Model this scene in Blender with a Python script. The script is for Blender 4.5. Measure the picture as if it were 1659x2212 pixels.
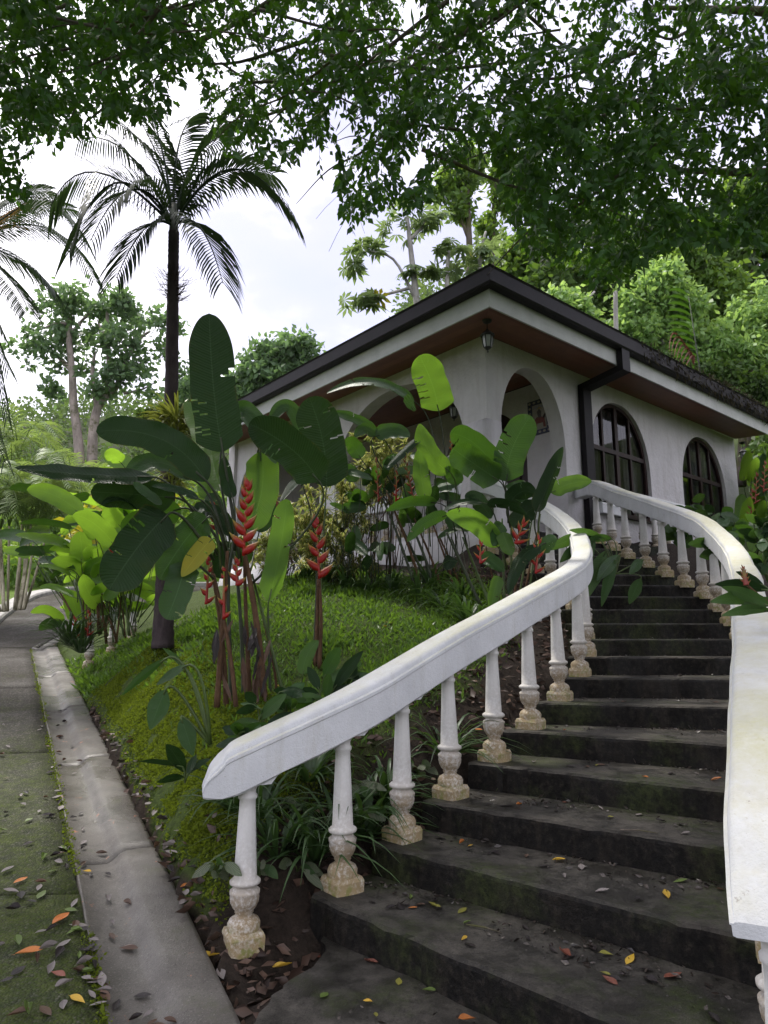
import bpy, bmesh, math, random
import numpy as np
from mathutils import Vector, noise
from mathutils.geometry import tessellate_polygon

scene = bpy.context.scene
for o in list(bpy.data.objects):
    bpy.data.objects.remove(o)

# ------------------------------------------------------------------ camera
CAM = Vector((0.0, 0.0, 1.53))
FPX, PITCH = 1490.0, math.radians(10.5)
CP, SP = math.cos(PITCH), math.sin(PITCH)
cam_d = bpy.data.cameras.new('camera')
cam_d.sensor_fit = 'VERTICAL'
cam_d.sensor_height = 36.0
cam_d.lens = FPX / 2212.0 * 36.0
cam_d.clip_start, cam_d.clip_end = 0.05, 3000.0
cam_o = bpy.data.objects.new('camera', cam_d)
cam_o.location = CAM
cam_o.rotation_euler = (math.pi / 2 + PITCH, 0, 0)
scene.collection.objects.link(cam_o)
scene.camera = cam_o

# ------------------------------------------------------------------ sky, sun, exposure
SUN_ELEV, SUN_AZ = math.radians(62), math.radians(-46)     # behind the scene, towards the left
SKY_STRENGTH, SUN_STRENGTH, EXPOSURE = 0.10, 2.8, 0.95
world = bpy.data.worlds.new('World')
scene.world = world
world.use_nodes = True
nt = world.node_tree
nt.nodes.clear()
w_out = nt.nodes.new('ShaderNodeOutputWorld')
w_bg = nt.nodes.new('ShaderNodeBackground')
w_sky = nt.nodes.new('ShaderNodeTexSky')
w_sky.sky_type = 'NISHITA'
w_sky.sun_disc = False
w_sky.sun_elevation = SUN_ELEV
w_sky.sun_rotation = SUN_AZ
w_sky.air_density, w_sky.dust_density, w_sky.ozone_density = 1.0, 2.0, 1.5
w_tc = nt.nodes.new('ShaderNodeTexCoord')
w_map = nt.nodes.new('ShaderNodeMapping')
w_map.inputs['Scale'].default_value = (1.0, 1.0, 2.2)
w_map.inputs['Rotation'].default_value = (0, 0, -0.14)
w_map.inputs['Location'].default_value = (0.9, 0.1, -0.35)
w_n = nt.nodes.new('ShaderNodeTexNoise')
w_n.inputs['Scale'].default_value = 1.5
w_n.inputs['Detail'].default_value = 7.0
w_n.inputs['Roughness'].default_value = 0.55
w_r = nt.nodes.new('ShaderNodeValToRGB')
w_r.color_ramp.elements[0].position = 0.34
w_r.color_ramp.elements[0].color = (0.55, 0.55, 0.55, 1)
w_r.color_ramp.elements[1].position = 0.60
w_r.color_ramp.elements[1].color = (1, 1, 1, 1)
w_cr = nt.nodes.new('ShaderNodeValToRGB')          # cloud brightness: thick grey to bright white
w_cr.color_ramp.elements[0].position = 0.40
w_cr.color_ramp.elements[0].color = (0.42, 0.405, 0.505, 1)
w_cr.color_ramp.elements[1].position = 0.62
w_cr.color_ramp.elements[1].color = (1.0, 0.985, 1.0, 1)
w_mul = nt.nodes.new('ShaderNodeMix')
w_mul.data_type = 'RGBA'
w_mul.blend_type = 'MULTIPLY'
w_mul.inputs['Factor'].default_value = 1.0
w_mul.inputs['B'].default_value = (13.5, 13.4, 14.2, 1)
w_mix = nt.nodes.new('ShaderNodeMix')
w_mix.data_type = 'RGBA'
L = nt.links.new
L(w_tc.outputs['Generated'], w_map.inputs['Vector'])
L(w_map.outputs['Vector'], w_n.inputs['Vector'])
L(w_n.outputs['Fac'], w_r.inputs['Fac'])
L(w_n.outputs['Fac'], w_cr.inputs['Fac'])
L(w_cr.outputs['Color'], w_mul.inputs['A'])
L(w_r.outputs['Color'], w_mix.inputs['Factor'])
L(w_sky.outputs['Color'], w_mix.inputs['A'])
L(w_mul.outputs['Result'], w_mix.inputs['B'])
L(w_mix.outputs['Result'], w_bg.inputs['Color'])
w_bg.inputs['Strength'].default_value = SKY_STRENGTH
L(w_bg.outputs['Background'], w_out.inputs['Surface'])

sun_d = bpy.data.lights.new('sun', 'SUN')
sun_d.energy = SUN_STRENGTH
sun_d.angle = math.radians(11)
sun_d.color = (1.0, 0.95, 0.87)
sun_o = bpy.data.objects.new('sun', sun_d)
sd = Vector((math.sin(SUN_AZ) * math.cos(SUN_ELEV), math.cos(SUN_AZ) * math.cos(SUN_ELEV), math.sin(SUN_ELEV)))
sun_o.rotation_euler = sd.to_track_quat('Z', 'Y').to_euler()
scene.collection.objects.link(sun_o)

vs = scene.view_settings
vs.view_transform = 'Standard'
vs.look = 'None'
vs.exposure = EXPOSURE
vs.gamma = 1.0
vs.use_curve_mapping = False
scene.cycles.max_bounces = 7
scene.cycles.diffuse_bounces = 3
scene.cycles.glossy_bounces = 2
scene.cycles.transmission_bounces = 4
scene.cycles.transparent_max_bounces = 6
scene.cycles.caustics_reflective = False
scene.cycles.caustics_refractive = False
scene.cycles.use_denoising = True

# ------------------------------------------------------------------ helpers
COL = scene.collection
WLOC = {}
RNG = random.Random(7)
NR = np.random.default_rng(11)

def W(px, py, Y):
    """the place at forward distance Y that the photograph shows at (px, py) of 1659 x 2212"""
    u, v = px - 830.0, py - 1106.0
    t = Y / (FPX * CP + v * SP)
    return Vector((u * t, Y, CAM.z - (v * CP - FPX * SP) * t))

def proj_np(P):
    d = P - np.array(CAM)
    fw = d[:, 1] * CP + d[:, 2] * SP
    up = -d[:, 1] * SP + d[:, 2] * CP
    fw = np.maximum(fw, 0.05)
    return 830 + FPX * d[:, 0] / fw, 1106 - FPX * up / fw

def tag(o, label=None, cat=None, group=None, kind=None):
    if label: o['label'] = label
    if cat: o['category'] = cat
    if group: o['group'] = group
    if kind: o['kind'] = kind
    return o

def thing(name, label, cat, loc, group=None):
    o = bpy.data.objects.new(name, None)
    o.empty_display_size = 0.2
    o.location = Vector(loc)
    COL.objects.link(o)
    WLOC[o.name] = Vector(loc)
    return tag(o, label, cat, group)

class MB:
    """collects vertices and faces of one mesh"""
    def __init__(s):
        s.v, s.f, s.uv = [], [], []
    def add(s, vs_, fs_, uvs=None):
        b = len(s.v)
        s.v += [tuple(v) for v in vs_]
        s.f += [tuple(i + b for i in f) for f in fs_]
        s.uv += (list(uvs) if uvs is not None else [(0.5, 0.5)] * len(vs_))
    def box(s, c, ax, ay, az):
        c, ax, ay, az = Vector(c), Vector(ax), Vector(ay), Vector(az)
        vs_ = [c + sx * ax + sy * ay + sz * az for sz in (-1, 1) for sy in (-1, 1) for sx in (-1, 1)]
        s.add(vs_, [(0, 2, 3, 1), (4, 5, 7, 6), (0, 1, 5, 4), (2, 6, 7, 3), (0, 4, 6, 2), (1, 3, 7, 5)])
    def tube(s, pts, rad, n=7, cap=True):
        pts = [Vector(p) for p in pts]
        if not hasattr(rad, '__len__'): rad = [rad] * len(pts)
        ref = Vector((0.31, 0.47, 0.83))
        vs_, fs_, uv = [], [], []
        for i, p in enumerate(pts):
            t = (pts[min(i + 1, len(pts) - 1)] - pts[max(i - 1, 0)])
            t = t.normalized() if t.length > 1e-9 else Vector((0, 0, 1))
            a = t.cross(ref)
            if a.length < 1e-3: a = t.cross(Vector((1, 0, 0)))
            a.normalize(); b = t.cross(a)
            for k in range(n):
                an = 2 * math.pi * k / n
                vs_.append(p + (a * math.cos(an) + b * math.sin(an)) * rad[i])
                uv.append((k / n, i / max(1, len(pts) - 1)))
        for i in range(len(pts) - 1):
            for k in range(n):
                k2 = (k + 1) % n
                fs_.append((i * n + k, i * n + k2, (i + 1) * n + k2, (i + 1) * n + k))
        if cap:
            fs_.append(tuple(range(n - 1, -1, -1)))
            fs_.append(tuple((len(pts) - 1) * n + k for k in range(n)))
        s.add(vs_, fs_, uv)
    def lathe(s, prof, c=(0, 0, 0), n=20, sx=1, sy=1):
        c = Vector(c)
        vs_, fs_ = [], []
        for (r, z) in prof:
            for k in range(n):
                an = 2 * math.pi * k / n
                vs_.append(c + Vector((r * math.cos(an) * sx, r * math.sin(an) * sy, z)))
        m = len(prof)
        for i in range(m - 1):
            for k in range(n):
                k2 = (k + 1) % n
                fs_.append((i * n + k, i * n + k2, (i + 1) * n + k2, (i + 1) * n + k))
        fs_.append(tuple(range(n - 1, -1, -1)))
        fs_.append(tuple((m - 1) * n + k for k in range(n)))
        s.add(vs_, fs_)
    def build(s, name, mat, parent=None, smooth=False):
        return build(name, s.v, s.f, mat, parent, smooth, s.uv)

def build(name, V, F, mat, parent=None, smooth=False, uv=None):
    me = bpy.data.meshes.new(name)
    off = Vector((0, 0, 0))
    if parent is not None: off = WLOC[parent.name]
    V = np.asarray(V, dtype=np.float32).reshape(-1, 3) - np.array(off, dtype=np.float32)
    if isinstance(F, np.ndarray):
        k = F.shape[1]; n = len(F)
        me.vertices.add(len(V)); me.vertices.foreach_set('co', V.ravel())
        me.loops.add(n * k); me.loops.foreach_set('vertex_index', F.astype(np.int32).ravel())
        me.polygons.add(n)
        me.polygons.foreach_set('loop_start', np.arange(0, n * k, k, dtype=np.int32))
        me.update(calc_edges=True)
        me.validate()
        lv = F.ravel()
    else:
        me.from_pydata([tuple(map(float, v)) for v in V], [], F)
        me.update()
        lv = None
    if uv is not None and len(uv) == len(V):
        ul = me.uv_layers.new(name='UVMap')
        if lv is None or len(lv) != len(me.loops):
            lv = np.zeros(len(me.loops), dtype=np.int32)
            me.loops.foreach_get('vertex_index', lv)
        ul.data.foreach_set('uv', np.asarray(uv, dtype=np.float32)[lv].ravel())
    if smooth:
        me.polygons.foreach_set('use_smooth', np.ones(len(me.polygons), dtype=bool))
    me.materials.append(mat)
    o = bpy.data.objects.new(name, me)
    COL.objects.link(o)
    if parent is not None:
        o.parent = parent
        WLOC[o.name] = WLOC[parent.name]
    else:
        WLOC[o.name] = Vector((0, 0, 0))
    return o

def rebase(o, loc):
    """move a top-level mesh object's origin to loc"""
    loc = Vector(loc)
    n = len(o.data.vertices)
    a = np.zeros(n * 3, dtype=np.float32)
    o.data.vertices.foreach_get('co', a)
    a = (a.reshape(-1, 3) - np.array(loc, dtype=np.float32)).ravel()
    o.data.vertices.foreach_set('co', a)
    o.location = loc
    WLOC[o.name] = loc
    return o

def bez(a, b, c, n):
    a, b, c = Vector(a), Vector(b), Vector(c)
    return [a * (1 - t) ** 2 + b * 2 * t * (1 - t) + c * t * t for t in [i / n for i in range(n + 1)]]

def through(a, m, c, n):
    """quadratic curve through a, m (half way), c"""
    a, m, c = Vector(a), Vector(m), Vector(c)
    return bez(a, m * 2 - (a + c) * 0.5, c, n)

def smooth_path(pts, n):
    """Catmull-Rom through pts, n samples per span"""
    pts = [Vector(p) for p in pts]
    P = [pts[0] * 2 - pts[1]] + pts + [pts[-1] * 2 - pts[-2]]
    out = []
    for i in range(1, len(P) - 2):
        p0, p1, p2, p3 = P[i - 1:i + 3]
        for k in range(n):
            t = k / n
            out.append(0.5 * ((2 * p1) + (p2 - p0) * t + (2 * p0 - 5 * p1 + 4 * p2 - p3) * t * t + (3 * p1 - p0 - 3 * p2 + p3) * t ** 3))
    out.append(pts[-1])
    return out

# ------------------------------------------------------------------ materials
class Mat:
    def __init__(s, name, rough=0.7, spec=0.3):
        s.m = bpy.data.materials.new(name)
        s.m.use_nodes = True
        s.t = s.m.node_tree
        s.b = s.t.nodes['Principled BSDF']
        s.out = s.t.nodes['Material Output']
        s.b.inputs['Roughness'].default_value = rough
        s.b.inputs['Specular IOR Level'].default_value = spec
        s.tc = None
    def N(s, t): return s.t.nodes.new(t)
    def L(s, a, b): s.t.links.new(a, b)
    def coord(s, kind='Object'):
        if s.tc is None: s.tc = s.N('ShaderNodeTexCoord')
        return s.tc.outputs[kind]
    def pos(s):
        g = s.N('ShaderNodeNewGeometry'); return g.outputs['Position']
    def noise(s, scale, detail=5, rough=0.6, vec=None, dist=0.0, stretch=None):
        n = s.N('ShaderNodeTexNoise')
        n.inputs['Scale'].default_value = scale
        n.inputs['Detail'].default_value = detail
        n.inputs['Roughness'].default_value = rough
        n.inputs['Distortion'].default_value = dist
        v = vec if vec is not None else s.pos()
        if stretch:
            mp = s.N('ShaderNodeMapping'); mp.inputs['Scale'].default_value = stretch
            s.L(v, mp.inputs['Vector']); v = mp.outputs['Vector']
        s.L(v, n.inputs['Vector'])
        return n.outputs['Fac']
    def ramp(s, fac, stops):
        r = s.N('ShaderNodeValToRGB')
        e = r.color_ramp.elements
        while len(e) < len(stops): e.new(0.5)
        for i, (p, c) in enumerate(stops):
            e[i].position = p
            e[i].color = (c, c, c, 1) if not hasattr(c, '__len__') else (*c, 1)
        s.L(fac, r.inputs['Fac'])
        return r.outputs['Color']
    def mix(s, fac, a, b, mode='MIX'):
        m = s.N('ShaderNodeMix'); m.data_type = 'RGBA'; m.blend_type = mode
        for val, key in ((fac, 'Factor'), (a, 'A'), (b, 'B')):
            if isinstance(val, (int, float)): 
                m.inputs[key].default_value = val if key == 'Factor' else (val, val, val, 1)
            elif isinstance(val, tuple): m.inputs[key].default_value = (*val, 1)
            else: s.L(val, m.inputs[key])
        return m.outputs['Result']
    def math(s, op, a, b=None):
        m = s.N('ShaderNodeMath'); m.operation = op
        for i, val in enumerate((a, b)):
            if val is None: continue
            if isinstance(val, (int, float)): m.inputs[i].default_value = val
            else: s.L(val, m.inputs[i])
        return m.outputs[0]
    def sep(s, vec):
        x = s.N('ShaderNodeSeparateXYZ'); s.L(vec, x.inputs[0]); return x.outputs
    def color(s, c):
        if isinstance(c, tuple): s.b.inputs['Base Color'].default_value = (*c, 1)
        else: s.L(c, s.b.inputs['Base Color'])
        return s
    def rough(s, r): s.L(r, s.b.inputs['Roughness']); return s
    def bump(s, h, strength=0.4, dist=0.02):
        b = s.N('ShaderNodeBump')
        b.inputs['Strength'].default_value = strength
        b.inputs['Distance'].default_value = dist
        s.L(h, b.inputs['Height'])
        s.L(b.outputs['Normal'], s.b.inputs['Normal'])
        return s

def plain(name, c, rough=0.7, spec=0.3, nscale=8.0, var=0.25, bump=0.0, bscale=60.0):
    m = Mat(name, rough, spec)
    n = m.noise(nscale, 6, 0.65)
    lo = tuple(x * (1 - var) for x in c); hi = tuple(min(1, x * (1 + var)) for x in c)
    m.color(m.ramp(n, [(0.3, lo), (0.7, hi)]))
    if bump: m.bump(m.noise(bscale, 4), bump, 0.01)
    return m.m

def leafmat(name, c, tr, trans=0.35, rough=0.42, spec=0.35, veins=False, var=0.35, island=True, rib=None, stripe=None):
    """thin leaf: reflecting surface plus light let through"""
    m = Mat(name, rough, spec)
    if island:
        g = m.N('ShaderNodeNewGeometry'); rnd = g.outputs['Random Per Island']
    else:
        oi = m.N('ShaderNodeObjectInfo'); rnd = oi.outputs['Random']
    lo = tuple(x * (1 - var) for x in c); hi = tuple(x * (1 + var) for x in c)
    col = m.ramp(rnd, [(0.0, lo), (1.0, hi)])
    n = m.noise(9.0, 4)
    col = m.mix(m.ramp(n, [(0.35, 0.0), (0.75, 0.5)]), col, tuple(x * 1.35 for x in c))
    trc = m.mix(m.ramp(n, [(0.3, 0.0), (0.8, 0.6)]), tr, tuple(x * 0.7 for x in tr))
    if veins:
        uv = m.N('ShaderNodeUVMap'); x, y, z = m.sep(uv.outputs['UV'])
        ax = m.math('ABSOLUTE', x)
        # side veins run out and forward from the midrib
        ph = m.math('ADD', m.math('MULTIPLY', y, 1.0), m.math('MULTIPLY', ax, -0.25))
        wv = m.math('SINE', m.math('MULTIPLY', ph, 95.0))
        wv2 = m.math('SINE', m.math('MULTIPLY', ph, 37.0))
        h = m.math('ADD', m.math('MULTIPLY', wv, 0.6), m.math('MULTIPLY', wv2, 0.5))
        m.bump(m.math('ADD', h, m.math('MULTIPLY', m.noise(14, 3), 3.0)), 0.35, 0.006)
        ribm = m.ramp(ax, [(0.0, 1.0), (0.035, 0.0)])
        col = m.mix(ribm, col, rib or tuple(x * 1.8 + 0.02 for x in c))
        sv = m.ramp(wv, [(0.5, 0.0), (1.0, 0.35)])
        trc = m.mix(sv, trc, tuple(x * 0.55 for x in tr))
        blot = m.ramp(m.noise(3.2, 5, 0.7), [(0.60, 0.0), (0.72, 0.55)])
        col = m.mix(blot, col, (c[0] * 1.7, c[1] * 1.15, c[2] * 0.8))
        if stripe:
            col = m.mix(m.ramp(wv2, [(0.1, 0.0), (0.6, 0.8)]), col, stripe)
        edge = m.ramp(ax, [(0.90, 0.0), (1.0, 0.7)])
        edge = m.mix(1.0, edge, m.ramp(m.noise(6.0, 3), [(0.5, 0.0), (0.62, 1.0)]), 'MULTIPLY')
        col = m.mix(edge, col, (0.10, 0.075, 0.02))
    elif stripe:
        uv = m.N('ShaderNodeUVMap'); x, y, z = m.sep(uv.outputs['UV'])
        col = m.mix(m.ramp(m.math('ABSOLUTE', x), [(0.35, 0.0), (0.6, 1.0)]), col, stripe)
        trc = m.mix(m.ramp(m.math('ABSOLUTE', x), [(0.35, 0.0), (0.6, 1.0)]), trc, stripe)
    m.color(col)
    t = m.N('ShaderNodeBsdfTranslucent'); m.L(trc, t.inputs['Color'])
    mx = m.N('ShaderNodeMixShader'); mx.inputs['Fac'].default_value = trans
    m.L(m.b.outputs[0], mx.inputs[1]); m.L(t.outputs[0], mx.inputs[2]); m.L(mx.outputs[0], m.out.inputs['Surface'])
    return m.m

MT = {}
# white painted concrete of the balustrade: chalky, with algae and rust-brown dirt
def white_paint(name='white_painted_concrete', mossy=0.0):
    m = Mat(name, 0.66, 0.25)
    n1 = m.noise(3.0, 6, 0.65); n2 = m.noise(38.0, 5, 0.7); n3 = m.noise(1.3, 4, 0.6)
    col = m.ramp(n1, [(0.3, (0.50, 0.51, 0.525)), (0.7, (0.63, 0.64, 0.655))])
    g = m.N('ShaderNodeNewGeometry'); nx, ny, nz = m.sep(g.outputs['Normal'])
    up = m.ramp(nz, [(0.35, 0.0), (0.9, 1.0)])
    alg = m.mix(1.0, up, m.ramp(n3, [(0.38, 0.15), (0.62, 0.9)]), 'MULTIPLY')
    alg = m.mix(1.0, alg, m.ramp(n2, [(0.25, 0.35), (0.7, 1.0)]), 'MULTIPLY')
    if mossy:
        yl = m.mix(1.0, up, m.ramp(m.noise(4.5, 7, 0.75), [(0.42, 0.10), (0.66, 1.0)]), 'MULTIPLY')
        col = m.mix(m.math('MULTIPLY', yl, mossy), col, (0.44, 0.405, 0.235))
    col = m.mix(alg, col, (0.46, 0.45, 0.27))
    spk = m.mix(1.0, m.ramp(m.noise(90, 3, 0.7), [(0.62, 0.0), (0.72, 0.8)]), m.ramp(n1, [(0.45, 0.0), (0.7, 1.0)]), 'MULTIPLY')
    col = m.mix(spk, col, (0.33, 0.27, 0.16))
    strk = m.ramp(m.noise(5.0, 7, 0.75, stretch=(1.6, 1.6, 0.3)), [(0.52, 0.0), (0.74, 0.55)])
    col = m.mix(strk, col, (0.40, 0.39, 0.34))
    chip = m.ramp(m.noise(16, 6, 0.8), [(0.645, 0.0), (0.665, 0.8)])
    col = m.mix(chip, col, (0.30, 0.28, 0.24))
    m.color(col)
    m.bump(m.math('ADD', m.math('MULTIPLY', n2, 0.8), m.math('ADD', m.math('MULTIPLY', m.noise(140, 3), 0.5), m.math('MULTIPLY', n1, 1.2))), 0.45, 0.010)
    return m.m
MT['white'] = white_paint()
MT['whitemossy'] = white_paint('mossy_white_painted_concrete', 0.55)

def baluster_paint():
    m = Mat('weathered_baluster_paint', 0.6, 0.3)
    x, y, z = m.sep(m.coord('Object'))
    n1 = m.noise(7.0, 6, 0.7); n2 = m.noise(55.0, 5, 0.75)
    col = m.ramp(n1, [(0.3, (0.60, 0.595, 0.575)), (0.7, (0.70, 0.695, 0.68))])
    low = m.ramp(z, [(0.02, 1.0), (0.20, 0.85), (0.30, 0.35), (0.55, 0.10)])
    d = m.math('ADD', m.math('MULTIPLY', n2, 0.9), m.math('MULTIPLY', n1, 0.5))
    dirt = m.mix(1.0, low, m.ramp(d, [(0.50, 0.0), (0.74, 1.0)]), 'MULTIPLY')
    col = m.mix(dirt, col, (0.14, 0.085, 0.030))
    tint = m.mix(1.0, m.ramp(z, [(0.0, 0.7), (0.14, 0.35), (0.28, 0.12), (0.4, 0.0)]), m.ramp(n1, [(0.3, 0.4), (0.7, 1.0)]), 'MULTIPLY')
    col = m.mix(tint, col, (0.46, 0.37, 0.21))
    moss = m.mix(1.0, m.ramp(z, [(0.0, 1.0), (0.07, 0.5), (0.12, 0.0)]), m.ramp(m.noise(18, 4), [(0.5, 0.0), (0.62, 0.8)]), 'MULTIPLY')
    col = m.mix(moss, col, (0.17, 0.19, 0.04))
    m.color(col)
    m.bump(n2, 0.45, 0.006)
    return m.m
MT['baluster'] = baluster_paint()

def plaster():
    m = Mat('white_wall_plaster', 0.8, 0.2)
    n1 = m.noise(1.6, 6, 0.65); n2 = m.noise(14.0, 5, 0.6)
    col = m.ramp(n1, [(0.3, (0.47, 0.455, 0.465)), (0.7, (0.56, 0.545, 0.555))])
    st = m.ramp(m.noise(2.5, 6, 0.7, stretch=(2.5, 2.5, 0.35)), [(0.50, 0.0), (0.72, 0.5)])
    col = m.mix(st, col, (0.34, 0.32, 0.30))
    m.color(col)
    m.bump(m.math('ADD', n2, m.math('MULTIPLY', m.noise(4.0, 3), 2.0)), 0.6, 0.025)
    return m.m
MT['plaster'] = plaster()

def dark_concrete():
    m = Mat('wet_dark_concrete', 0.6, 0.16)
    g = m.N('ShaderNodeNewGeometry'); nx, ny, nz = m.sep(g.outputs['Normal'])
    n1 = m.noise(3.0, 9, 0.78); n2 = m.noise(26.0, 6, 0.75); n3 = m.noise(110.0, 3, 0.7)
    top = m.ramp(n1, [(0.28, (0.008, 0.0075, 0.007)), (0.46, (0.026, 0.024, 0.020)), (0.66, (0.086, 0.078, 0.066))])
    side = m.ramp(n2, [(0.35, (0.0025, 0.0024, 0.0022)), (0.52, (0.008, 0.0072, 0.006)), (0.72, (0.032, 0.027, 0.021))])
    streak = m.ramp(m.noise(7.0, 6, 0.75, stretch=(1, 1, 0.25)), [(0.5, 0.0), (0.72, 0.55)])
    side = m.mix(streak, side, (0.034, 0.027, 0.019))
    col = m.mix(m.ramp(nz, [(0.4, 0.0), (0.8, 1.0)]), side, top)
    moss = m.mix(1.0, m.ramp(m.noise(1.4, 5, 0.7), [(0.50, 0.0), (0.64, 0.8)]), m.ramp(n2, [(0.4, 0.2), (0.6, 1.0)]), 'MULTIPLY')
    col = m.mix(moss, col, (0.034, 0.046, 0.012))
    spk = m.mix(1.0, m.ramp(n3, [(0.60, 0.0), (0.70, 0.7)]), m.ramp(nz, [(0.3, 0.12), (0.8, 1.0)]), 'MULTIPLY')
    col = m.mix(spk, col, (0.085, 0.08, 0.07))
    col = m.mix(m.ramp(n3, [(0.30, 0.8), (0.42, 0.0)]), col, (0.006, 0.006, 0.006))
    m.color(col)
    m.rough(m.ramp(m.noise(3.0, 5, 0.6), [(0.38, 0.35), (0.6, 0.85)]))
    m.bump(m.math('ADD', m.math('MULTIPLY', n2, 0.9), m.math('MULTIPLY', n3, 0.4)), 0.55, 0.012)
    return m.m
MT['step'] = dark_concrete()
MT['nosing'] = plain('worn_step_nosing', (0.17, 0.16, 0.145), 0.8, 0.2, 20, 0.6, 0.5, 80)

def road_mat():
    m = Mat('mossy_road_concrete', 0.8, 0.14)
    n1 = m.noise(0.9, 6, 0.7); n2 = m.noise(70.0, 3, 0.6); n3 = m.noise(9.0, 6, 0.75); n4 = m.noise(0.35, 4, 0.6)
    vor = m.N('ShaderNodeTexVoronoi'); vor.inputs['Scale'].default_value = 75.0
    m.L(m.pos(), vor.inputs['Vector'])
    stone = m.ramp(vor.outputs['Distance'], [(0.15, (0.062, 0.054, 0.042)), (0.55, (0.020, 0.017, 0.014))])
    sv = m.sep(vor.outputs['Color'])
    stone = m.mix(m.ramp(sv[0], [(0.80, 0.0), (0.92, 0.6)]), stone, (0.17, 0.155, 0.135))
    col = m.mix(m.ramp(n1, [(0.35, 0.0), (0.7, 0.45)]), stone, (0.045, 0.042, 0.036))
    px, py, pz = m.sep(m.pos())
    mz = m.math('ADD', m.math('MULTIPLY', n3, 0.5), m.math('MULTIPLY', n1, 0.6))
    near = m.ramp(m.math('MULTIPLY', py, 0.1), [(0.30, 0.30), (0.62, 0.22), (1.0, 0.05)])
    msk = m.ramp(m.math('ADD', m.math('MULTIPLY', mz, 0.75), near), [(0.49, 0.0), (0.71, 0.95)])
    msk = m.mix(1.0, msk, m.ramp(n2, [(0.30, 0.25), (0.6, 1.0)]), 'MULTIPLY')
    col = m.mix(msk, col, m.ramp(n3, [(0.35, (0.020, 0.034, 0.007)), (0.65, (0.060, 0.080, 0.013))]))
    m.color(col)
    m.rough(m.ramp(n1, [(0.35, 0.55), (0.65, 0.95)]))
    m.bump(m.math('ADD', m.math('MULTIPLY', vor.outputs['Distance'], -1.0), m.math('MULTIPLY', n3, 0.5)), 0.6, 0.01)
    return m.m
MT['road'] = road_mat()

def gutter_mat():
    m = Mat('damp_gutter_concrete', 0.6, 0.4)
    n1 = m.noise(2.6, 9, 0.75); n2 = m.noise(30.0, 5, 0.7); n3 = m.noise(0.8, 4)
    col = m.ramp(n1, [(0.28, (0.040, 0.036, 0.030)), (0.5, (0.095, 0.086, 0.074)), (0.75, (0.150, 0.138, 0.120))])
    col = m.mix(m.ramp(n2, [(0.50, 0.0), (0.70, 0.7)]), col, (0.075, 0.07, 0.06))
    grit = m.ramp(m.noise(95, 3, .7), [(0.58, 0.0), (0.68, 0.55)])
    col = m.mix(grit, col, (0.24, 0.225, 0.20))
    col = m.mix(m.ramp(m.noise(80, 3, .7), [(0.32, 0.7), (0.42, 0.0)]), col, (0.03, 0.028, 0.024))
    rust = m.ramp(m.noise(6.0, 5, 0.8), [(0.635, 0.0), (0.665, 0.75)])
    col = m.mix(rust, col, (0.38, 0.16, 0.085))
    moss = m.ramp(m.noise(3.4, 6, 0.75), [(0.58, 0.0), (0.72, 0.5)])
    col = m.mix(moss, col, (0.075, 0.082, 0.038))
    m.color(col)
    m.rough(m.ramp(n3, [(0.40, 0.18), (0.60, 0.75)]))
    m.bump(m.math('ADD', m.math('MULTIPLY', n2, 0.8), m.math('MULTIPLY', m.noise(120, 3, .7), .5)), 0.5, 0.008)
    return m.m
MT['gutter'] = gutter_mat()
MT['kerb'] = plain('pale_kerb_concrete', (0.33, 0.32, 0.30), 0.75, 0.3, 5, 0.3, 0.4, 40)

def ground_mat():
    m = Mat('mossy_lawn_soil', 0.9, 0.15)
    n1 = m.noise(1.1, 6, 0.65); n2 = m.noise(24.0, 6, 0.75); n3 = m.noise(90.0, 3)
    green = m.ramp(n2, [(0.3, (0.014, 0.024, 0.005)), (0.55, (0.045, 0.068, 0.012)), (0.75, (0.070, 0.105, 0.015))])
    soil = m.ramp(n2, [(0.3, (0.012, 0.009, 0.007)), (0.7, (0.042, 0.031, 0.023))])
    at = m.N('ShaderNodeAttribute'); at.attribute_name = 'soil'
    s_ = m.math('ADD', at.outputs['Fac'], m.math('MULTIPLY', m.math('SUBTRACT', n1, 0.5), 0.8))
    col = m.mix(m.ramp(s_, [(0.40, 0.0), (0.60, 1.0)]), green, soil)
    m.color(col)
    m.bump(m.math('ADD', n2, m.math('MULTIPLY', n3, 0.4)), 0.8, 0.03)
    return m.m
MT['ground'] = ground_mat()
MT['terrain'] = plain('forest_floor', (0.035, 0.05, 0.015), 0.9, 0.1, 0.3, 0.5)

def wood_soffit():
    m = Mat('red_brown_soffit_wood', 0.5, 0.35)
    n = m.noise(5.0, 6, 0.6, stretch=(1, 1, 6)); oi = m.N('ShaderNodeObjectInfo')
    col = m.mix(oi.outputs['Random'], (0.150, 0.056, 0.036), (0.220, 0.090, 0.056))
    col = m.mix(m.ramp(n, [(0.4, 0.0), (0.7, 0.5)]), col, (0.13, 0.045, 0.026))
    m.color(col); m.bump(n, 0.15, 0.004)
    return m.m
MT['soffit'] = wood_soffit()
MT['fascia'] = plain('pale_fascia_paint', (0.46, 0.47, 0.455), 0.6, 0.3, 3, 0.12, 0.15, 30)
MT['roof'] = plain('dark_roof_sheet', (0.010, 0.009, 0.010), 0.65, 0.15, 2, 0.4, 0.2, 20)
MT['metal'] = plain('dark_gutter_metal', (0.010, 0.008, 0.010), 0.55, 0.2, 4, 0.3)
MT['frame'] = plain('dark_red_brown_joinery', (0.018, 0.007, 0.006), 0.45, 0.25, 6, 0.4)
MT['iron'] = plain('black_wrought_iron', (0.010, 0.010, 0.011), 0.45, 0.5, 9, 0.3)
MT['interior'] = plain('dim_interior', (0.10, 0.09, 0.08), 0.9, 0.1, 2, 0.2)
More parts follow.
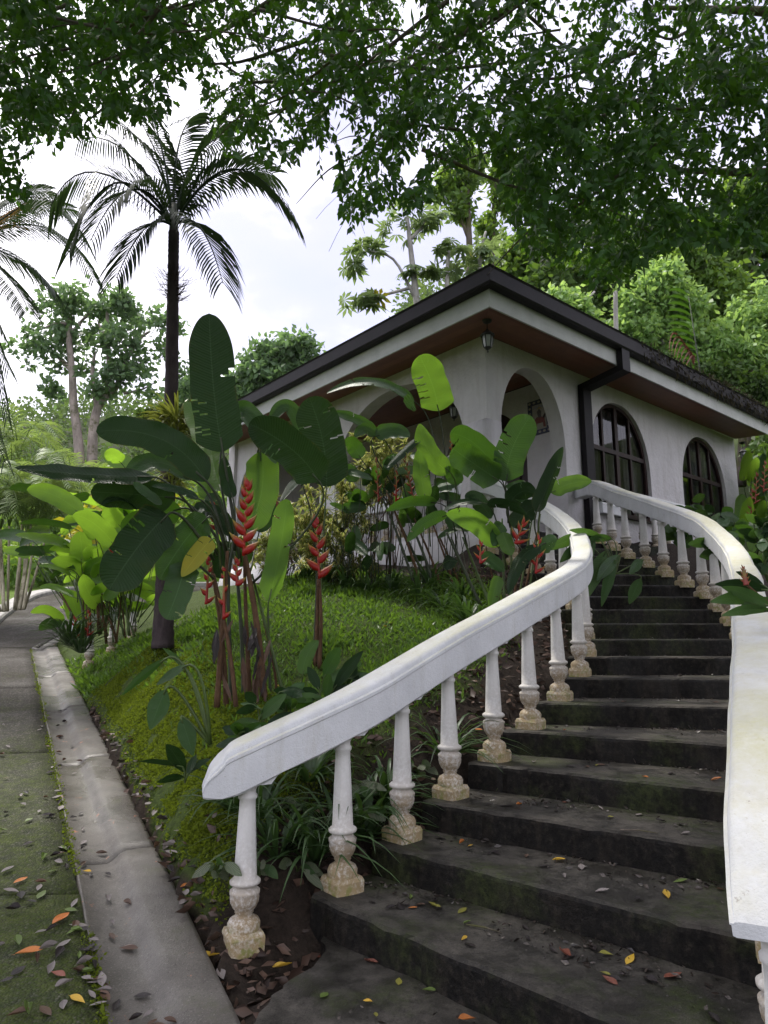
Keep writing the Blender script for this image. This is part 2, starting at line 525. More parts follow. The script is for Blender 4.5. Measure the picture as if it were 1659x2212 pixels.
MT['curtain'] = plain('grey_curtain_cloth', (0.20, 0.195, 0.21), 0.9, 0.1, 6, 0.2)
MT['floor'] = plain('porch_floor', (0.14, 0.10, 0.08), 0.6, 0.3, 4, 0.3)
def glass_mat(name, tint=0.75, thick=False):
    m = Mat(name, 0.03, 0.5)
    tr = m.N('ShaderNodeBsdfTransparent'); tr.inputs['Color'].default_value = (tint, tint, tint, 1)
    gl = m.N('ShaderNodeBsdfGlossy'); gl.inputs['Roughness'].default_value = 0.02
    fr = m.N('ShaderNodeFresnel'); fr.inputs['IOR'].default_value = 1.5
    mx = m.N('ShaderNodeMixShader')
    m.L(fr.outputs[0], mx.inputs['Fac']); m.L(tr.outputs[0], mx.inputs[1]); m.L(gl.outputs[0], mx.inputs[2])
    m.L(mx.outputs[0], m.out.inputs['Surface'])
    return m.m
MT['glass'] = glass_mat('window_glass', 0.6)
MT['lampglass'] = plain('frosted_lamp_glass', (0.36, 0.37, 0.38), 0.25, 0.5, 5, 0.1)

def bark(name, c, moss=0.0, scale=6.0):
    m = Mat(name, 0.85, 0.15)
    n = m.noise(scale, 7, 0.7, stretch=(1, 1, 0.35)); n2 = m.noise(scale * 5, 5, 0.7)
    col = m.ramp(n, [(0.3, tuple(x * 0.45 for x in c)), (0.7, tuple(x * 1.3 for x in c))])
    if moss:
        col = m.mix(m.ramp(m.noise(1.7, 5, 0.7), [(0.62 - moss * 0.3, 0.0), (0.74 - moss * 0.3, 0.85)]), col, (0.07, 0.075, 0.022))
    m.color(col); m.bump(m.math('ADD', n, m.math('MULTIPLY', n2, 0.5)), 0.7, 0.03)
    return m.m
MT['bark'] = bark('grey_brown_bark', (0.12, 0.10, 0.085), 0.5)
MT['palebark'] = bark('pale_lichen_bark', (0.30, 0.255, 0.225), 0.25, 3.0)
MT['palmbark'] = bark('dark_palm_bark', (0.062, 0.048, 0.050), 0.15, 9.0)
MT['whitebark'] = bark('whitish_bark', (0.34, 0.33, 0.30), 0.1, 4.0)
MT['cane'] = bark('ringed_palm_cane', (0.42, 0.38, 0.28), 0.2, 5.0)
MT['stalk'] = bark('brown_heliconia_stalk', (0.105, 0.060, 0.034), 0.0, 10.0)
MT['greenstalk'] = plain('green_leaf_stalk', (0.055, 0.085, 0.022), 0.5, 0.35, 6, 0.4)
MT['darkstalk'] = plain('dark_leaf_stalk', (0.030, 0.040, 0.018), 0.5, 0.35, 6, 0.4)

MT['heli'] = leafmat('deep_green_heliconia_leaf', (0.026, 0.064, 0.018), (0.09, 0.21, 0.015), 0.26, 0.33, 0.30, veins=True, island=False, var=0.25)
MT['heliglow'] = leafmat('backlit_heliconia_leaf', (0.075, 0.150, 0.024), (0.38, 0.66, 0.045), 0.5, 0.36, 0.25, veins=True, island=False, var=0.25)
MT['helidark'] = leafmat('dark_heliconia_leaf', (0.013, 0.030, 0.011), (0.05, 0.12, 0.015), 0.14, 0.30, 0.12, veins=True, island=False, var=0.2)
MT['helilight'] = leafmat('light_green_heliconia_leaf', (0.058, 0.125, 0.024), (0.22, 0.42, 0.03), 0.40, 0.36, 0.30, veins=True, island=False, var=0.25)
MT['heliyellow'] = leafmat('yellowing_leaf', (0.25, 0.24, 0.02), (0.45, 0.42, 0.02), 0.35, 0.45, 0.3, veins=True, island=False, var=0.15)
MT['calathea'] = leafmat('striped_calathea_leaf', (0.040, 0.075, 0.030), (0.10, 0.2, 0.04), 0.2, 0.4, 0.4, veins=True, island=False, var=0.2, stripe=(0.22, 0.20, 0.15))
MT['small'] = leafmat('small_plant_leaf', (0.040, 0.085, 0.025), (0.12, 0.25, 0.03), 0.28, 0.42, 0.35, veins=True, island=False)
MT['ficus'] = leafmat('dark_glossy_tree_leaf', (0.024, 0.060, 0.017), (0.12, 0.29, 0.015), 0.26, 0.5, 0.14, var=0.6)
MT['palm'] = leafmat('palm_frond_leaf', (0.024, 0.040, 0.022), (0.07, 0.13, 0.03), 0.14, 0.55, 0.12, var=0.3)
MT['areca'] = leafmat('pale_feather_palm_leaf', (0.115, 0.175, 0.060), (0.35, 0.48, 0.10), 0.35, 0.5, 0.3, var=0.35)
MT['strap'] = leafmat('strap_leaf', (0.035, 0.070, 0.022), (0.1, 0.2, 0.03), 0.25, 0.4, 0.4, var=0.5)
MT['song'] = leafmat('yellow_striped_leaf', (0.070, 0.115, 0.025), (0.20, 0.32, 0.05), 0.32, 0.45, 0.3, var=0.3, stripe=(0.62, 0.56, 0.20))
MT['brom'] = leafmat('bromeliad_leaf', (0.115, 0.135, 0.030), (0.30, 0.34, 0.05), 0.3, 0.42, 0.3, var=0.5)
MT['tree1'] = leafmat('umbrella_tree_leaf', (0.095, 0.155, 0.075), (0.24, 0.40, 0.12), 0.42, 0.5, 0.25, var=0.45)
MT['tree2'] = leafmat('light_drooping_leaf', (0.170, 0.280, 0.095), (0.46, 0.68, 0.15), 0.45, 0.45, 0.3, var=0.4)
MT['tree3'] = leafmat('mid_green_tree_leaf', (0.085, 0.155, 0.030), (0.30, 0.48, 0.05), 0.4, 0.5, 0.25, var=0.5)
MT['tree4'] = leafmat('dark_wood_leaf', (0.055, 0.100, 0.026), (0.19, 0.33, 0.04), 0.35, 0.5, 0.25, var=0.5)
MT['cecropia'] = leafmat('cecropia_leaf', (0.105, 0.155, 0.075), (0.27, 0.38, 0.11), 0.42, 0.5, 0.25, var=0.3, island=False)
MT['cecyellow'] = leafmat('yellow_cecropia_leaf', (0.30, 0.27, 0.03), (0.50, 0.46, 0.03), 0.35, 0.5, 0.25, var=0.2, island=False)
MT['hillwood'] = leafmat('far_hill_leaf', (0.065, 0.110, 0.026), (0.17, 0.28, 0.04), 0.28, 0.7, 0.1, var=0.5)
MT['grass'] = leafmat('lawn_blade', (0.055, 0.105, 0.018), (0.20, 0.36, 0.03), 0.35, 0.42, 0.3, var=0.8)
MT['moss'] = leafmat('moss_sprig', (0.086, 0.114, 0.012), (0.24, 0.32, 0.02), 0.35, 0.7, 0.1, var=0.8)
MT['epi'] = bark('dead_epiphyte', (0.07, 0.05, 0.045), 0.0, 20)
MT['moss_hang'] = leafmat('hanging_moss', (0.10, 0.11, 0.035), (0.2, 0.2, 0.05), 0.2, 0.7, 0.1, var=0.5)

def bract_mat(name, red, tipc):
    m = Mat(name, 0.38, 0.4)
    uv = m.N('ShaderNodeUVMap'); x, y, z = m.sep(uv.outputs['UV'])
    col = m.ramp(y, [(0.0, red), (0.50, tuple(c * 0.9 for c in red)), (0.74, (red[0] * 0.75, 0.13, 0.02)), (0.95, tipc)])
    top = m.ramp(x, [(0.72, 0.0), (0.98, 0.6)])
    col = m.mix(top, col, (0.38, 0.20, 0.02))
    m.color(col)
    t = m.N('ShaderNodeBsdfTranslucent'); t.inputs['Color'].default_value = (red[0] * 0.9, red[1] * 0.6, red[2], 1)
    mx = m.N('ShaderNodeMixShader'); mx.inputs['Fac'].default_value = 0.2
    m.L(m.b.outputs[0], mx.inputs[1]); m.L(t.outputs[0], mx.inputs[2]); m.L(mx.outputs[0], m.out.inputs['Surface'])
    return m.m
MT['bract'] = bract_mat('red_bract', (0.33, 0.012, 0.009), (0.20, 0.24, 0.03))
MT['bractdark'] = bract_mat('dull_red_bract', (0.26, 0.045, 0.030), (0.12, 0.08, 0.03))
FL = {}
for nm, c in dict(brown=(0.085, 0.048, 0.030), dark=(0.020, 0.015, 0.014), grey=(0.20, 0.175, 0.165), yellow=(0.52, 0.33, 0.035),
                  orange=(0.45, 0.155, 0.035), green=(0.10, 0.15, 0.03), olive=(0.21, 0.20, 0.035), rust=(0.20, 0.070, 0.045)).items():
    FL[nm] = leafmat('fallen_' + nm + '_leaf', c, tuple(x * 1.2 for x in c), 0.15, 0.4, 0.4, veins=True, island=False, var=0.2)
# ================================================================== stair layout (plan, metres)
RISE = 0.171
SL = {1: (-.34, 3.98), 2: (.0, 4.32), 3: (.32, 4.64), 4: (.67, 5.03), 5: (.99, 5.42), 6: (1.33, 5.83), 7: (1.64, 6.30), 8: (1.87, 6.80),
      9: (2.02, 7.27), 10: (2.10, 7.70), 11: (2.14, 8.08), 12: (2.13, 8.42), 13: (2.10, 8.74), 14: (2.02, 9.04), 15: (1.93, 9.32),
      16: (1.85, 9.58), 17: (1.79, 9.84), 18: (1.77, 10.10), 19: (1.80, 10.36)}
SR = {1: (1.42, 2.17), 2: (1.76, 2.80), 3: (2.06, 3.40), 4: (2.32, 3.90), 5: (2.62, 4.53), 6: (2.98, 5.29), 7: (3.40, 6.15), 8: (3.70, 6.80),
      9: (3.90, 7.32), 10: (4.02, 7.76), 11: (4.09, 8.12), 12: (4.10, 8.48), 13: (4.06, 8.94), 14: (3.98, 9.38), 15: (3.89, 9.79),
      16: (3.76, 10.2), 17: (3.68, 10.6), 18: (3.58, 11.05), 19: (3.44, 11.72)}
BL = {0: (-.72, 3.87), 1: (-.23, 4.13), 2: (.11, 4.47), 3: (.44, 4.81), 4: (.79, 5.16), 5: (1.14, 5.57), 6: (1.50, 6.06), 7: (1.83, 6.60),
      8: (2.05, 7.10), 9: (2.18, 7.56), 10: (2.26, 7.96), 11: (2.28, 8.31), 12: (2.25, 8.63), 13: (2.16, 8.93), 14: (2.02, 9.21), 15: (1.80, 9.45), 16: (1.5, 9.62)}
BR = {0: (1.02, 1.97), 1: (1.245, 2.38), 2: (1.55, 2.95), 3: (1.862, 3.53), 4: (2.125, 4.03), 5: (2.44, 4.66), 6: (2.83, 5.38), 7: (3.24, 6.22), 8: (3.54, 6.86),
      9: (3.74, 7.37), 10: (3.87, 7.81), 11: (3.93, 8.18), 12: (3.94, 8.54), 13: (3.90, 8.97), 14: (3.83, 9.41), 15: (3.74, 9.82), 16: (3.62, 10.22), 17: (3.55, 10.62), 18: (3.46, 11.04)}
C0 = Vector((1.59, 10.20, 0)); UR = Vector((.764, .645, 0)); UL = Vector((-.645, .764, 0)); UZ = Vector((0, 0, 1))
FLOOR = 3.25
def H(s, t, z): return C0 + UR * s + UL * t + UZ * z
def ggx(Y): return -0.56 - 0.543 * (Y - 3.12)                 # outer edge of the gutter at forward distance Y
def road_z(Y): return -0.06 + 0.126 * (Y - 3.12) if Y < 14.5 else -0.06 + 0.126 * 11.38 + 0.175 * (Y - 14.5)

# ================================================================== ground
cps = []
for Y in (0.5, 2, 3.1, 4, 5, 6, 7.5, 9, 11, 13): cps.append((ggx(Y) + .02, Y, road_z(Y) + .0))
for Y in (9, 11, 13, 15): cps.append((ggx(Y) + 1.3, Y, road_z(Y) + .5))
for Y in (4.3, 5, 6, 7.5): cps.append((ggx(Y) + .42, Y, road_z(Y) + .34 + .05 * (Y - 4)))
for k in range(1, 20, 2):
    p = Vector(SL[k]); q = Vector(SR[k]); e = (q - p).normalized()
    a = p - e * 0.12
    cps.append((a.x, a.y, RISE * k - (.20 if k < 8 else .12)))
    m = (p + q) / 2; cps.append((m.x, m.y, RISE * k - .6))
    b = q + e * 0.2; cps.append((b.x, b.y, RISE * k - .25))
    b = q + e * 1.6; cps.append((b.x, b.y, RISE * k + .05))
for px, py, Y in ((520, 1500, 6.0), (600, 1500, 6.2), (690, 1440, 6.8), (960, 1332, 8.0), (800, 1335, 7.8), (700, 1278, 9.0), (355, 1392, 9.0), (430, 1400, 7.6), (640, 1360, 7.6),
                  (560, 1290, 9.2), (850, 1265, 9.6), (800, 1450, 6.7), (860, 1400, 7.0)):
    v = W(px, py, Y); cps.append(tuple(v))
for t, z in ((.6, 2.72), (2.85, 2.86), (5, 2.8), (8.5, 2.75)):
    v = H(-.25, t, z); cps.append(tuple(v)); v = H(3, t, z); cps.append(tuple(v))
for s in (3, 6, 9, 12): v = H(s, -.4, 2.95); cps.append(tuple(v))
for s in (5, 9, 12): v = H(s, -2.6, 2.7); cps.append(tuple(v))
cps += [(-.2, 4.75, .42), (.3, 5.4, .85), (.9, 6.2, 1.22), (1.3, 7.1, 1.52), (1.5, 8, 1.85), (-.9, 4.3, .22), (-1.0, 3.9, .0), (.4, 3.0, -.12), (-.3, 3.3, -.06), (.6, 1.5, -.2), (2.0, 1.6, -.1), (4, 2.5, .2)]
CPA = np.array(cps)
def _phi(r2): return np.where(r2 > 1e-9, 0.5 * r2 * np.log(np.maximum(r2, 1e-9)), 0.0)
def _tps(cp):
    n = len(cp); X = cp[:, :2]
    K = _phi(((X[:, None] - X[None]) ** 2).sum(-1)) + np.eye(n) * 0.02
    Pm = np.hstack([np.ones((n, 1)), X])
    A = np.zeros((n + 3, n + 3)); A[:n, :n] = K; A[:n, n:] = Pm; A[n:, :n] = Pm.T
    return np.linalg.solve(A, np.concatenate([cp[:, 2], np.zeros(3)]))
TW = _tps(CPA)
def gz_np(x, y):
    x = np.asarray(x, float); y = np.asarray(y, float)
    r2 = (x[..., None] - CPA[:, 0]) ** 2 + (y[..., None] - CPA[:, 1]) ** 2
    z = (_phi(r2) * TW[:-3]).sum(-1) + TW[-3] + TW[-2] * x + TW[-1] * y
    return np.clip(z, -.35, 3.6)
def gz(x, y): return float(gz_np(np.array([x]), np.array([y]))[0])

SLp = np.array([SL[k] for k in range(1, 20)]); 
def dist_poly(P, poly):
    """distance of points to a polyline"""
    d = np.full(len(P), 1e9)
    for a, b in zip(poly[:-1], poly[1:]):
        ab = b - a; t = np.clip(((P - a) @ ab) / (ab @ ab), 0, 1)
        d = np.minimum(d, np.linalg.norm(P - (a + t[:, None] * ab), axis=1))
    return d
def soil_np(x, y):
    """1 where bare soil and leaf litter show: beside the steps, in the bed by the wall, at the bank's foot"""
    P = np.stack([x, y], -1)
    d = dist_poly(P, SLp)
    s = np.clip(1.25 - d / 0.95, 0, 1)
    foot = np.clip(1 - (x - (-0.56 - 0.543 * (y - 3.12))) / 0.13, 0, 1) * (y < 9)
    bedd = (x - C0.x) * UR.x + (y - C0.y) * UR.y            # distance in front of the porch wall
    s = np.maximum(s, np.clip(1.35 + bedd / 1.25, 0, 1) * (y > 7.5) * (x > -3))
    s = np.maximum(s, foot * 0.9)
    s = np.maximum(s, np.clip((x + .55) / .5, 0, 1) * np.clip((4.25 - y) / .4, 0, 1))
    s = np.maximum(s, np.clip((4.2 - y) / .35, 0, 1))
    return s

gx = np.arange(-10, 9.01, .10); gy = np.arange(.3, 19.01, .10)
GX, GY = np.meshgrid(gx, gy)
GZ = gz_np(GX, GY)
bumpy = np.array([noise.noise(Vector((x * 2.3, y * 2.3, 1.0))) + .5 * noise.noise(Vector((x * 6, y * 6, 4.0))) for x, y in zip(GX.ravel(), GY.ravel())]).reshape(GX.shape)
SO = soil_np(GX.ravel(), GY.ravel()).reshape(GX.shape)
BK = np.clip(1 - (GX - ggx(GY) - .15) / 1.1, 0, 1) * (GY < 9.5)
GZ += bumpy * (0.035 + .05 * BK)
edge = GX - ggx(GY)
GZ = np.where(edge < 0, np.interp(GY.ravel(), [0, 14.5, 30], [road_z(0), road_z(14.5), road_z(30)]).reshape(GY.shape) - .30, GZ)
# sinks under the house so that no soil stands inside
HS = (GX - C0.x) * UR.x + (GY - C0.y) * UR.y; HT = (GX - C0.x) * UL.x + (GY - C0.y) * UL.y
GZ = np.where((HS > .05) & (HT > .05) & (HS < 8.8) & (HT < 8.6), np.minimum(GZ, 2.9), GZ)
nx_, ny_ = len(gx), len(gy)
I = np.arange(nx_ * ny_).reshape(ny_, nx_)
F = np.stack([I[:-1, :-1].ravel(), I[:-1, 1:].ravel(), I[1:, 1:].ravel(), I[1:, :-1].ravel()], -1)
ground = build('ground', np.stack([GX.ravel(), GY.ravel(), GZ.ravel()], -1), F, MT['ground'], None, True)
at_ = ground.data.attributes.new('soil', 'FLOAT', 'POINT')
at_.data.foreach_set('value', SO.ravel().astype(np.float32))
tag(ground, kind='structure')

# wide terrain out to the horizon: valley, wooded hill on the left, slope rising behind the house
def tz(x, y):
    d = math.hypot(x, y)
    s = (x - C0.x) * UR.x + (y - C0.y) * UR.y
    base = -0.5 + 0.126 * max(min(y, 14.5) - 3.1, -8) + 0.13 * max(0, min(y - 14.5, 14))
    base = min(base, 3.4)
    w = min(1, max(0, (s + 3) / 6))
    z = base * (1 - w) + 2.5 * w
    z += 0.42 * max(0, min(s - 11, 60)) * min(1, max(0, (x + 2) / 10))
    ridge = 62 * math.exp(-((y - 185) / 62) ** 2) * (1 + .10 * math.sin(x * .021 + .4) + .05 * math.sin(x * .06)) * min(1, max(0, (140 - x) / 110))
    z += ridge * (1 if y > 30 else 0)
    return z
tv, tf = [], []
rs = [0, 4, 8, 12, 16, 20, 25, 32, 40, 50, 62, 76, 92, 110, 128, 146, 164, 182, 200, 225, 260, 310, 390]
na = 96
for r in rs:
    for k in range(na):
        a = 2 * math.pi * k / na; x, y = r * math.sin(a), r * math.cos(a)
        z = tz(x, y)
        if r < 24 and y > 0 and -10.2 < x < 9.2 and y < 19.3: z = min(z, gz(max(-10, min(9, x)), max(.3, min(19, y)))) - 1.2
        if x < ggx(max(y, 0)) + 1 and y < 34 and x > -16: z = min(z, road_z(max(y, 0)) - .5)
        tv.append((x, y, z))
for i in range(len(rs) - 1):
    for k in range(na):
        k2 = (k + 1) % na
        tf.append((i * na + k, (i + 1) * na + k, (i + 1) * na + k2, i * na + k2))
tag(build('terrain', tv, tf, MT['terrain'], None, True), kind='structure')

# ================================================================== road and gutter
DR = Vector((-.543, 1, .126))                                  # per metre forward
def road_pt(Y, off): 
    """point on the road surface, off metres across the road to the left of the gutter's road edge"""
    x = -1.10 - 0.543 * (Y - 3.12) - off
    return Vector((x, Y, road_z(Y) - 0.012 * min(off, 2)))
road = thing('road', None, None, (-3, 5, 0)); tag(road, kind='structure')
mb = MB()
ys = [-3, 0, 3, 6, 9, 12, 14.5, 18, 22, 26, 30]
for i in range(len(ys) - 1):
    a, b = ys[i], ys[i + 1]
    mb.add([road_pt(a, -.05) - UZ * .06, road_pt(a, 7) - UZ * .06, road_pt(b, 7) - UZ * .06, road_pt(b, -.05) - UZ * .06], [(0, 3, 2, 1)])
mb.build('road_bed', MT['ground'], road)
cuts = [-1.2, 1.6, 4.32, 7.1, 10.3, 14.45]
for i in range(len(cuts) - 1):
    mb = MB(); n, m = 18, 30
    a, b = cuts[i] + .012, cuts[i + 1] - .012
    vs_, fs_ = [], []
    for r in range(n + 1):
        for c in range(m + 1):
            Y = a + (b - a) * r / n
            off = 5.6 * c / m
            jit = .02 * noise.noise(Vector((Y * 9, i, 0))) if c == 0 else 0
            p = road_pt(Y, off + .01 + jit) + UZ * (.006 * noise.noise(Vector((Y * 1.7, off * 1.7, 2))))
            vs_.append(p)
    for r in range(n):
        for c in range(m):
            q = r * (m + 1) + c
            fs_.append((q, q + m + 1, q + m + 2, q + 1))
    # skirt down to the bed on the gutter side and at both ends
    k0 = len(vs_)
    ringi = [r * (m + 1) for r in range(n + 1)]
    for q in ringi: vs_.append(vs_[q] - UZ * .05)
    for r in range(n): fs_.append((ringi[r], k0 + r, k0 + r + 1, ringi[r + 1]))
    k1 = len(vs_)
    for c in range(m + 1): vs_.append(vs_[c] - UZ * .05)
    for c in range(m): fs_.append((c, c + 1, k1 + c + 1, k1 + c))
    mb.add(vs_, fs_); mb.build('road_slab', MT['road'], road, True)
# the steeper far stretch that bends away to the right
far_l = [(-8.4, 14.5), (-9.4, 16.6), (-10.3, 18.8), (-11.2, 21.4), (-11.8, 23.6), (-11.6, 25.2), (-10.6, 26.4), (-8.8, 27.2), (-5, 27.6)]
far_r = [(-7.15, 14.5), (-7.5, 16.4), (-7.8, 18.2), (-7.9, 19.6), (-7.6, 20.8), (-7.0, 21.4), (-6.2, 21.8), (-5.0, 22), (-3, 22)]
FL3 = smooth_path([Vector((x, y, road_z(y))) for x, y in far_l], 5); FR3 = smooth_path([Vector((x, y, road_z(y))) for x, y in far_r], 5)
mb = MB(); nseg = len(FL3)
vs_ = []
for a, b in zip(FL3, FR3):
    for c in range(7): vs_.append(a.lerp(b, c / 6))
mb.add(vs_, [(r * 7 + c, r * 7 + c + 1, r * 7 + 8 + c, r * 7 + 7 + c) for r in range(nseg - 1) for c in range(6)])
mb.build('road_slab', MT['road'], road, True)
mb = MB(); mb.add([(-15, 14.44, road_z(14.5) - .01), (-7.2, 14.44, road_z(14.5) + .0), (-7.2, 14.56, road_z(14.56)), (-15, 14.56, road_z(14.56) - .01)], [(0, 1, 2, 3)])
# left verge beside the far stretch
vv = [Vector((p.x - .2, p.y, p.z + .02)) for p in FL3]
vs_, fs_ = [], []
for p in vv:
    for c in range(5): vs_.append(p + Vector((-c * 2.2, c * .6, .10 + c * .10)))
mb2 = MB(); mb2.add(vs_, [(r * 5 + c, r * 5 + 5 + c, r * 5 + 6 + c, r * 5 + 1 + c) for r in range(nseg - 1) for c in range(4)])
tag(mb2.build('grass_verge', plain('verge_grass', (0.075, 0.12, 0.02), 0.9, 0.1, 12, 0.5, 0.5, 30), None, True), kind='structure')
# kerb of the far left side
def sweep(path, prof, closed=True, scales=None):
    """profile points (across, up) carried along the path, across stays level"""
    m = MB(); n = len(prof); vs_ = []; uv = []
    for i, p in enumerate(path):
        t = path[min(i + 1, len(path) - 1)] - path[max(i - 1, 0)]; t = Vector((t.x, t.y, 0)).normalized()
        side = Vector((t.y, -t.x, 0))
        sc = scales[i] if scales else (1, 1, 0)
        for (a, h) in prof: vs_.append(p + side * a * sc[0] + UZ * (h * sc[1] + sc[2])); uv.append((a, h))
    fs_ = []
    for i in range(len(path) - 1):
        for k in range(n if closed else n - 1):
            k2 = (k + 1) % n
            fs_.append((i * n + k, i * n + k2, (i + 1) * n + k2, (i + 1) * n + k))
    if closed:
        fs_.append(tuple(range(n - 1, -1, -1))); fs_.append(tuple((len(path) - 1) * n + k for k in range(n)))
    m.add(vs_, fs_, uv); return m
kerb = sweep(FL3, [(-.30, -.3), (.12, -.3), (.12, .10), (.08, .15), (-.30, .17)]).build('kerb', MT['kerb'], None, False)
tag(kerb, kind='structure')

gutter = thing('gutter', None, None, (-2, 6, 0)); tag(gutter, kind='structure')
gprof = [(0, -.25), (0, .0), (.012, -.002), (.03, -.022), (.12, -.034), (.20, -.036), (.225, -.026), (.25, -.004), (.275, .018), (.31, .030), (.42, .032), (.47, .030), (.495, .022), (.505, -.25)]
gc = [-.4, 2.05, 4.72, 6.75, 8.9, 11.3, 14.4]
for i in range(len(gc) - 1):
    n = 20
    path = []
    for k in range(n + 1):
        Y = gc[i] + .006 + (gc[i + 1] - gc[i] - .012) * k / n
        path.append(Vector((-1.10 - .543 * (Y - 3.12), Y, road_z(Y))))
    m = sweep(path, gprof)
    for k, v in enumerate(m.v):
        w = noise.noise(Vector((v[0] * 1.5, v[1] * 1.5, 0))) * .010 + noise.noise(Vector((v[0] * 11, v[1] * 11, 5))) * .002
        m.v[k] = (v[0] + w, v[1], v[2] + w * .6)
    m.build('gutter_section', MT['gutter'], gutter, True)
# end piece that bends up to the drain by the upper road
path = smooth_path([(-7.23, 14.42, road_z(14.42)), (-7.45, 15.6, road_z(15.6)), (-7.75, 17.2, road_z(17.2)), (-7.95, 18.8, road_z(18.8)), (-7.7, 20.6, road_z(20.6))], 6)
sweep(path, [(0, -.2), (0, .0), (.12, -.02), (.2, .05), (.4, .05), (.42, -.2)]).build('gutter_section', MT['gutter'], gutter, True)

# ================================================================== staircase
stair = thing('staircase', 'dark wet concrete staircase curving up to the white house', 'staircase', (1.2, 3.4, 0))
def step_mesh(k):
    z = RISE * k
    a, b = Vector((*SL[k], 0)), Vector((*SR[k], 0))
    if k < 19: c, d = Vector((*SL[k + 1], 0)), Vector((*SR[k + 1], 0))
    else: c, d = a + UL * .45, b + UL * .30
    e = (b - a).normalized(); a = a - e * .10; b = b + e * .10
    e = (d - c).normalized(); c = c - e * .10; d = d + e * .10
    fwd = ((c + d) - (a + b)).normalized(); c = c + fwd * .06; d = d + fwd * .06
    n = 60
    m = MB(); vs_ = []; uv = []
    rows = [(0, -.75), (0, -.03), (.004, -.012), (.018, .0), (.10, .0), (.35, -.002), (.70, -.002), (1, .0), (1, -.75)]
    for i in range(n + 1):
        f = i / n
        p, q = a.lerp(b, f), c.lerp(d, f)
        run = (q - p)
        for j, (g, h) in enumerate(rows):
            if j < 4:
                v = p + run.normalized() * g + UZ * (z + h)
                ch = noise.noise(Vector((v.x * 7 + k, v.y * 7, 1))) * .017 + noise.noise(Vector((v.x * 28, v.y * 28, 3))) * .007
                if j in (1, 2, 3): v = v + run.normalized() * (ch + .006) - UZ * abs(ch) * .6 * (1 if j < 3 else .3)
                else: v = v - run.normalized() * .0 + run.normalized() * ch
            else:
                v = p + run * g + UZ * (z + h + noise.noise(Vector((p.x * 4, p.y * 4, g * 5))) * .004)
            vs_.append(v)
    R = len(rows); fs_ = []
    for i in range(n):
        for j in range(R - 1):
            fs_.append((i * R + j, (i + 1) * R + j, (i + 1) * R + j + 1, i * R + j + 1))
    fs_.append(tuple(range(R))); fs_.append(tuple(n * R + j for j in range(R - 1, -1, -1)))
    m.add(vs_, fs_); return m
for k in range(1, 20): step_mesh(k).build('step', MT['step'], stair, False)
# landing slab at the foot, its near edge broken
m = MB(); top = []
outl = [(-.52, 3.02), (-.50, 3.35), (-.34, 3.62), (-.30, 4.0), (.5, 3.4), (1.5, 2.2), (1.7, 1.4), (1.0, .6), (-.1, .9), (-.35, 1.6), (-.42, 2.4)]
outl = [Vector((x, y, 0)) for x, y in outl]
sm = []
for a, b in zip(outl, outl[1:] + outl[:1]):
    for t in range(5):
        p = a.lerp(b, t / 5); w = noise.noise(p * 5) * .05 + noise.noise(p * 16) * .03; sm.append(p + Vector((w, w * .7, 0)))
zt = lambda p: 0.0 - .05 * max(0, 3 - p.y)
nn = len(sm); vs_ = [p + UZ * zt(p) for p in sm] + [p + UZ * (zt(p) - .3) for p in sm]
m.add(vs_, [tuple(range(nn - 1, -1, -1))] + [(i, (i + 1) % nn, nn + (i + 1) % nn, nn + i) for i in range(nn)])
m.build('landing', MT['step'], stair)

# ================================================================== balustrades
RH = .255
RHS = {}
_rp = [(.090, 0), (.100, .010), (.101, .180), (.106, .186), (.106, .204), (.095, .212), (.092, .234), (.084, .247), (.070, RH)]
rprof = [(-a, b) for a, b in _rp[:1]] + _rp + [(-a, b) for a, b in reversed(_rp[1:])]
bprof = [(.082, .07), (.084, .100), (.074, .118), (.060, .126), (.046, .134), (.040, .143), (.049, .150), (.046, .158), (.060, .172), (.072, .195), (.076, .218), (.074, .230), (.078, .238), (.078, .250), (.066, .260), (.056, .268),
         (.062, .274), (.079, .284), (.080, .296), (.070, .304), (.059, .310), (.056, .40), (.050, .52), (.044, .64), (.042, .682), (.050, .690), (.051, .704), (.043, .712), (.042, .728), (.050, .744), (.064, .758), (.066, .764), (.066, .775)]
def flute(vs_):
    out = []
    for v in vs_:
        if .315 < v.z < .675:
            a = math.atan2(v.y, v.x); r = 1 - .05 * (.5 + .5 * math.cos(a * 12)); out.append(Vector((v.x * r, v.y * r, v.z)))
        else: out.append(v)
    return out
def ring_lathe(prof, n=36, fl=True):
    m = MB(); vs_ = []
    for r, z in prof:
        for k in range(n):
            a = 2 * math.pi * k / n; vs_.append(Vector((r * math.cos(a), r * math.sin(a), z)))
    if fl: vs_ = flute(vs_)
    fs_ = [(i * n + k, i * n + (k + 1) % n, (i + 1) * n + (k + 1) % n, (i + 1) * n + k) for i in range(len(prof) - 1) for k in range(n)]
    fs_.append(tuple((len(prof) - 1) * n + k for k in range(n)))
    m.add(vs_, fs_); return m
_b = ring_lathe(bprof)
def shape_mesh(mb, name, mat, smooth=True):
    me = bpy.data.meshes.new(name); me.from_pydata(mb.v, [], mb.f); me.update()
    if smooth: me.polygons.foreach_set('use_smooth', np.ones(len(me.polygons), dtype=bool))
    me.materials.append(mat); return me
BAL_ME = shape_mesh(_b, 'baluster', MT['baluster'])
pm = MB(); n = 6
pv = []
for sgn in range(4):
    pass
pl = [(-.090, -.03), (-.092, .05), (-.082, .070), (-.05, .075)]
for i, (r, z) in enumerate(pl):
    for k in range(24):
        a = 2 * math.pi * k / 24; c, s_ = math.cos(a), math.sin(a); q = max(abs(c), abs(s_)) ** .85
        w = 1 + .05 * noise.noise(Vector((c * 2, s_ * 2, z * 20)))
        pv.append(Vector((-r * c / q * w, -r * s_ / q * w, z)))
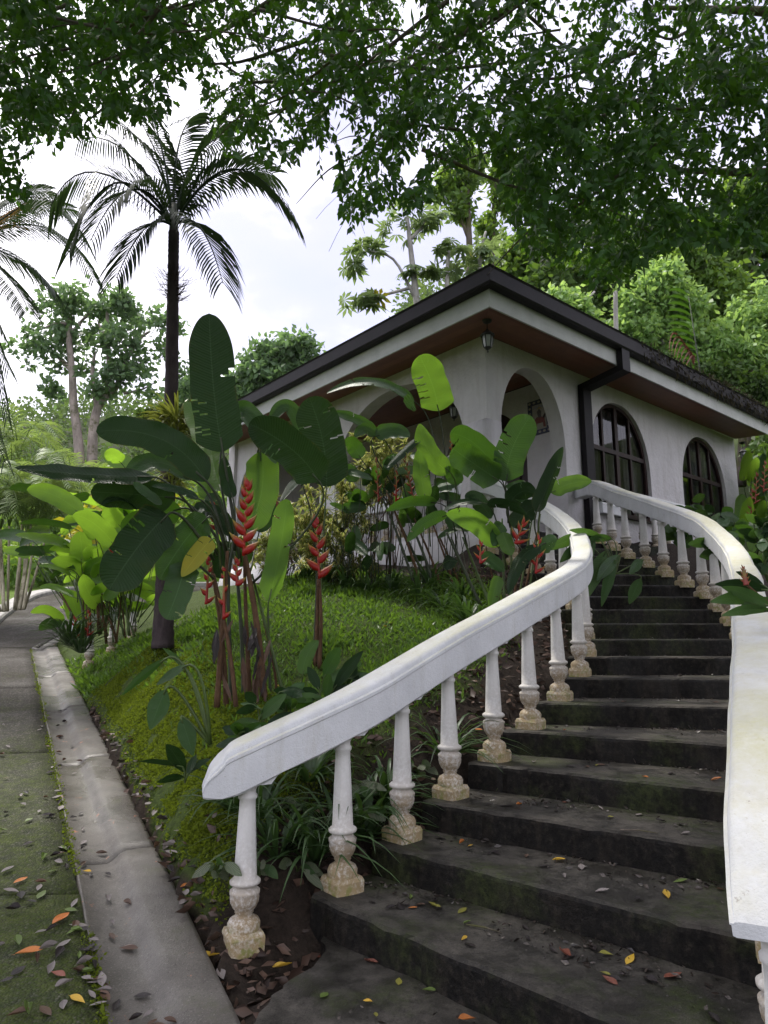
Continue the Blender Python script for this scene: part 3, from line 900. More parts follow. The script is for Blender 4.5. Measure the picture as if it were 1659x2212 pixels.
pm.add(pv, [(i * 24 + k, i * 24 + (k + 1) % 24, (i + 1) * 24 + (k + 1) % 24, (i + 1) * 24 + k) for i in range(3) for k in range(24)] + [tuple(72 + k for k in range(24))])
PL_ME = shape_mesh(pm, 'plinth', MT['baluster'], False)
def put_baluster(parent, p, h, yaw, tilt=0.0, sc=1.0):
    b = bpy.data.objects.new('baluster', BAL_ME); COL.objects.link(b); b.parent = parent
    b.location = Vector(p) - WLOC[parent.name]; b.rotation_euler = (tilt, tilt * .4, yaw); b.scale = (sc, sc, h / .772)
    q = bpy.data.objects.new('plinth', PL_ME); COL.objects.link(q); q.parent = b
    return b
def tangent_yaw(P, k):
    ks = sorted(P); i = ks.index(k); a = P[ks[max(0, i - 1)]]; b = P[ks[min(len(ks) - 1, i + 1)]]
    return math.atan2(b[1] - a[1], b[0] - a[0])
def stair_rail(name, label, P, zf, pre, post, gap=.772, tall=1.0, mat='white', left=False):
    root = thing(name, label, 'balustrade', (*P[1], zf(1)))
    gp = {k: gap + (.038 if left and k > 0 else 0) for k in P}
    pts = [Vector((*P[k], zf(k) + gp[k])) for k in sorted(P)]
    path = smooth_path([Vector(p) for p in pre] + pts + [Vector(p) for p in post], 6)
    first = smooth_path([Vector(p) for p in pre] + pts[:2], 12)
    path = first[:12 * len(pre)] + path[6 * len(pre):]
    sc = []
    L_ = 0
    for i, p in enumerate(path):
        if i: L_ += (path[i] - path[i - 1]).length
        r = .18 if left else .34; f = 1.0
        if pre and L_ < r: f = .38 + .62 * math.sin(math.pi / 2 * L_ / r) ** (.7 if left else .85)
        lift = (.075 * (1 - L_ / r) ** 2.0) if pre and L_ < r else 0
        if lift: f = max(.12, f - lift / RH * .8)
        sc.append((.90 + .10 * min(1, L_ / r) if pre else 1, f * tall, lift))
    m = sweep(path, rprof, True, sc)
    for i, v in enumerate(m.v):
        w = noise.noise(Vector(v) * 2.2) * .010 + noise.noise(Vector(v) * 9) * .004
        low = (i % len(rprof)) in (0, 1)
        m.v[i] = (v[0] + w, v[1] + w * .5, v[2] + w * .8 + (noise.noise(Vector(v) * 14) * .012 if low else 0))
    rail = m.build('handrail', MT[mat], root, False)
    me = rail.data
    me.polygons.foreach_set('use_smooth', np.ones(len(me.polygons), dtype=bool))
    if hasattr(me, 'set_sharp_from_angle'): me.set_sharp_from_angle(angle=math.radians(30))
    for k in sorted(P):
        yaw = tangent_yaw(P, k)
        z0 = zf(k) - .0
        put_baluster(root, (*P[k], z0), gp[k] + .02, yaw, RNG.uniform(-.012, .012))
        # mortar pad that levels the sloping rail over the baluster
        a = Vector((math.cos(yaw), math.sin(yaw), 0)); b = Vector((-a.y, a.x, 0))
        m = MB(); c_ = Vector((*P[k], z0 + gp[k])); lo_, hi_ = c_ + UZ * .010, c_ + UZ * .10
        m.add([lo_ - a * .085 - b * .078, lo_ + a * .095 - b * .078, hi_ + a * .175 - b * .080, hi_ - a * .085 - b * .08, lo_ - a * .085 + b * .078, lo_ + a * .095 + b * .078, hi_ + a * .175 + b * .080, hi_ - a * .085 + b * .08], [(0, 1, 2, 3), (7, 6, 5, 4), (0, 4, 5, 1), (1, 5, 6, 2), (3, 2, 6, 7), (0, 3, 7, 4)])
        for i, v in enumerate(m.v): m.v[i] = tuple(Vector(v) + Vector((noise.noise(Vector(v) * 20), noise.noise(Vector(v) * 21), 0)) * .01)
        m.build('mortar_pad', MT['white'], root)
    return root
stair_rail('stair_balustrade', 'white balustrade with thick sloping handrail left of the dark steps, flowers beside it', BL, lambda k: max(RISE * k, 0.0) if k else 0.0,
           [(-.945, 3.785, .665), (-.91, 3.795, .685), (-.86, 3.815, .705)], [(1.28, 9.72, 17 * RISE + .70)], tall=1.0, left=True)
stair_rail('stair_balustrade', 'white balustrade with yellowish mossy handrail right of the dark steps, nearest the camera', BR, lambda k: RISE * k,
           [(.935, 1.815, .735), (.975, 1.89, .755)], [(3.40, 11.35, 18.3 * RISE + .76), (3.38, 11.62, 18.4 * RISE + .765)], tall=1.0, mat='whitemossy')

def level_rail(name, label, a, b, zb, h, n, step=None, sc=.8):
    a, b = Vector(a), Vector(b)
    root = thing(name, label, 'balustrade', (a.x, a.y, zb))
    path = [a.lerp(b, i / 12) for i in range(13)]
    path = [Vector((p.x, p.y, p.z)) for p in path]
    m = sweep([p + UZ * h for p in path], [(x * .9, z * .75) for x, z in rprof])
    m.build('handrail', MT['white'], root)
    yaw = math.atan2((b - a).y, (b - a).x)
    for i in range(n):
        p = a.lerp(b, (i + .5) / n)
        put_baluster(root, p, h + .02, yaw, 0, sc)
    return root
# landing balustrade beside the window wall, and the short piece at the downpipe
p = H(2.35, -.36, FLOOR - .22); q = H(2.95, -.36, FLOOR - .22)
level_rail('landing_balustrade', 'short white balustrade piece in front of the dark downpipe at the stair top', p, q, p.z, .60, 1, sc=.85)
p = H(3.05, -.62, FLOOR - .2); q = H(4.75, -.62, FLOOR - .2)
level_rail('landing_balustrade', 'white level balustrade under the large arched window behind the stair rail', p, q, p.z, .78, 4, sc=.85)
m = MB(); m.box(H(4.0, -.55, FLOOR - .42), UR * 2.0, UL * .5, UZ * .20); tag(m.build('landing_slab', MT['step']), kind='structure')

# ================================================================== house
house = thing('white_house', 'white plastered house with arched porch, arched windows and dark hipped roof', 'house', H(0, 0, FLOOR))
TH = .28
def ell(c, hw, zs, za, zb, n=28):
    """arch outline (s, z), from the left foot up and over to the right foot"""
    pts = [(c - hw, zb)]
    for i in range(n + 1):
        a = math.pi * (1 - i / n)
        ca, sa = math.cos(a), math.sin(a)
        pts.append((c + hw * math.copysign(abs(ca) ** .92, ca), zs + (za - zs) * abs(sa) ** 1.0))
    pts.append((c + hw, zb)); return pts
def wall(name, o, u, nrm, outline, holes, th, mat, parent):
    """wall whose front face holds the outline (s, z); nrm points outward"""
    loops = [outline] + holes
    P3 = [[Vector((x, z, 0)) for x, z in lp] for lp in loops]
    tris = tessellate_polygon(P3)
    flat = [p for lp in loops for p in lp]
    m = MB(); n = len(flat)
    f = [o + u * s + UZ * z for s, z in flat]; bk = [p - nrm * th for p in f]
    fs_ = []
    for t in tris:
        a, b, c = t
        nn_ = (f[b] - f[a]).cross(f[c] - f[a])
        if nn_.dot(nrm) < 0: a, b, c = c, b, a
        fs_.append((a, b, c)); fs_.append((n + c, n + b, n + a))
    k = 0
    for lp in loops:
        q = len(lp)
        for i in range(q):
            a, b = k + i, k + (i + 1) % q
            fs_.append((a, b, n + b, n + a))
        k += q
    m.add(f + bk, fs_); return m.build(name, mat, parent)
ZT = 6.27; ZB = 2.0
o3 = Vector((C0.x, C0.y, 0))
arch_r = ell(1.17, .85, 4.72, 6.0, FLOOR + .002)
w1 = ell(3.80, 1.04, 4.72, 5.98, 3.78); w2 = ell(7.18, 1.02, 4.72, 5.96, 3.78)
def rectish(pts): return pts
wall('wall', o3, UR, -UL, [(0, ZB), (0, ZT), (8.88, ZT), (8.88, ZB)], [arch_r, w1, w2], TH, MT['plaster'], house)
archs_l = [ell(2.2, 1.72, 4.62, 6.0, FLOOR + .002), ell(6.2, 1.72, 4.62, 6.0, FLOOR + .002)]
wall('wall', o3 + UL * TH * 1.002, UL, -UR, [(0, ZB), (0, ZT), (8.0, ZT), (8.0, ZB)], [[(s - TH, z) for s, z in a] for a in archs_l], TH, MT['plaster'], house)
# corner column thickens the joint, slightly battered foot
m = MB()
vs_ = []
for z, g in ((2.0, .16), (3.6, .10), (4.3, .02), (4.9, .004)):
    for (a, b) in ((-g, -g), (.33 + g * .3, -g), (.33 + g * .3, .30), (.02, .48 + g * .3), (-g, .48 + g * .3)): vs_.append(H(a, b, z))
m.add(vs_, [(i * 5 + k, i * 5 + (k + 1) % 5, i * 5 + 5 + (k + 1) % 5, i * 5 + 5 + k) for i in range(3) for k in range(5)] + [tuple(15 + k for k in range(5))])
m.build('column', MT['plaster'], house, True)
# room wall behind the porch with its arched doorway, end walls, floor, ceiling
door_o = ell(2.30, 1.12, 4.9, 6.08, FLOOR + .002)
oP = H(2.50, .02, 0)
wall('wall', oP, UL, -UR, [(TH, FLOOR - .3), (TH, 6.36), (8.0, 6.36), (8.0, FLOOR - .3)], [door_o], .2, MT['plaster'], house)
m = MB(); m.box(H(4.44, 4.1, FLOOR - .11), UR * 4.15, UL * 3.8, UZ * .11); m.build('floor', MT['floor'], house)
m = MB(); m.box(H(4.40, 8.16, 4.2), UR * 4.48, UL * .15, UZ * 2.05); m.box(H(8.72, 4.2, 4.2), UR * .155, UL * 3.9, UZ * 2.05); m.build('wall', MT['plaster'], house)
# dark room inside: partition so that windows look into dim rooms
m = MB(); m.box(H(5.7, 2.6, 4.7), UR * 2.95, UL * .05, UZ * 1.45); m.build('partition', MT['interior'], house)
# wooden ceiling boards over porch and rooms
def planks(name, a, ulong, length, uacross, width, z, bw, th=.02, parent=house, mat=None, dz=0.0):
    n = int(round(width / bw))
    for i in range(n):
        c = a + ulong * (length / 2) + uacross * (bw * (i + .5)); c = Vector((c.x, c.y, z + dz * (i + .5) / n))
        m = MB(); m.box(c, ulong * (length / 2), uacross * (bw / 2 - .003), UZ * th / 2 + uacross * 0)
        if dz:
            for q, v in enumerate(m.v):
                d = (Vector(v) - c).dot(uacross); m.v[q] = (v[0], v[1], v[2] + d / bw * dz / n)
        m.build(name, mat or MT['soffit'], parent)
planks('ceiling_plank', H(.30, .30, 0), UL, 7.6, UR, 2.2, 6.385, .22)
m = MB(); m.box(H(5.6, 4.1, 6.32), UR * 2.85, UL * 3.8, UZ * .02); m.build('ceiling', MT['interior'], house)
# eaves
OV = .80; E0 = H(-OV, -OV, 0)
LR, LL = 9.75, 9.0           # eave lengths along the two sides
FB, FT = 6.20, 6.43
for i in range(5):            # soffit boards, mitred at the corner
    d0, d1 = OV * i / 5 + .002, OV * (i + 1) / 5 - .002
    zz = 6.215 + i * .012
    m = MB(); a, b = OV - d0, OV - d1
    m.add([H(-a, -a, zz), H(LR - OV, -a, zz), H(LR - OV, -b, zz + .01), H(-b, -b, zz + .01)] + [H(-a, -a, zz + .03), H(LR - OV, -a, zz + .03), H(LR - OV, -b, zz + .04), H(-b, -b, zz + .04)],
          [(0, 1, 2, 3), (4, 7, 6, 5), (0, 4, 5, 1), (2, 6, 7, 3), (0, 3, 7, 4), (1, 5, 6, 2)]); m.build('soffit_plank', MT['soffit'], house)
    m = MB()
    m.add([H(-a, -a + .003, zz), H(-a, LL - OV, zz), H(-b, LL - OV, zz + .01), H(-b, -b + .003, zz + .01)] + [H(-a, -a + .003, zz + .03), H(-a, LL - OV, zz + .03), H(-b, LL - OV, zz + .04), H(-b, -b + .003, zz + .04)],
          [(3, 2, 1, 0), (5, 6, 7, 4), (1, 5, 4, 0), (3, 7, 6, 2), (4, 7, 3, 0), (2, 6, 5, 1)]); m.build('soffit_plank', MT['soffit'], house)
def lboard(name, mat, inset, z0, z1, th):
    g = OV + inset
    m = MB(); m.add([H(-g, -g, z0), H(LR - OV, -g, z0), H(LR - OV, -g, z1), H(-g, -g, z1), H(-g + th, -g + th, z0), H(LR - OV, -g + th, z0), H(LR - OV, -g + th, z1), H(-g + th, -g + th, z1)],
          [(0, 1, 2, 3), (5, 4, 7, 6), (3, 2, 6, 7), (1, 0, 4, 5), (1, 5, 6, 2), (0, 3, 7, 4)]); m.build(name, mat, house)
    m = MB(); m.add([H(-g, -g, z0), H(-g, LL - OV, z0), H(-g, LL - OV, z1), H(-g, -g, z1), H(-g + th, -g + th, z0), H(-g + th, LL - OV, z0), H(-g + th, LL - OV, z1), H(-g + th, -g + th, z1)],
          [(3, 2, 1, 0), (6, 7, 4, 5), (7, 6, 2, 3), (5, 4, 0, 1), (2, 6, 5, 1), (4, 7, 3, 0)]); m.build(name, mat, house)
lboard('fascia_board', MT['fascia'], 0.004, 6.17, 6.44, .03)
# box gutter: bottom, front lip, back
def boxgutter(u_is_r):
    m = MB(); g0, g1 = OV + .006, OV + .15
    prof = [(g0, 6.44), (g0 + .02, 6.43), (g1 - .02, 6.44), (g1, 6.47), (g1 + .01, 6.66), (g1 + .03, 6.69), (g1 + .01, 6.70), (g1 - .01, 6.67), (g1 - .02, 6.50), (g0, 6.50)]
    L1 = (LR if u_is_r else LL) - OV
    n = len(prof); vs_ = []
    for e in (0, 1):
        for (g, z) in prof:
            if u_is_r: vs_.append(H(-g if not e else L1, -g, z))
            else: vs_.append(H(-g, -g if not e else L1, z))
    fs_ = [(k, (k + 1) % n, n + (k + 1) % n, n + k) for k in range(n)] + [tuple(range(n)), tuple(n + k for k in range(n))]
    m.add(vs_, fs_); m.build('roof_gutter', MT['metal'], house)
boxgutter(True); boxgutter(False)
# hipped roof sheets
RP = .34
hp = [H(-OV - .05, -OV - .05, 6.72), H(LR - OV, -OV - .05, 6.72), H(LR - OV, LL - OV, 6.72), H(-OV - .05, LL - OV, 6.72)]
rid = 3.9
a, b = H(-OV + rid, -OV + rid, 6.72 + rid * RP), H(LR - OV - rid, -OV + rid, 6.72 + rid * RP)
m = MB(); m.add(hp + [a, b] + [p - UZ * .05 for p in hp], [(0, 1, 5, 4), (1, 2, 5), (2, 3, 4, 5), (3, 0, 4), (0, 6, 7, 1), (1, 7, 8, 2), (2, 8, 9, 3), (3, 9, 6, 0), (9, 8, 7, 6)])
m.build('roof', MT['roof'], house)
# downpipe: drop from gutter, sloping elbow back to the wall, down the wall
pc = 2.575
def boxpipe(pts, w, d, u, name='downpipe'):
    m = MB()
    for p, q in zip(pts[:-1], pts[1:]):
        t = (q - p); ln = t.length; t.normalize()
        b = t.cross(u).normalized(); m.box((p + q) / 2, u * w, b * d, t * (ln / 2 + d * .8))
    return m.build(name, MT['metal'], house)
boxpipe([H(pc, -OV - .07, 6.50), H(pc, -OV - .07, 6.10), H(pc, -.075, 5.98), H(pc, -.075, FLOOR - .6)], .12, .055, UR)
# debris in the roof gutter over the right half: moss and dead leaves hanging over
pp, ff = [], []
for i in range(900):
    s = 3.0 + (LR - OV - 3.0) * NR.random() ** .8
    hang = NR.random() ** 2 * .30
    c = np.array(H(s, -OV - .14 - .04 * NR.random(), 6.70 - hang + .06 * NR.random())); d = np.array([NR.normal() * .4, NR.normal() * .4, -1.0 if hang > .05 else NR.normal()])
    d /= np.linalg.norm(d); side = np.cross(d, NR.normal(size=3)); side /= np.linalg.norm(side)
    L_ = .04 + .10 * NR.random() * (1.6 if hang > .1 else 1); w = .012
    b0 = len(pp); pp += [c, c + d * L_ * .5 + side * w, c + d * L_, c + d * L_ * .5 - side * w]; ff.append((b0, b0 + 1, b0 + 2, b0 + 3))
tag(build('moss_litter', np.array(pp), np.array(ff), leafmat('gutter_debris', (.035, .030, .016), (.05, .05, .02), .1, .8, .1), house), kind='stuff')

# windows
def window(c, hw, zs, za, zb):
    out = ell(c, hw - .004, zs, za - .004, zb + .004); inn = ell(c, hw - .075, zs, za - .075, zb + .09)
    m = MB(); n = len(out); D = .07
    f = [o3 + UR * s + UZ * z + UL * D for s, z in out] + [o3 + UR * s + UZ * z + UL * D for s, z in inn]
    f2 = [p + UL * .06 for p in f]
    fs_ = [(i, (i + 1) % n, n + (i + 1) % n, n + i) for i in range(n)]
    m.add(f + f2, fs_ + [tuple(2 * n + k for k in reversed(q)) for q in fs_] + [(n + i, n + (i + 1) % n, 3 * n + (i + 1) % n, 3 * n + i) for i in range(n)])
    win = m.build('window', MT['frame'], house)
    def topz(s):
        x = min(.999, abs(s - c) / (hw - .09)); return zs + (za - .09 - zs) * math.sqrt(1 - x ** (2 / .92))
    nb = 4; i0, i1 = c - hw + .09, c + hw - .09; zm = 5.02
    for k in range(1, nb):
        s = i0 + (i1 - i0) * k / nb; w = .028 if k != 2 else .050
        m = MB(); zt_ = topz(s); m.box(o3 + UR * s + UZ * ((zb + .09 + zt_) / 2) + UL * (D + .03), UR * w, UL * .028, UZ * ((zt_ - zb - .09) / 2 + .02)); m.build('mullion', MT['frame'], win)
    m = MB(); m.box(o3 + UR * c + UZ * zm + UL * (D + .03), UR * (hw - .085), UL * .031, UZ * .042); m.build('transom', MT['frame'], win)
    for k in range(nb):
        a, b = i0 + (i1 - i0) * k / nb, i0 + (i1 - i0) * (k + 1) / nb
        for lo, hi in ((zb + .09, zm), (zm, 9)):
            pts = [(a, lo), (b, lo)]
            for j in range(9):
                s = b + (a - b) * j / 8; pts.append((s, max(lo + .01, min(hi, topz(s)))))
            m = MB(); m.add([o3 + UR * s + UZ * z + UL * (D + .035) for s, z in pts], [tuple(range(len(pts)))]); m.build('pane', MT['glass'], win)
    # sill of dark tile
    m = MB(); m.box(o3 + UR * c + UZ * (zb - .02) + UL * .06, UR * (hw + .03), UL * .14, UZ * .018); m.build('sill', MT['frame'], win)
    # gathered curtains behind the glass
    for a, b in ((c - hw + .1, c - hw + .62), (c - .12, c + .32), (c + hw - .55, c + hw - .1)):
        m = MB(); n = 28; vs_ = []
        for i in range(n + 1):
            s = a + (b - a) * i / n; y = D + .20 + .03 * math.sin(i * 1.5) + .012 * math.sin(i * .6)
            vs_ += [o3 + UR * s + UL * y + UZ * (zb + .02), o3 + UR * s + UL * y + UZ * 5.92]
        m.add(vs_, [(i * 2, i * 2 + 2, i * 2 + 3, i * 2 + 1) for i in range(n)]); m.build('curtain', MT['curtain'], win, True)
    return win
window(3.80, 1.04, 4.72, 5.98, 3.78); window(7.18, 1.02, 4.72, 5.96, 3.78)
# arched doors in the room wall
m = MB(); o_ = [oP + UL * s + UZ * z + UR * .09 for s, z in door_o]; m.add(o_, [tuple(range(len(o_)))]); dr = m.build('door', MT['frame'], house)
for k in range(-2, 3):
    m = MB(); s = 2.30 + k * .42; h_ = 4.9 + 1.1 * math.sqrt(max(0, 1 - (k * .42 / 1.12) ** 2))
    m.box(oP + UL * s + UR * .07 + UZ * ((FLOOR + h_) / 2), UL * .045, UR * .02, UZ * ((h_ - FLOOR) / 2)); m.build('door_stile', MT['frame'], dr)
# porch railings inside the left arches, with the low plinth below
for k, (c, hw) in enumerate(((2.2, 1.70), (6.2, 1.70))):
    a, b = H(.14, c - hw, FLOOR + .03), H(.14, c + hw, FLOOR + .03)
    level_rail('porch_balustrade', ('white porch railing in the wide arch by the corner column' if k == 0 else 'white porch railing in the farther arch behind the yellow striped shrubs'), a, b, a.z, .52, 9, sc=.72)
m = MB()
vs_ = []
for i in range(41):
    t = -.15 + 8.4 * i / 40
    for g, z in ((.30, 2.2), (.26, 2.75), (.20, 3.05), (.06, 3.17), (-.01, 3.18)):
        w = .035 * noise.noise(Vector((t * 2.2, z * 3, 7)))
        vs_.append(H(-g - w, t, z))
m.add(vs_, [(i * 5 + k, i * 5 + k + 1, i * 5 + 6 + k, i * 5 + 5 + k) for i in range(40) for k in range(4)])
m.build('base_wall', MT['plaster'], house, True)

# tile picture on the room wall
tp = thing('tile_picture', 'framed ceramic tile picture of a rider on a red ox with blue border', 'tile picture', H(2.44, .84, 5.67))
MT['tileb'] = plain('blue_white_border_tile', (.05, .055, .10), .25, .5, 40, .8)
MT['tilew'] = plain('cream_glazed_tile', (.30, .28, .24), .2, .5, 6, .12)
MT['grout'] = plain('tile_grout', (.20, .19, .18), .8, .2)
def tilebox(s, z, hs, hz, mat, name, th=.012, par=tp, out=.0):
    m = MB(); m.box(oP + UL * s + UZ * z - UR * (.012 + out), UL * hs, UR * th / 2, UZ * hz); return m.build(name, mat, par)
tilebox(.84, 5.665, .265, .345, MT['grout'], 'backing', .010)
TS, TZ = .53 / 5, .69 / 7
for i in range(5):
    for j in range(7):
        if i in (0, 4) or j in (0, 6):
            s, z = .84 - .265 + TS * (i + .5), 5.665 - .345 + TZ * (j + .5)
            t_ = tilebox(s, z, TS / 2 - .003, TZ / 2 - .003, MT['tileb'], 'border_tile', .012, tp, .010)
            m = MB(); m.lathe([(.001, 0), (.030, 0), (.030, .002)], n=9); vs_ = [oP + UL * (s + v[0] * 1.1) + UZ * (z + v[1] * .8) - UR * (.0285 + v[2]) for v in m.v]
            m2 = MB(); m2.add(vs_, m.f); m2.build('scroll', MT['tilew'], t_)
for i in range(2):
    for j in range(3): tilebox(.84 + (i - .5) * .159, 5.665 + (j - 1) * .164, .0775, .080, MT['tilew'], 'picture_tile', .012, tp, .010)
def blob(pts, c, name, out):
    mt = plain(name + '_glaze', c, .25, .5, 30, .3)
    m = MB(); m.add([oP + UL * (.84 + x) + UZ * (5.665 + y) - UR * out for x, y in pts], [tuple(range(len(pts)))]); m.build(name, mt, tp)
blob([(.13, -.22), (.14, -.08), (.06, .0), (-.04, .0), (-.12, -.05), (-.145, -.22), (-.09, -.22), (-.08, -.13), (.05, -.13), (.07, -.22)], (.17, .05, .04), 'ox_print', .0300)
blob([(-.12, -.06), (-.15, .01), (-.14, .05), (-.10, .01), (-.07, -.03)], (.05, .03, .03), 'ox_head_print', .0304)
blob([(.02, -.02), (.05, .10), (.0, .16), (-.05, .10), (-.05, -.02)], (.08, .07, .07), 'rider_print', .0308)
blob([(.05, .15), (-.01, .20), (-.07, .15)], (.30, .22, .12), 'hat_print', .0312)
blob([(.15, .17), (.08, .22), (-.02, .22), (-.14, .21), (-.10, .18), (.05, .17)], (.25, .25, .27), 'cloud_print', .0296)
# lanterns
def lantern(label, p, ztop, sc=1.0):
    r = thing('hanging_lantern', label, 'lantern', p)
    def LA(prof, name, mat, n=10, par=r):
        m = MB(); m.lathe([(a * sc, z * sc) for a, z in prof], p, n); return m.build(name, mat, par, False)
    LA([(.006, -.13), (.012, -.11), (.007, -.10), (.030, -.08), (.048, -.062), (.05, -.055)], 'finial', MT['iron'])
    LA([(.048, -.055), (.062, .0), (.068, .06), (.066, .10)], 'glass', MT['lampglass'], 6)
    LA([(.095, .098), (.098, .110), (.070, .135), (.040, .165), (.016, .178), (.018, .19), (.006, .20)], 'cap', MT['iron'])
    m = MB()
    for k in range(6):
        a = 2 * math.pi * k / 6 + .0
        m.tube([p + Vector((math.cos(a) * rr, math.sin(a) * rr, z)) * sc for rr, z in ((.052, -.056), (.066, .0), (.072, .06), (.070, .10))], .007 * sc, 4)
    m.build('cage', MT['iron'], r)
    m = MB(); m.tube([p + UZ * .19 * sc, Vector((p.x, p.y, ztop))], .008, 6); m.build('stem', MT['iron'], r)
    m = MB(); m.lathe([(.02, -.05), (.06, -.03), (.075, 0)], (p.x, p.y, ztop - .003), 12); m.build('ceiling_rose', MT['iron'], r)
    return r
lantern('black iron lantern hanging under the eave at the house corner', H(-.40, -.40, 5.87), 6.235, 1.15)
lantern('small black lantern hanging at the far right eave end', H(9.1, -.10, 5.85), 6.20)
lantern('black lantern hanging inside the porch behind the wide arch', H(1.25, 1.9, 5.72), 6.372, 1.1)

# second white balustrade far off beside the upper road, half hidden by plants
r = thing('garden_balustrade', 'distant white stair railing behind the left plants by the upper road', 'balustrade', W(205, 1390, 11.5))
p0, p1 = W(180, 1330, 11.2), W(330, 1255, 13.0)
pth = smooth_path([p0 + Vector((0, -.1, -.12)), p0, p0.lerp(p1, .5) + UZ * .03, p1], 5)
sweep([p - UZ * .2 for p in pth], rprof).build('handrail', MT['white'], r)
for t in (.12, .42, .72): 
    q = p0.lerp(p1, t) - UZ * .2
    put_baluster(r, q - UZ * .72, .74, .4)
# ================================================================== air
m = MB(); m.box((-20, 150, 41), (430, 0, 0), (0, 450, 0), (0, 0, 55))
hm = bpy.data.materials.new('haze_air'); hm.use_nodes = True; hm.node_tree.nodes.clear()
ho = hm.node_tree.nodes.new('ShaderNodeOutputMaterial'); hv = hm.node_tree.nodes.new('ShaderNodeVolumePrincipled')
hv.inputs['Color'].default_value = (.95, .96, 1.0, 1); hv.inputs['Density'].default_value = 0.00012; hv.inputs['Anisotropy'].default_value = 0.2
hm.node_tree.links.new(hv.outputs[0], ho.inputs['Volume'])
tag(m.build('haze', hm), 'thin pale haze in the air', 'haze', None, 'stuff')
# ================================================================== plants: builders
def blade_geo(base, mid, tip, hw, roll=0., fold=.25, curl=.15, tears=(), seed=0, n=34, shape='heli', wav=.05):
    if tears: n = 72
    """a broad leaf along base-mid-tip; hw half width in metres; roll turns it about its midrib (0 = facing the camera)"""
    rib = through(base, mid, tip, n)
    rr = random.Random(seed)
    Ltot = sum((rib[i + 1] - rib[i]).length for i in range(n))
    cols = (-1.0, -.72, -.36, 0.0, .36, .72, 1.0)
    vs_, uv, fs_ = [], [], []
    acc = 0
    for i, p in enumerate(rib):
        t = i / n
        if i: acc += (rib[i] - rib[i - 1]).length
        tg = (rib[min(i + 1, n)] - rib[max(i - 1, 0)]).normalized()
        v = (p - CAM).normalized()
        s = tg.cross(v)
        if s.length < .05: s = tg.cross(UZ)
        s.normalize(); nn = s.cross(tg).normalized()
        l = s * math.cos(roll) + nn * math.sin(roll)
        N_ = l.cross(tg).normalized()
        if shape == 'blunt':
            w = min(1, (t / .13)) ** .62 if t < .13 else 1.0
            w *= 1 - .08 * t
            if t > .74: w *= max(0.0, 1 - ((t - .74) / .26) ** 2.3) ** .55
        elif shape == 'heli':
            q_ = min(1, t / .20); w = (q_ * (2 - q_)) ** .62
            w *= 1 - .08 * t
            if t > .56: w *= max(0.0, 1 - ((t - .56) / .44) ** 2.1) ** .68
        elif shape == 'lance':
            w = max(0, math.sin(math.pi * min(1, t * .97 + .015))) ** .8 * (1.08 - .25 * t)
        else:
            w = max(0, math.sin(math.pi * t ** .75)) ** .75
        w = max(w, .012) * hw
        for c in cols:
            a = abs(c); sg = 1 if c > 0 else -1
            wo = 1 + wav * 1.9 * noise.noise(Vector((t * 5, sg * 3.1, seed))) * a
            up = fold * a * w + curl * w * (-(a ** 2)) + wav * w * noise.noise(Vector((t * 6, c * 2, seed + 9))) * a + wav * .8 * w * math.sin(t * 23 + seed + sg) * a * a
            vs_.append(p + l * (c * w * wo * math.cos(fold * .6)) + N_ * up)
            uv.append((c, acc / max(hw, .02) * .55))
    K = len(cols)
    for i in range(n):
        t = (i + .5) / n
        for c in range(K - 1):
            skip = False
            for (sd_, t0, dt) in tears:
                ring_ = (c - 2) if sd_ > 0 else (3 - c)
                if ring_ >= 2 and abs(t - t0 - .02 * (ring_ - 2)) < (.0075 if dt < .05 else (.009 if ring_ == 2 else .03)): skip = True
            if skip: continue
            q = i * K + c
            fs_.append((q, q + 1, q + K + 1, q + K))
    # open the torn strips a little: shift the free edges along the rib
    return vs_, fs_, uv

def leaf(parent, base, mid, tip, hw, mat, name='leaf', **kw):
    vs_, fs_, uv = blade_geo(base, mid, tip, hw, **kw)
    return build(name, vs_, fs_, MT[mat] if isinstance(mat, str) else mat, parent, True, uv)

def pleaf(parent, b, t, Yb, Yt, hw, mat, m=None, stem=None, sr=.011, seed=None, smat='darkstalk', **kw):
    """leaf between two places the photograph shows; hw in photo pixels; stem: (pixel, Y) at which its stalk starts"""
    Yt = Yt if Yt is not None else Yb
    B, T = W(*b, Yb), W(*t, Yt)
    if m is None: M = B.lerp(T, .5) + UZ * (B - T).length * .04
    else: M = W(*m, (Yb + Yt) / 2)
    seed = seed if seed is not None else int(b[0] * 3 + t[1])
    r_ = random.Random(seed)
    if hw >= 28 and 'shape' not in kw: kw['shape'] = 'blunt'
    if 'curl' not in kw: kw['curl'] = r_.uniform(.1, .55)
    if 'fold' not in kw: kw['fold'] = r_.uniform(.08, .4)
    if kw.get('n', 34) >= 34 and 'tears' not in kw and kw.get('shape') != 'lance':
        kw['tears'] = [(r_.choice((-1, 1)), r_.uniform(.2, .85), r_.choice((.018, .02, .03))) for _ in range(r_.randrange(0, 4))]
    d = (B - CAM).length
    o = leaf(parent, B, M, T, hw * d / FPX * .97, mat, seed=seed, **kw)
    if stem:
        S = Vector(stem) if len(stem) == 3 and isinstance(stem, Vector) else W(stem[0], stem[1], stem[2])
        pull = (B - M).normalized() * (S - B).length * .35
        pts = bez(S, B + pull * .8, B, 9)
        pts += [B.lerp(M, .25) - UZ * .002]
        mb = MB(); mb.tube(pts, [sr * (1 - .45 * i / len(pts)) for i in range(len(pts))], 6)
        k = mb.build('leaf_stalk', MT[smat], parent, True)
    return o

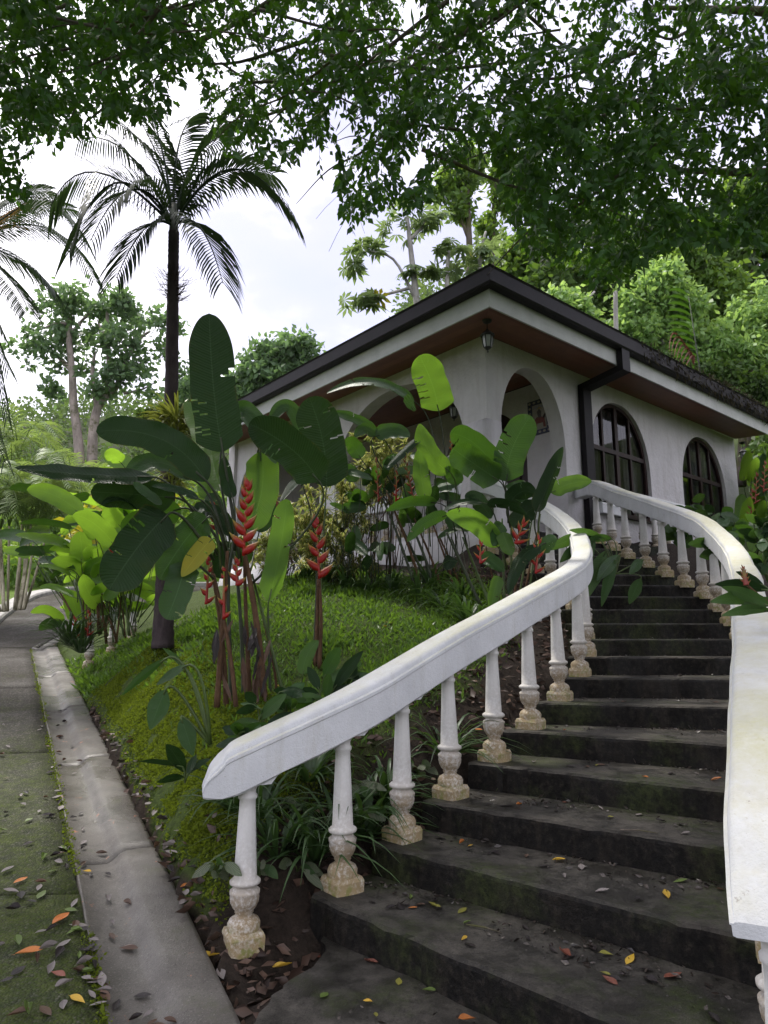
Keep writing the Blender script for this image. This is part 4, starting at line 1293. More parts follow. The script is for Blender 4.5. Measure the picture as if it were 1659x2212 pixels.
def bract(mb, p, d, up, ln, wd):
    """boat-shaped pointed bract from p towards d"""
    d = d.normalized(); s = d.cross(up).normalized(); u = s.cross(d)
    n = 7; vs_, uv, fs_ = [], [], []
    for i in range(n + 1):
        t = i / n
        c = p + d * ln * t + u * (ln * .26 * t * t)
        h = wd * (1 - t) ** .75 * (.55 + .9 * t * (1 - t) * 2); h = max(h, .002)
        for k in range(6):
            a = 2 * math.pi * k / 6
            vs_.append(c + u * math.cos(a) * h + s * math.sin(a) * h * .55); uv.append((.5 + .5 * math.cos(a), t))
    for i in range(n):
        for k in range(6): fs_.append((i * 6 + k, i * 6 + (k + 1) % 6, i * 6 + 6 + (k + 1) % 6, i * 6 + 6 + k))
    mb.add(vs_, fs_, uv)

def flower(parent, base, top, n, ln, wd, mat='bract', label=None, side=None, stemfrom=None):
    ax = MB(); A = Vector(base); T = Vector(top); d = T - A
    ax.tube([A - d * .06, A, A.lerp(T, .5), T], [.014, .013, .010, .006], 6)
    spike = ax.build('flower_spike', MT[mat], parent, True)
    if label: spike['label'] = label
    if side is None:
        v = (A - CAM).normalized(); side = d.cross(v).normalized()
    else: side = Vector(side)
    for k in range(n):
        t = k / (n - .4)
        p = A.lerp(T, t); sg = 1 if k % 2 else -1
        f = 1 - .42 * t
        dd = side * sg * (1 - .35 * t) + d.normalized() * (.42 + .5 * t) + (CAM - A).normalized() * RNG.uniform(-.15, .25)
        m = MB(); bract(m, p, dd, d.normalized(), ln * f * RNG.uniform(.88, 1.1), wd * (1 - .25 * t)); m.build('bract', MT[mat], spike, True)
    m = MB(); bract(m, T - d * .02, d, side, ln * .62, wd * .8); m.build('bract', MT[mat], spike, True)
    return spike

def stalks(parent, specs, mat='stalk', name='stalk'):
    for sp in specs:
        pts, r = sp[0], sp[1]
        P = smooth_path([W(*q) for q in pts], 5)
        m = MB(); n = len(P); m.tube(P, [r * (1 - .45 * i / (n - 1)) * (1 + .06 * math.sin(i * 2.1)) for i in range(n)], 7)
        m.build(name, MT[sp[2] if len(sp) > 2 else mat], parent, True)

# ================================================================== the big heliconia clump on the lawn
Yh = 6.0
h1 = thing('heliconia_clump', 'tall heliconia clump with big dark leaves and large red flower on the lawn', 'heliconia', W(520, 1505, Yh), 'heliconia clumps in the garden')
stalks(h1, [
    ([(469, 1528, 5.85), (478, 1400, 5.85), (486, 1290, 5.85), (492, 1190, 5.85)], .026, 'stalk'),
    ([(490, 1535, 5.9), (484, 1420, 5.9), (470, 1300, 5.95), (455, 1215, 6.0)], .024, 'stalk'),
    ([(500, 1530, 6.0), (497, 1400, 6.0), (494, 1260, 6.0), (505, 1170, 6.0)], .022, 'darkstalk'),
    ([(512, 1538, 5.8), (500, 1430, 5.8), (482, 1330, 5.85), (462, 1240, 5.9)], .021, 'stalk'),
    ([(527, 1520, 6.1), (524, 1400, 6.1), (516, 1280, 6.1), (507, 1190, 6.1)], .022, 'darkstalk'),
    ([(541, 1524, 6.0), (535, 1400, 6.0), (531, 1300, 6.0), (528, 1190, 6.0)], .023, 'stalk'),
    ([(571, 1512, 5.9), (562, 1400, 5.9), (545, 1280, 5.9), (527, 1185, 5.9)], .034, 'stalk'),
    ([(585, 1508, 6.0), (581, 1400, 6.0), (580, 1310, 6.0)], .013, 'darkstalk'),
    ([(612, 1498, 6.1), (590, 1410, 6.1), (566, 1320, 6.1), (545, 1240, 6.0)], .017, 'greenstalk'),
    ([(598, 1500, 6.15), (592, 1440, 6.15), (560, 1300, 6.15)], .014, 'stalk'),
])
S1, S2, S3 = (520, 1215, 6.0), (490, 1200, 5.9), (505, 1180, 6.05)
nt_ = dict(n=44)
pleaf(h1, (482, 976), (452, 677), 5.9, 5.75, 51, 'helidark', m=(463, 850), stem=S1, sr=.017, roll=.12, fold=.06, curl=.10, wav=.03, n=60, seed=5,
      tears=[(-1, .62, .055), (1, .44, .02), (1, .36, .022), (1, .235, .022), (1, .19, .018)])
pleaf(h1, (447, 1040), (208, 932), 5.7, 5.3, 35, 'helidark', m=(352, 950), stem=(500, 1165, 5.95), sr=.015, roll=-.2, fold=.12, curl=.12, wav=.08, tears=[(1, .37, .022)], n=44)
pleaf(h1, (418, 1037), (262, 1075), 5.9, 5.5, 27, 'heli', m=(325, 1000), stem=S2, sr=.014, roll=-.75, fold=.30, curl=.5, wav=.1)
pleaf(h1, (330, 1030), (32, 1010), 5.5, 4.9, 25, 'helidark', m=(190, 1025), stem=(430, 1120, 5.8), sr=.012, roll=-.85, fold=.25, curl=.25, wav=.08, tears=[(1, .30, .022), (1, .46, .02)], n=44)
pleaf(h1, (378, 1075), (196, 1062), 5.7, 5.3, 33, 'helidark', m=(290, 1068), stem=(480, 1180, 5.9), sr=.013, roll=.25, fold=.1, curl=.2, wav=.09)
pleaf(h1, (300, 1098), (219, 1092), 5.6, 5.3, 14, 'helidark', m=(262, 1076), roll=-1.0, fold=.2, curl=.3)
pleaf(h1, (362, 1112), (236, 1274), 5.5, 5.2, 49, 'helidark', m=(300, 1180), stem=(462, 1210, 5.8), sr=.015, roll=.15, fold=.08, curl=.2, wav=.07, n=44)
pleaf(h1, (448, 1118), (345, 1252), 5.75, 5.5, 33, 'heli', m=(400, 1168), stem=(478, 1230, 5.9), sr=.012, roll=.35, fold=.18, curl=.22, wav=.1, tears=[(-1, .55, .03)], n=40)
pleaf(h1, (402, 1214), (360, 1338), 5.6, 5.4, 31, 'heli', m=(385, 1275), stem=(462, 1250, 5.8), sr=.012, roll=.1, fold=.1, curl=.2)
pleaf(h1, (458, 1165), (393, 1246), 5.65, 5.5, 21, 'heliyellow', m=(430, 1195), stem=(478, 1240, 5.85), sr=.009, roll=-.2, fold=.15, curl=.2, smat='greenstalk')
pleaf(h1, (392, 1098), (262, 1146), 5.85, 5.7, 28, 'heli', m=(322, 1120), stem=(470, 1200, 5.9), sr=.012, roll=.3, fold=.1, curl=.25)
pleaf(h1, (430, 1078), (328, 1050), 5.5, 5.3, 17, 'helidark', m=(380, 1058), stem=(490, 1190, 5.9), sr=.011, roll=-1.05, fold=.25, curl=.35)
pleaf(h1, (350, 1090), (288, 1042), 5.4, 5.3, 16, 'heli', m=(312, 1062), roll=-.9, fold=.4, curl=.5)
pleaf(h1, (563, 975), (534, 1144), 6.15, 6.0, 36, 'helilight', m=(566, 1060), stem=(524, 1200, 6.0), sr=.012, roll=.1, fold=.1, curl=.15, smat='greenstalk')
pleaf(h1, (690, 1040), (538, 915), 5.7, 5.4, 44, 'helidark', m=(630, 970), stem=(545, 1260, 6.0), sr=.012, roll=.1, fold=.06, curl=.15, wav=.06, n=44)
pleaf(h1, (502, 925), (596, 1002), 6.1, 6.0, 30, 'heli', m=(536, 895), stem=(510, 1190, 6.0), sr=.012, roll=.7, fold=.45, curl=.6)
pleaf(h1, (503, 1075), (486, 985), 5.9, 5.95, 18, 'helidark', m=(490, 1030), stem=(508, 1190, 6.0), sr=.010, roll=-.5, fold=.4, curl=.3)
pleaf(h1, (478, 1060), (455, 952), 6.3, 6.5, 26, 'helilight', m=(462, 1005), stem=(500, 1200, 6.1), sr=.010, roll=.2, fold=.15, curl=.15, smat='greenstalk')
pleaf(h1, (450, 990), (398, 868), 6.8, 7.1, 24, 'helilight', m=(430, 920), stem=(495, 1200, 6.1), sr=.010, roll=.2, fold=.1, curl=.15, smat='greenstalk')
pleaf(h1, (454, 1080), (445, 1010), 6.5, 6.6, 22, 'helilight', m=(446, 1045), stem=(495, 1210, 6.1), sr=.009, roll=-.3, smat='greenstalk')
pleaf(h1, (581, 1300), (620, 1078), 5.9, 5.7, 28, 'helilight', m=(606, 1185), stem=(582, 1400, 6.0), sr=.010, roll=-.35, fold=.45, curl=.1, smat='greenstalk')
pleaf(h1, (452, 1108), (424, 1112), 5.9, 5.8, 22, 'helidark', m=(440, 1098), stem=(490, 1205, 5.9), sr=.010, roll=-.9, fold=.35, curl=.5)
pleaf(h1, (500, 1160), (440, 1118), 6.1, 6.0, 24, 'helidark', m=(470, 1112), roll=-.7, fold=.3, curl=.4)
pleaf(h1, (480, 1250), (497, 1170), 6.2, 6.2, 22, 'helidark', m=(482, 1205), roll=.2)
pleaf(h1, (540, 1215), (512, 1160), 6.2, 6.2, 24, 'heli', m=(522, 1190), roll=.3)
pleaf(h1, (560, 1150), (575, 1040), 6.5, 6.6, 24, 'heli', m=(575, 1090), roll=.3, stem=(540, 1240, 6.1), sr=.01)
pleaf(h1, (460, 1190), (420, 1190), 6.2, 6.1, 16, 'heli', m=(440, 1172), roll=.3)
pleaf(h1, (470, 1120), (452, 1065), 6.4, 6.5, 22, 'heli', roll=.1, stem=(500, 1220, 6.1), sr=.009)
flower(h1, W(527, 1192, 5.62), W(534, 1050, 5.55), 11, .165, .050, label='large hanging red lobster-claw flower spike')
flower(h1, W(472, 1150, 6.1), W(462, 1092, 6.1), 8, .10, .032)
flower(h1, W(484, 1332, 5.8), W(484, 1232, 5.8), 4, .08, .03)
flower(h1, W(446, 1300, 5.9), W(452, 1210, 5.9), 6, .09, .03)
flower(h1, W(512, 1262, 5.85), W(512, 1215, 5.85), 5, .10, .036)
flower(h1, W(430, 1180, 6.3), W(426, 1120, 6.3), 6, .09, .022)
flower(h1, W(604, 1150, 7.2), W(600, 1090, 7.2), 6, .12, .022, mat='bractdark')

# dry hanging leaves and torn sheaths at the stalks
for k in range(16):
    x = RNG.uniform(460, 590); y = RNG.uniform(1330, 1470); b = (x, y); t = (x + RNG.uniform(-26, 26), y + RNG.uniform(45, 95))
    o = leaf(h1, W(*b, 5.88), W(*b, 5.85).lerp(W(*t, 5.8), .5), W(*t, 5.82), RNG.uniform(.015, .035), FL[RNG.choice(['brown', 'brown', 'dark'])], name='dry_leaf', n=12, shape='lance', roll=RNG.uniform(-.9, .9), fold=.6, curl=.5, seed=k, wav=.2)
# second clump with the lower flower
h2 = thing('heliconia_clump', 'slim heliconia with one upright dark leaf and red flower in the middle of the lawn', 'heliconia', W(690, 1442, 6.8), 'heliconia clumps in the garden')
stalks(h2, [([(682, 1445, 6.8), (686, 1340, 6.8), (688, 1250, 6.8)], .024), ([(690, 1445, 6.75), (694, 1340, 6.75), (690, 1245, 6.75)], .022), ([(676, 1440, 6.85), (682, 1330, 6.85), (684, 1220, 6.85), (672, 1110, 6.7), (655, 1050, 6.6)], .012, 'darkstalk'),
            ([(696, 1420, 6.8), (693, 1300, 6.8), (700, 1150, 6.75), (706, 1048, 6.7)], .012, 'greenstalk')])
pleaf(h2, (706, 1052), (668, 858), 6.7, 6.5, 50, 'helidark', m=(698, 955), roll=.1, fold=.06, curl=.12, wav=.05, tears=[(1, .70, .03), (1, .33, .022), (-1, .8, .03), (-1, .52, .02)], n=48)
pleaf(h2, (655, 1045), (606, 1085), 6.6, 6.3, 14, 'helidark', m=(640, 1040), roll=-.8, fold=.4, curl=.4)
pleaf(h2, (648, 935), (580, 922), 6.9, 6.8, 22, 'heli', m=(620, 880), roll=-.7, fold=.5, curl=.7)
pleaf(h2, (660, 920), (700, 905), 6.9, 6.9, 16, 'heli', m=(690, 880), roll=.6, fold=.4, curl=.6)
pleaf(h2, (655, 1458), (689, 1384), 6.2, 6.1, 16, 'small', m=(664, 1415), roll=.2, stem=(650, 1500, 6.3), sr=.007, smat='greenstalk')
flower(h2, W(690, 1243, 6.6), W(684, 1130, 6.6), 8, .20, .052, label='red claw-shaped flower spike with upright bracts')

# third clump against the porch wall: many leaning stalks
Yc = 9.0
h3 = thing('heliconia_clump', 'leaning heliconia with ragged long leaves and dull red spikes before the porch arch', 'heliconia', W(900, 1262, Yc), 'heliconia clumps in the garden')
for (x0, y0, x1, y1, r) in ((900, 1275, 800, 1010, .022), (915, 1280, 835, 1060, .024), (930, 1285, 850, 1100, .022), (945, 1290, 880, 1110, .026), (960, 1290, 895, 1120, .022), (985, 1295, 935, 1130, .02), (1000, 1290, 950, 1160, .022), (1020, 1290, 975, 1160, .018)):
    stalks(h3, [([(x0, y0, Yc), ((x0 + x1) / 2 + 8, (y0 + y1) / 2 + 10, Yc + .1), (x1, y1, Yc + .2)], r, RNG.choice(['stalk', 'stalk', 'darkstalk']))])
st3 = lambda x, y: (x, y, Yc + .15)
pleaf(h3, (948, 888), (906, 768), 8.9, 8.7, 37, 'helilight', m=(934, 830), stem=st3(968, 1100), sr=.013, roll=.15, fold=.08, curl=.1, tears=[(1, .55, .02), (1, .42, .03), (1, .3, .02), (1, .68, .02)], n=48)
pleaf(h3, (895, 868), (706, 850), 9.0, 8.8, 17, 'heli', m=(806, 826), stem=st3(938, 1100), sr=.011, roll=-.95, fold=.35, curl=.5, tears=[(1, .5, .03), (1, .62, .02), (1, .3, .03), (-1, .7, .03)], n=48)
pleaf(h3, (893, 866), (880, 880), 8.9, 8.8, 20, 'heli', roll=.2)
pleaf(h3, (812, 932), (716, 892), 9.1, 8.9, 15, 'heli', m=(765, 905), stem=st3(880, 1080), sr=.011, roll=-.7, fold=.3, curl=.5)
pleaf(h3, (812, 942), (886, 944), 9.0, 8.8, 20, 'heli', m=(848, 932), stem=st3(858, 1060), sr=.011, roll=.5, fold=.3, curl=.5)
pleaf(h3, (812, 942), (768, 945), 9.0, 8.9, 16, 'heli', m=(790, 928), roll=-.5, fold=.3, curl=.5)
pleaf(h3, (972, 1020), (907, 915), 8.7, 8.6, 24, 'helilight', m=(928, 978), stem=st3(985, 1110), sr=.012, roll=.15, smat='greenstalk')
pleaf(h3, (920, 1080), (905, 970), 8.6, 8.5, 19, 'helilight', m=(910, 1025), stem=st3(930, 1180), sr=.011, roll=.1, fold=.4, smat='greenstalk')
pleaf(h3, (903, 945), (836, 1010), 8.7, 8.5, 12, 'helidark', m=(872, 975), stem=st3(930, 1090), sr=.010, roll=-.8, fold=.4)
pleaf(h3, (944, 1086), (834, 1104), 8.4, 8.2, 14, 'heli', m=(890, 1082), stem=st3(985, 1200), sr=.010, roll=.5, fold=.2, curl=.4)
pleaf(h3, (780, 990), (745, 960), 9.1, 9.0, 20, 'heli', m=(762, 962), stem=st3(850, 1080), sr=.010, roll=.3)
pleaf(h3, (770, 1010), (752, 1040), 9.1, 9.0, 20, 'heli', stem=st3(840, 1090), sr=.010, roll=.2)
pleaf(h3, (830, 1010), (862, 985), 9.0, 8.9, 15, 'heli', roll=.5)
pleaf(h3, (985, 1048), (960, 1010), 8.8, 8.7, 20, 'heli', m=(978, 1020), roll=.3)
for i in range(46):
    x, y = RNG.uniform(735, 1010), RNG.uniform(990, 1210); ang = RNG.uniform(0, 6.28); ln = RNG.uniform(35, 70)
    pleaf(h3, (x, y), (x + ln * math.cos(ang), y + ln * .7 * math.sin(ang)), 9.3 + RNG.uniform(-.5, .4), 9.2 + RNG.uniform(-.5, .4), RNG.uniform(9, 16), RNG.choice(['heli', 'helidark', 'small', 'heli']), roll=RNG.uniform(-.8, .8), stem=(x + RNG.uniform(-22, 22), 1268, 9.2), sr=.006, n=16)
for (a, b, c, d, n, w) in ((893, 1075, 874, 985, 11, .10), (818, 1078, 814, 992, 8, .09), (856, 1080, 857, 1020, 7, .08), (978, 1008, 974, 945, 9, .07)):
    flower(h3, W(a, b, 8.8), W(c, d, 8.7), n, w, .020, mat='bractdark' if a in (893, 818) else 'bract')

# fourth clump leaning on the left handrail
Yd = 7.4
h4 = thing('heliconia_clump', 'heliconia with bluish and green leaves crowding against the curved left handrail', 'heliconia', W(1105, 1290, Yd), 'heliconia clumps in the garden')
for (x0, y0, x1, y1, r) in ((1090, 1300, 1085, 1120, .016), (1105, 1305, 1105, 1110, .016), (1120, 1305, 1150, 1120, .014), (1130, 1300, 1160, 1150, .012), (1140, 1305, 1168, 1110, .012), (1110, 1310, 1125, 1160, .014), (1075, 1300, 1050, 1180, .014), (1040, 1310, 965, 1150, .02), (1060, 1310, 1000, 1160, .018)):
    stalks(h4, [([(x0, y0, Yd), ((x0 + x1) / 2, (y0 + y1) / 2, Yd), (x1, y1, Yd - .1)], r, RNG.choice(['stalk', 'greenstalk', 'darkstalk']))])
st4 = lambda x, y: (x, y, Yd - .05)
pleaf(h4, (1080, 1028), (973, 936), 7.3, 7.1, 28, 'heli', m=(1030, 962), stem=st4(1100, 1130), sr=.010, roll=.3)
pleaf(h4, (1078, 1038), (978, 968), 7.1, 6.9, 33, 'heli', m=(1022, 1000), stem=st4(1098, 1130), sr=.010, roll=.15, wav=.08)
pleaf(h4, (1094, 1040), (1147, 898), 7.2, 7.0, 36, 'heli', m=(1106, 972), stem=st4(1103, 1140), sr=.012, roll=.1, fold=.08, curl=.1, tears=[(1, .42, .02), (1, .55, .03), (1, .66, .02), (1, .32, .02)], n=48)
pleaf(h4, (1160, 1106), (1217, 965), 6.9, 6.8, 21, 'helidark', m=(1188, 1040), stem=st4(1168, 1180), sr=.010, roll=-.55, fold=.55)
pleaf(h4, (1190, 1064), (1279, 1040), 7.0, 6.9, 19, 'helilight', m=(1232, 1045), stem=st4(1165, 1170), sr=.010, roll=.3, smat='greenstalk')
pleaf(h4, (1076, 1182), (964, 1110), 7.0, 6.8, 25, 'helilight', m=(1028, 1128), stem=st4(1095, 1230), sr=.010, roll=.25, smat='greenstalk')
pleaf(h4, (968, 1112), (880, 1170), 7.0, 6.8, 15, 'heli', m=(920, 1130), stem=st4(1010, 1180), sr=.010, roll=.4, fold=.3)
pleaf(h4, (1168, 1178), (1098, 1284), 6.7, 6.6, 19, 'helidark', m=(1122, 1212), stem=st4(1150, 1240), sr=.009, roll=-.6, fold=.5)
pleaf(h4, (1168, 1193), (1204, 1164), 6.8, 6.7, 17, 'heli', m=(1184, 1172), stem=st4(1160, 1250), sr=.007, roll=.2)
pleaf(h4, (1042, 1086), (958, 1104), 7.0, 6.9, 12, 'helidark', m=(1000, 1085), stem=st4(1080, 1170), sr=.009, roll=-.9, fold=.3)
pleaf(h4, (1052, 1090), (1138, 1114), 6.9, 6.8, 15, 'helidark', m=(1095, 1090), roll=-.7, fold=.4)
pleaf(h4, (1100, 1090), (1158, 1070), 7.1, 7.0, 24, 'helidark', m=(1128, 1062), stem=st4(1120, 1160), sr=.009, roll=-.4, fold=.4)
pleaf(h4, (1110, 1140), (1165, 1095), 7.1, 7.0, 24, 'helidark', m=(1140, 1105), stem=st4(1130, 1190), sr=.009, roll=.2)
pleaf(h4, (1062, 1120), (1010, 1082), 7.1, 7.0, 22, 'helidark', m=(1030, 1080), roll=-.5, fold=.4)
pleaf(h4, (1110, 1040), (1130, 1085), 7.2, 7.1, 22, 'heli', roll=.3)
pleaf(h4, (1085, 1130), (1065, 1180), 7.0, 6.9, 18, 'heli', roll=.4)
pleaf(h4, (1086, 1150), (1104, 1200), 6.9, 6.8, 18, 'helilight', roll=.3)
pleaf(h4, (1040, 1200), (1090, 1235), 7.0, 6.9, 16, 'heli', roll=.3)
pleaf(h4, (1078, 1245), (1060, 1320), 6.6, 6.5, 14, 'helilight', m=(1068, 1280), roll=.2)
pleaf(h4, (1000, 1130), (1020, 1110), 7.1, 7.0, 15, 'heli', roll=.2)
flower(h4, W(1114, 1172, 6.8), W(1130, 1132, 6.75), 5, .15, .030, label='bright red flower spike against the handrail')
flower(h4, W(1158, 1235, 6.7), W(1164, 1165, 6.7), 5, .13, .024)
flower(h4, W(1038, 1215, 6.9), W(1038, 1175, 6.9), 5, .10, .022)

# left clump, bright against the light, beside the road
Yl = 9.6
h5 = thing('heliconia_clump', 'bright backlit heliconia clump left of the palm trunk beside the road', 'heliconia', W(225, 1385, Yl), 'heliconia clumps in the garden')
for k in range(22):
    x0 = 165 + 130 * RNG.random(); y0 = 1400 - 30 * RNG.random() - (x0 - 165) * .08
    x1 = x0 - 25 + RNG.uniform(-25, 45); y1 = 1235 + RNG.uniform(-40, 60)
    stalks(h5, [([(x0, y0, Yl), ((x0 + x1) / 2 + 5, (y0 + y1) / 2, Yl), (x1, y1, Yl + .1)], RNG.uniform(.010, .02), RNG.choice(['stalk', 'stalk', 'greenstalk']))])
st5 = lambda x, y: (x, y, Yl)
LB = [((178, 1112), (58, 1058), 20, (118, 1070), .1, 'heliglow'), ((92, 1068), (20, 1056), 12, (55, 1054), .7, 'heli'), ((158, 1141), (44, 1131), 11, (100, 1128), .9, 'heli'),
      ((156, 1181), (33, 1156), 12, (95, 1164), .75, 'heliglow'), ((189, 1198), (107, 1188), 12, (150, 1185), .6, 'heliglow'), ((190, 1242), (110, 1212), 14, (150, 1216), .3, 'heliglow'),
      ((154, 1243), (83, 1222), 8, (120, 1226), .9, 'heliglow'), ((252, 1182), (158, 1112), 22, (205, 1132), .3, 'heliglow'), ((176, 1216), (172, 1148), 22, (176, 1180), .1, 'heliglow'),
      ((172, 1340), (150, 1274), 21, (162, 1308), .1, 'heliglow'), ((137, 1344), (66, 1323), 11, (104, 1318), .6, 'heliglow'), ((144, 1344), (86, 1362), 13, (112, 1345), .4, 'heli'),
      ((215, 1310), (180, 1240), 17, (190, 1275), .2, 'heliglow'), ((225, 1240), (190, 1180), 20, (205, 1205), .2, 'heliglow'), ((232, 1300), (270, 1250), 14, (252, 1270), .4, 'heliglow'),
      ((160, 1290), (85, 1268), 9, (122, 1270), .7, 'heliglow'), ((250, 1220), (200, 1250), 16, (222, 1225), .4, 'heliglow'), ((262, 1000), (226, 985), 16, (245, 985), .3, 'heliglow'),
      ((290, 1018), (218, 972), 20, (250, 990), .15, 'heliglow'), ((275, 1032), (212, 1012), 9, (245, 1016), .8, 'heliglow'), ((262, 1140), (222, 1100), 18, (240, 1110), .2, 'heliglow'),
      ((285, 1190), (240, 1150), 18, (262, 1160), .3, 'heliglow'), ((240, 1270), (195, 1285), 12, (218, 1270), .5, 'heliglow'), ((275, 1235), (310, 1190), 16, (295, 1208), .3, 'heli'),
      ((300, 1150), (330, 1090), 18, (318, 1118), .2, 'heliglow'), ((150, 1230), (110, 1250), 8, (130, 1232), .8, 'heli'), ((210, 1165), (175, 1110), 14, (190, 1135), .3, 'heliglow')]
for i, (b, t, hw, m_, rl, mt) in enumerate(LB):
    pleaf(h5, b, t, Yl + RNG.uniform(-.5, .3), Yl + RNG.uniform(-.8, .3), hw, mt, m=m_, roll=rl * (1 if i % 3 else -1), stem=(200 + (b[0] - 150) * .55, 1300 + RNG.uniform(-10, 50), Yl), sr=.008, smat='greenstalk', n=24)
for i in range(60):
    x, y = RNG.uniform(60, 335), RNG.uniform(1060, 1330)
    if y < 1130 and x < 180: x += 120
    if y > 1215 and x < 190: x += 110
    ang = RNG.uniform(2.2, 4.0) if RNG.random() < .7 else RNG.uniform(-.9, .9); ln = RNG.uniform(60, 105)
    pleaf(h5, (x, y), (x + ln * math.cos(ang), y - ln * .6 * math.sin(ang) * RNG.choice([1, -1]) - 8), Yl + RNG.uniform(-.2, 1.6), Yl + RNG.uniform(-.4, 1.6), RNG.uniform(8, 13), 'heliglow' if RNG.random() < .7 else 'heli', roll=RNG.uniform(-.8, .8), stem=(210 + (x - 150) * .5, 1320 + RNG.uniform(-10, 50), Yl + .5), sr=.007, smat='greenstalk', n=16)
for (x, y0, y1) in ((160, 1378, 1338), (190, 1372, 1325), (240, 1290, 1225), (245, 1205, 1150)):
    flower(h5, W(x, y0, Yl - .2), W(x + 2, y1, Yl - .2), 5, .12, .022)

# clump at the right end of the house
h6 = thing('heliconia_clump', 'bright green heliconia with red brown flowers at the right end of the house', 'heliconia', W(1655, 1180, 14.5), 'heliconia clumps in the garden')
for k in range(46):
    x = RNG.uniform(1598, 1760); y = RNG.uniform(955, 1130); b = (x + RNG.uniform(-15, 25), y + RNG.uniform(40, 90))
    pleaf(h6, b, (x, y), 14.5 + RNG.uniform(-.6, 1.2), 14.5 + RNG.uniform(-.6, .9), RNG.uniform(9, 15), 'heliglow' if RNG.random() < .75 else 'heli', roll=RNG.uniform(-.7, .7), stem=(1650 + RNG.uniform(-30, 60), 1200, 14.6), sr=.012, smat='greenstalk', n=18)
for x, y in ((1632, 1085), (1650, 1060), (1622, 1120)): flower(h6, W(x, y, 14), W(x + 3, y - 60, 14), 9, .14, .03, mat='bractdark')

# ================================================================== small broad-leaved plants
def small_plant(name, label, cat, base, leaves, Y, mat='small', group=None, stemr=.006, smat='greenstalk', n=20):
    r = thing(name, label, cat, W(*base, Y), group)
    for (b, t, hw, rl) in leaves:
        pleaf(r, b, t, Y + RNG.uniform(-.12, .05), Y + RNG.uniform(-.2, .05), hw, mat if isinstance(mat, str) else RNG.choice(mat), roll=rl, stem=(*base, Y), sr=stemr, smat=smat, n=n, fold=.25, curl=.2, shape='lance')
    return r
small_plant('ginger_plant', 'single leaning stalk with drooping leaves on the mossy bank', 'plant', (455, 1608), [((356, 1424), (264, 1502), 11, .5), ((403, 1438), (338, 1480), 12, -.6), ((358, 1490), (325, 1576), 22, .1), ((392, 1552), (417, 1632), 19, .1), ((398, 1440), (352, 1400), 8, .7)], 4.9, ['small', 'heli'], stemr=.012)
small_plant('ginger_plant', 'small plant with bluish leaf low on the mossy bank near the railing end', 'plant', (400, 1690), [((400, 1668), (360, 1608), 16, .2), ((392, 1655), (300, 1645), 8, .8), ((398, 1680), (340, 1690), 9, .5), ((405, 1675), (424, 1630), 9, .3), ((410, 1668), (455, 1640), 7, .5)], 4.4, ['small', 'helidark'])
small_plant('ginger_plant', 'leafy dark plant behind the middle of the left handrail', 'plant', (560, 1600), [((560, 1560), (497, 1570), 12, .3), ((560, 1555), (620, 1500), 15, .3), ((556, 1530), (510, 1540), 12, .5), ((570, 1580), (640, 1540), 16, .2), ((555, 1590), (480, 1605), 12, .4), ((565, 1545), (600, 1500), 8, -.8), ((552, 1520), (530, 1495), 12, .2), ((575, 1595), (530, 1620), 12, .3), ((562, 1530), (520, 1520), 9, -.8)], 4.95, ['small', 'helidark'])
small_plant('ginger_plant', 'broad leaved green plant at the foot of the slim heliconia', 'plant', (690, 1530), [((692, 1495), (770, 1440), 17, .2), ((700, 1465), (735, 1398), 17, .2), ((720, 1490), (785, 1406), 14, .3), ((690, 1500), (648, 1490), 10, .4), ((705, 1510), (712, 1455), 12, .2), ((680, 1510), (640, 1530), 12, .3), ((715, 1500), (765, 1480), 9, .6), ((690, 1490), (665, 1440), 12, .3)], 5.3, ['small', 'heli', 'helidark'])
for bx_, by_, Y_, lab in ((620, 1560, 5.3, 'dark leafy plant between the stalks and the handrail'), (520, 1640, 4.75, 'low dark plant against the lower end of the handrail'), (760, 1520, 5.5, 'leafy plant above the middle of the handrail')):
    lv = []
    for k in range(13):
        a = RNG.uniform(-.2, math.pi + .2); ln = RNG.uniform(40, 75); b = (bx_ + RNG.uniform(-12, 12), by_ - 20 - RNG.uniform(0, 50))
        lv.append((b, (b[0] + ln * math.cos(a), b[1] - ln * .45 * math.sin(a) + RNG.uniform(-5, 25)), RNG.uniform(9, 14), RNG.uniform(-.6, .6)))
    small_plant('ginger_plant', lab, 'plant', (bx_, by_), lv, Y_, ['small', 'helidark', 'heli'])
small_plant('ginger_plant', 'green leaves pushing through the balusters of the right railing', 'plant', (1330, 1240), [((1275, 1155), (1178, 1190), 14, .4), ((1285, 1165), (1236, 1285), 16, .2), ((1310, 1190), (1262, 1300), 17, .1), ((1300, 1160), (1230, 1145), 10, .6), ((1322, 1165), (1270, 1165), 10, .5), ((1338, 1200), (1290, 1255), 14, .2), ((1385, 1250), (1360, 1305), 13, .2), ((1390, 1210), (1360, 1240), 11, .3), ((1260, 1175), (1210, 1215), 12, .2), ((1330, 1210), (1300, 1310), 12, .3)], 8.0, ['small', 'heli'], stemr=.008)
r = small_plant('red_ginger', 'red ginger flower with long leaves hanging over the right handrail', 'plant', (1690, 1320), [((1660, 1275), (1545, 1262), 14, .4), ((1665, 1310), (1560, 1268), 15, .5), ((1655, 1295), (1535, 1300), 15, .3), ((1665, 1320), (1560, 1330), 12, .5), ((1650, 1265), (1590, 1235), 9, .5), ((1680, 1300), (1600, 1310), 12, .3)], 3.6, ['helidark', 'small'], stemr=.008)
flower(r, W(1612, 1262, 3.5), W(1606, 1228, 3.5), 9, .034, .009, mat='bractdark')
m = MB(); m.tube([W(1690, 1310, 3.6), W(1650, 1295, 3.55), W(1612, 1262, 3.5)], .007, 6); m.build('leaf_stalk', MT['stalk'], r, True)
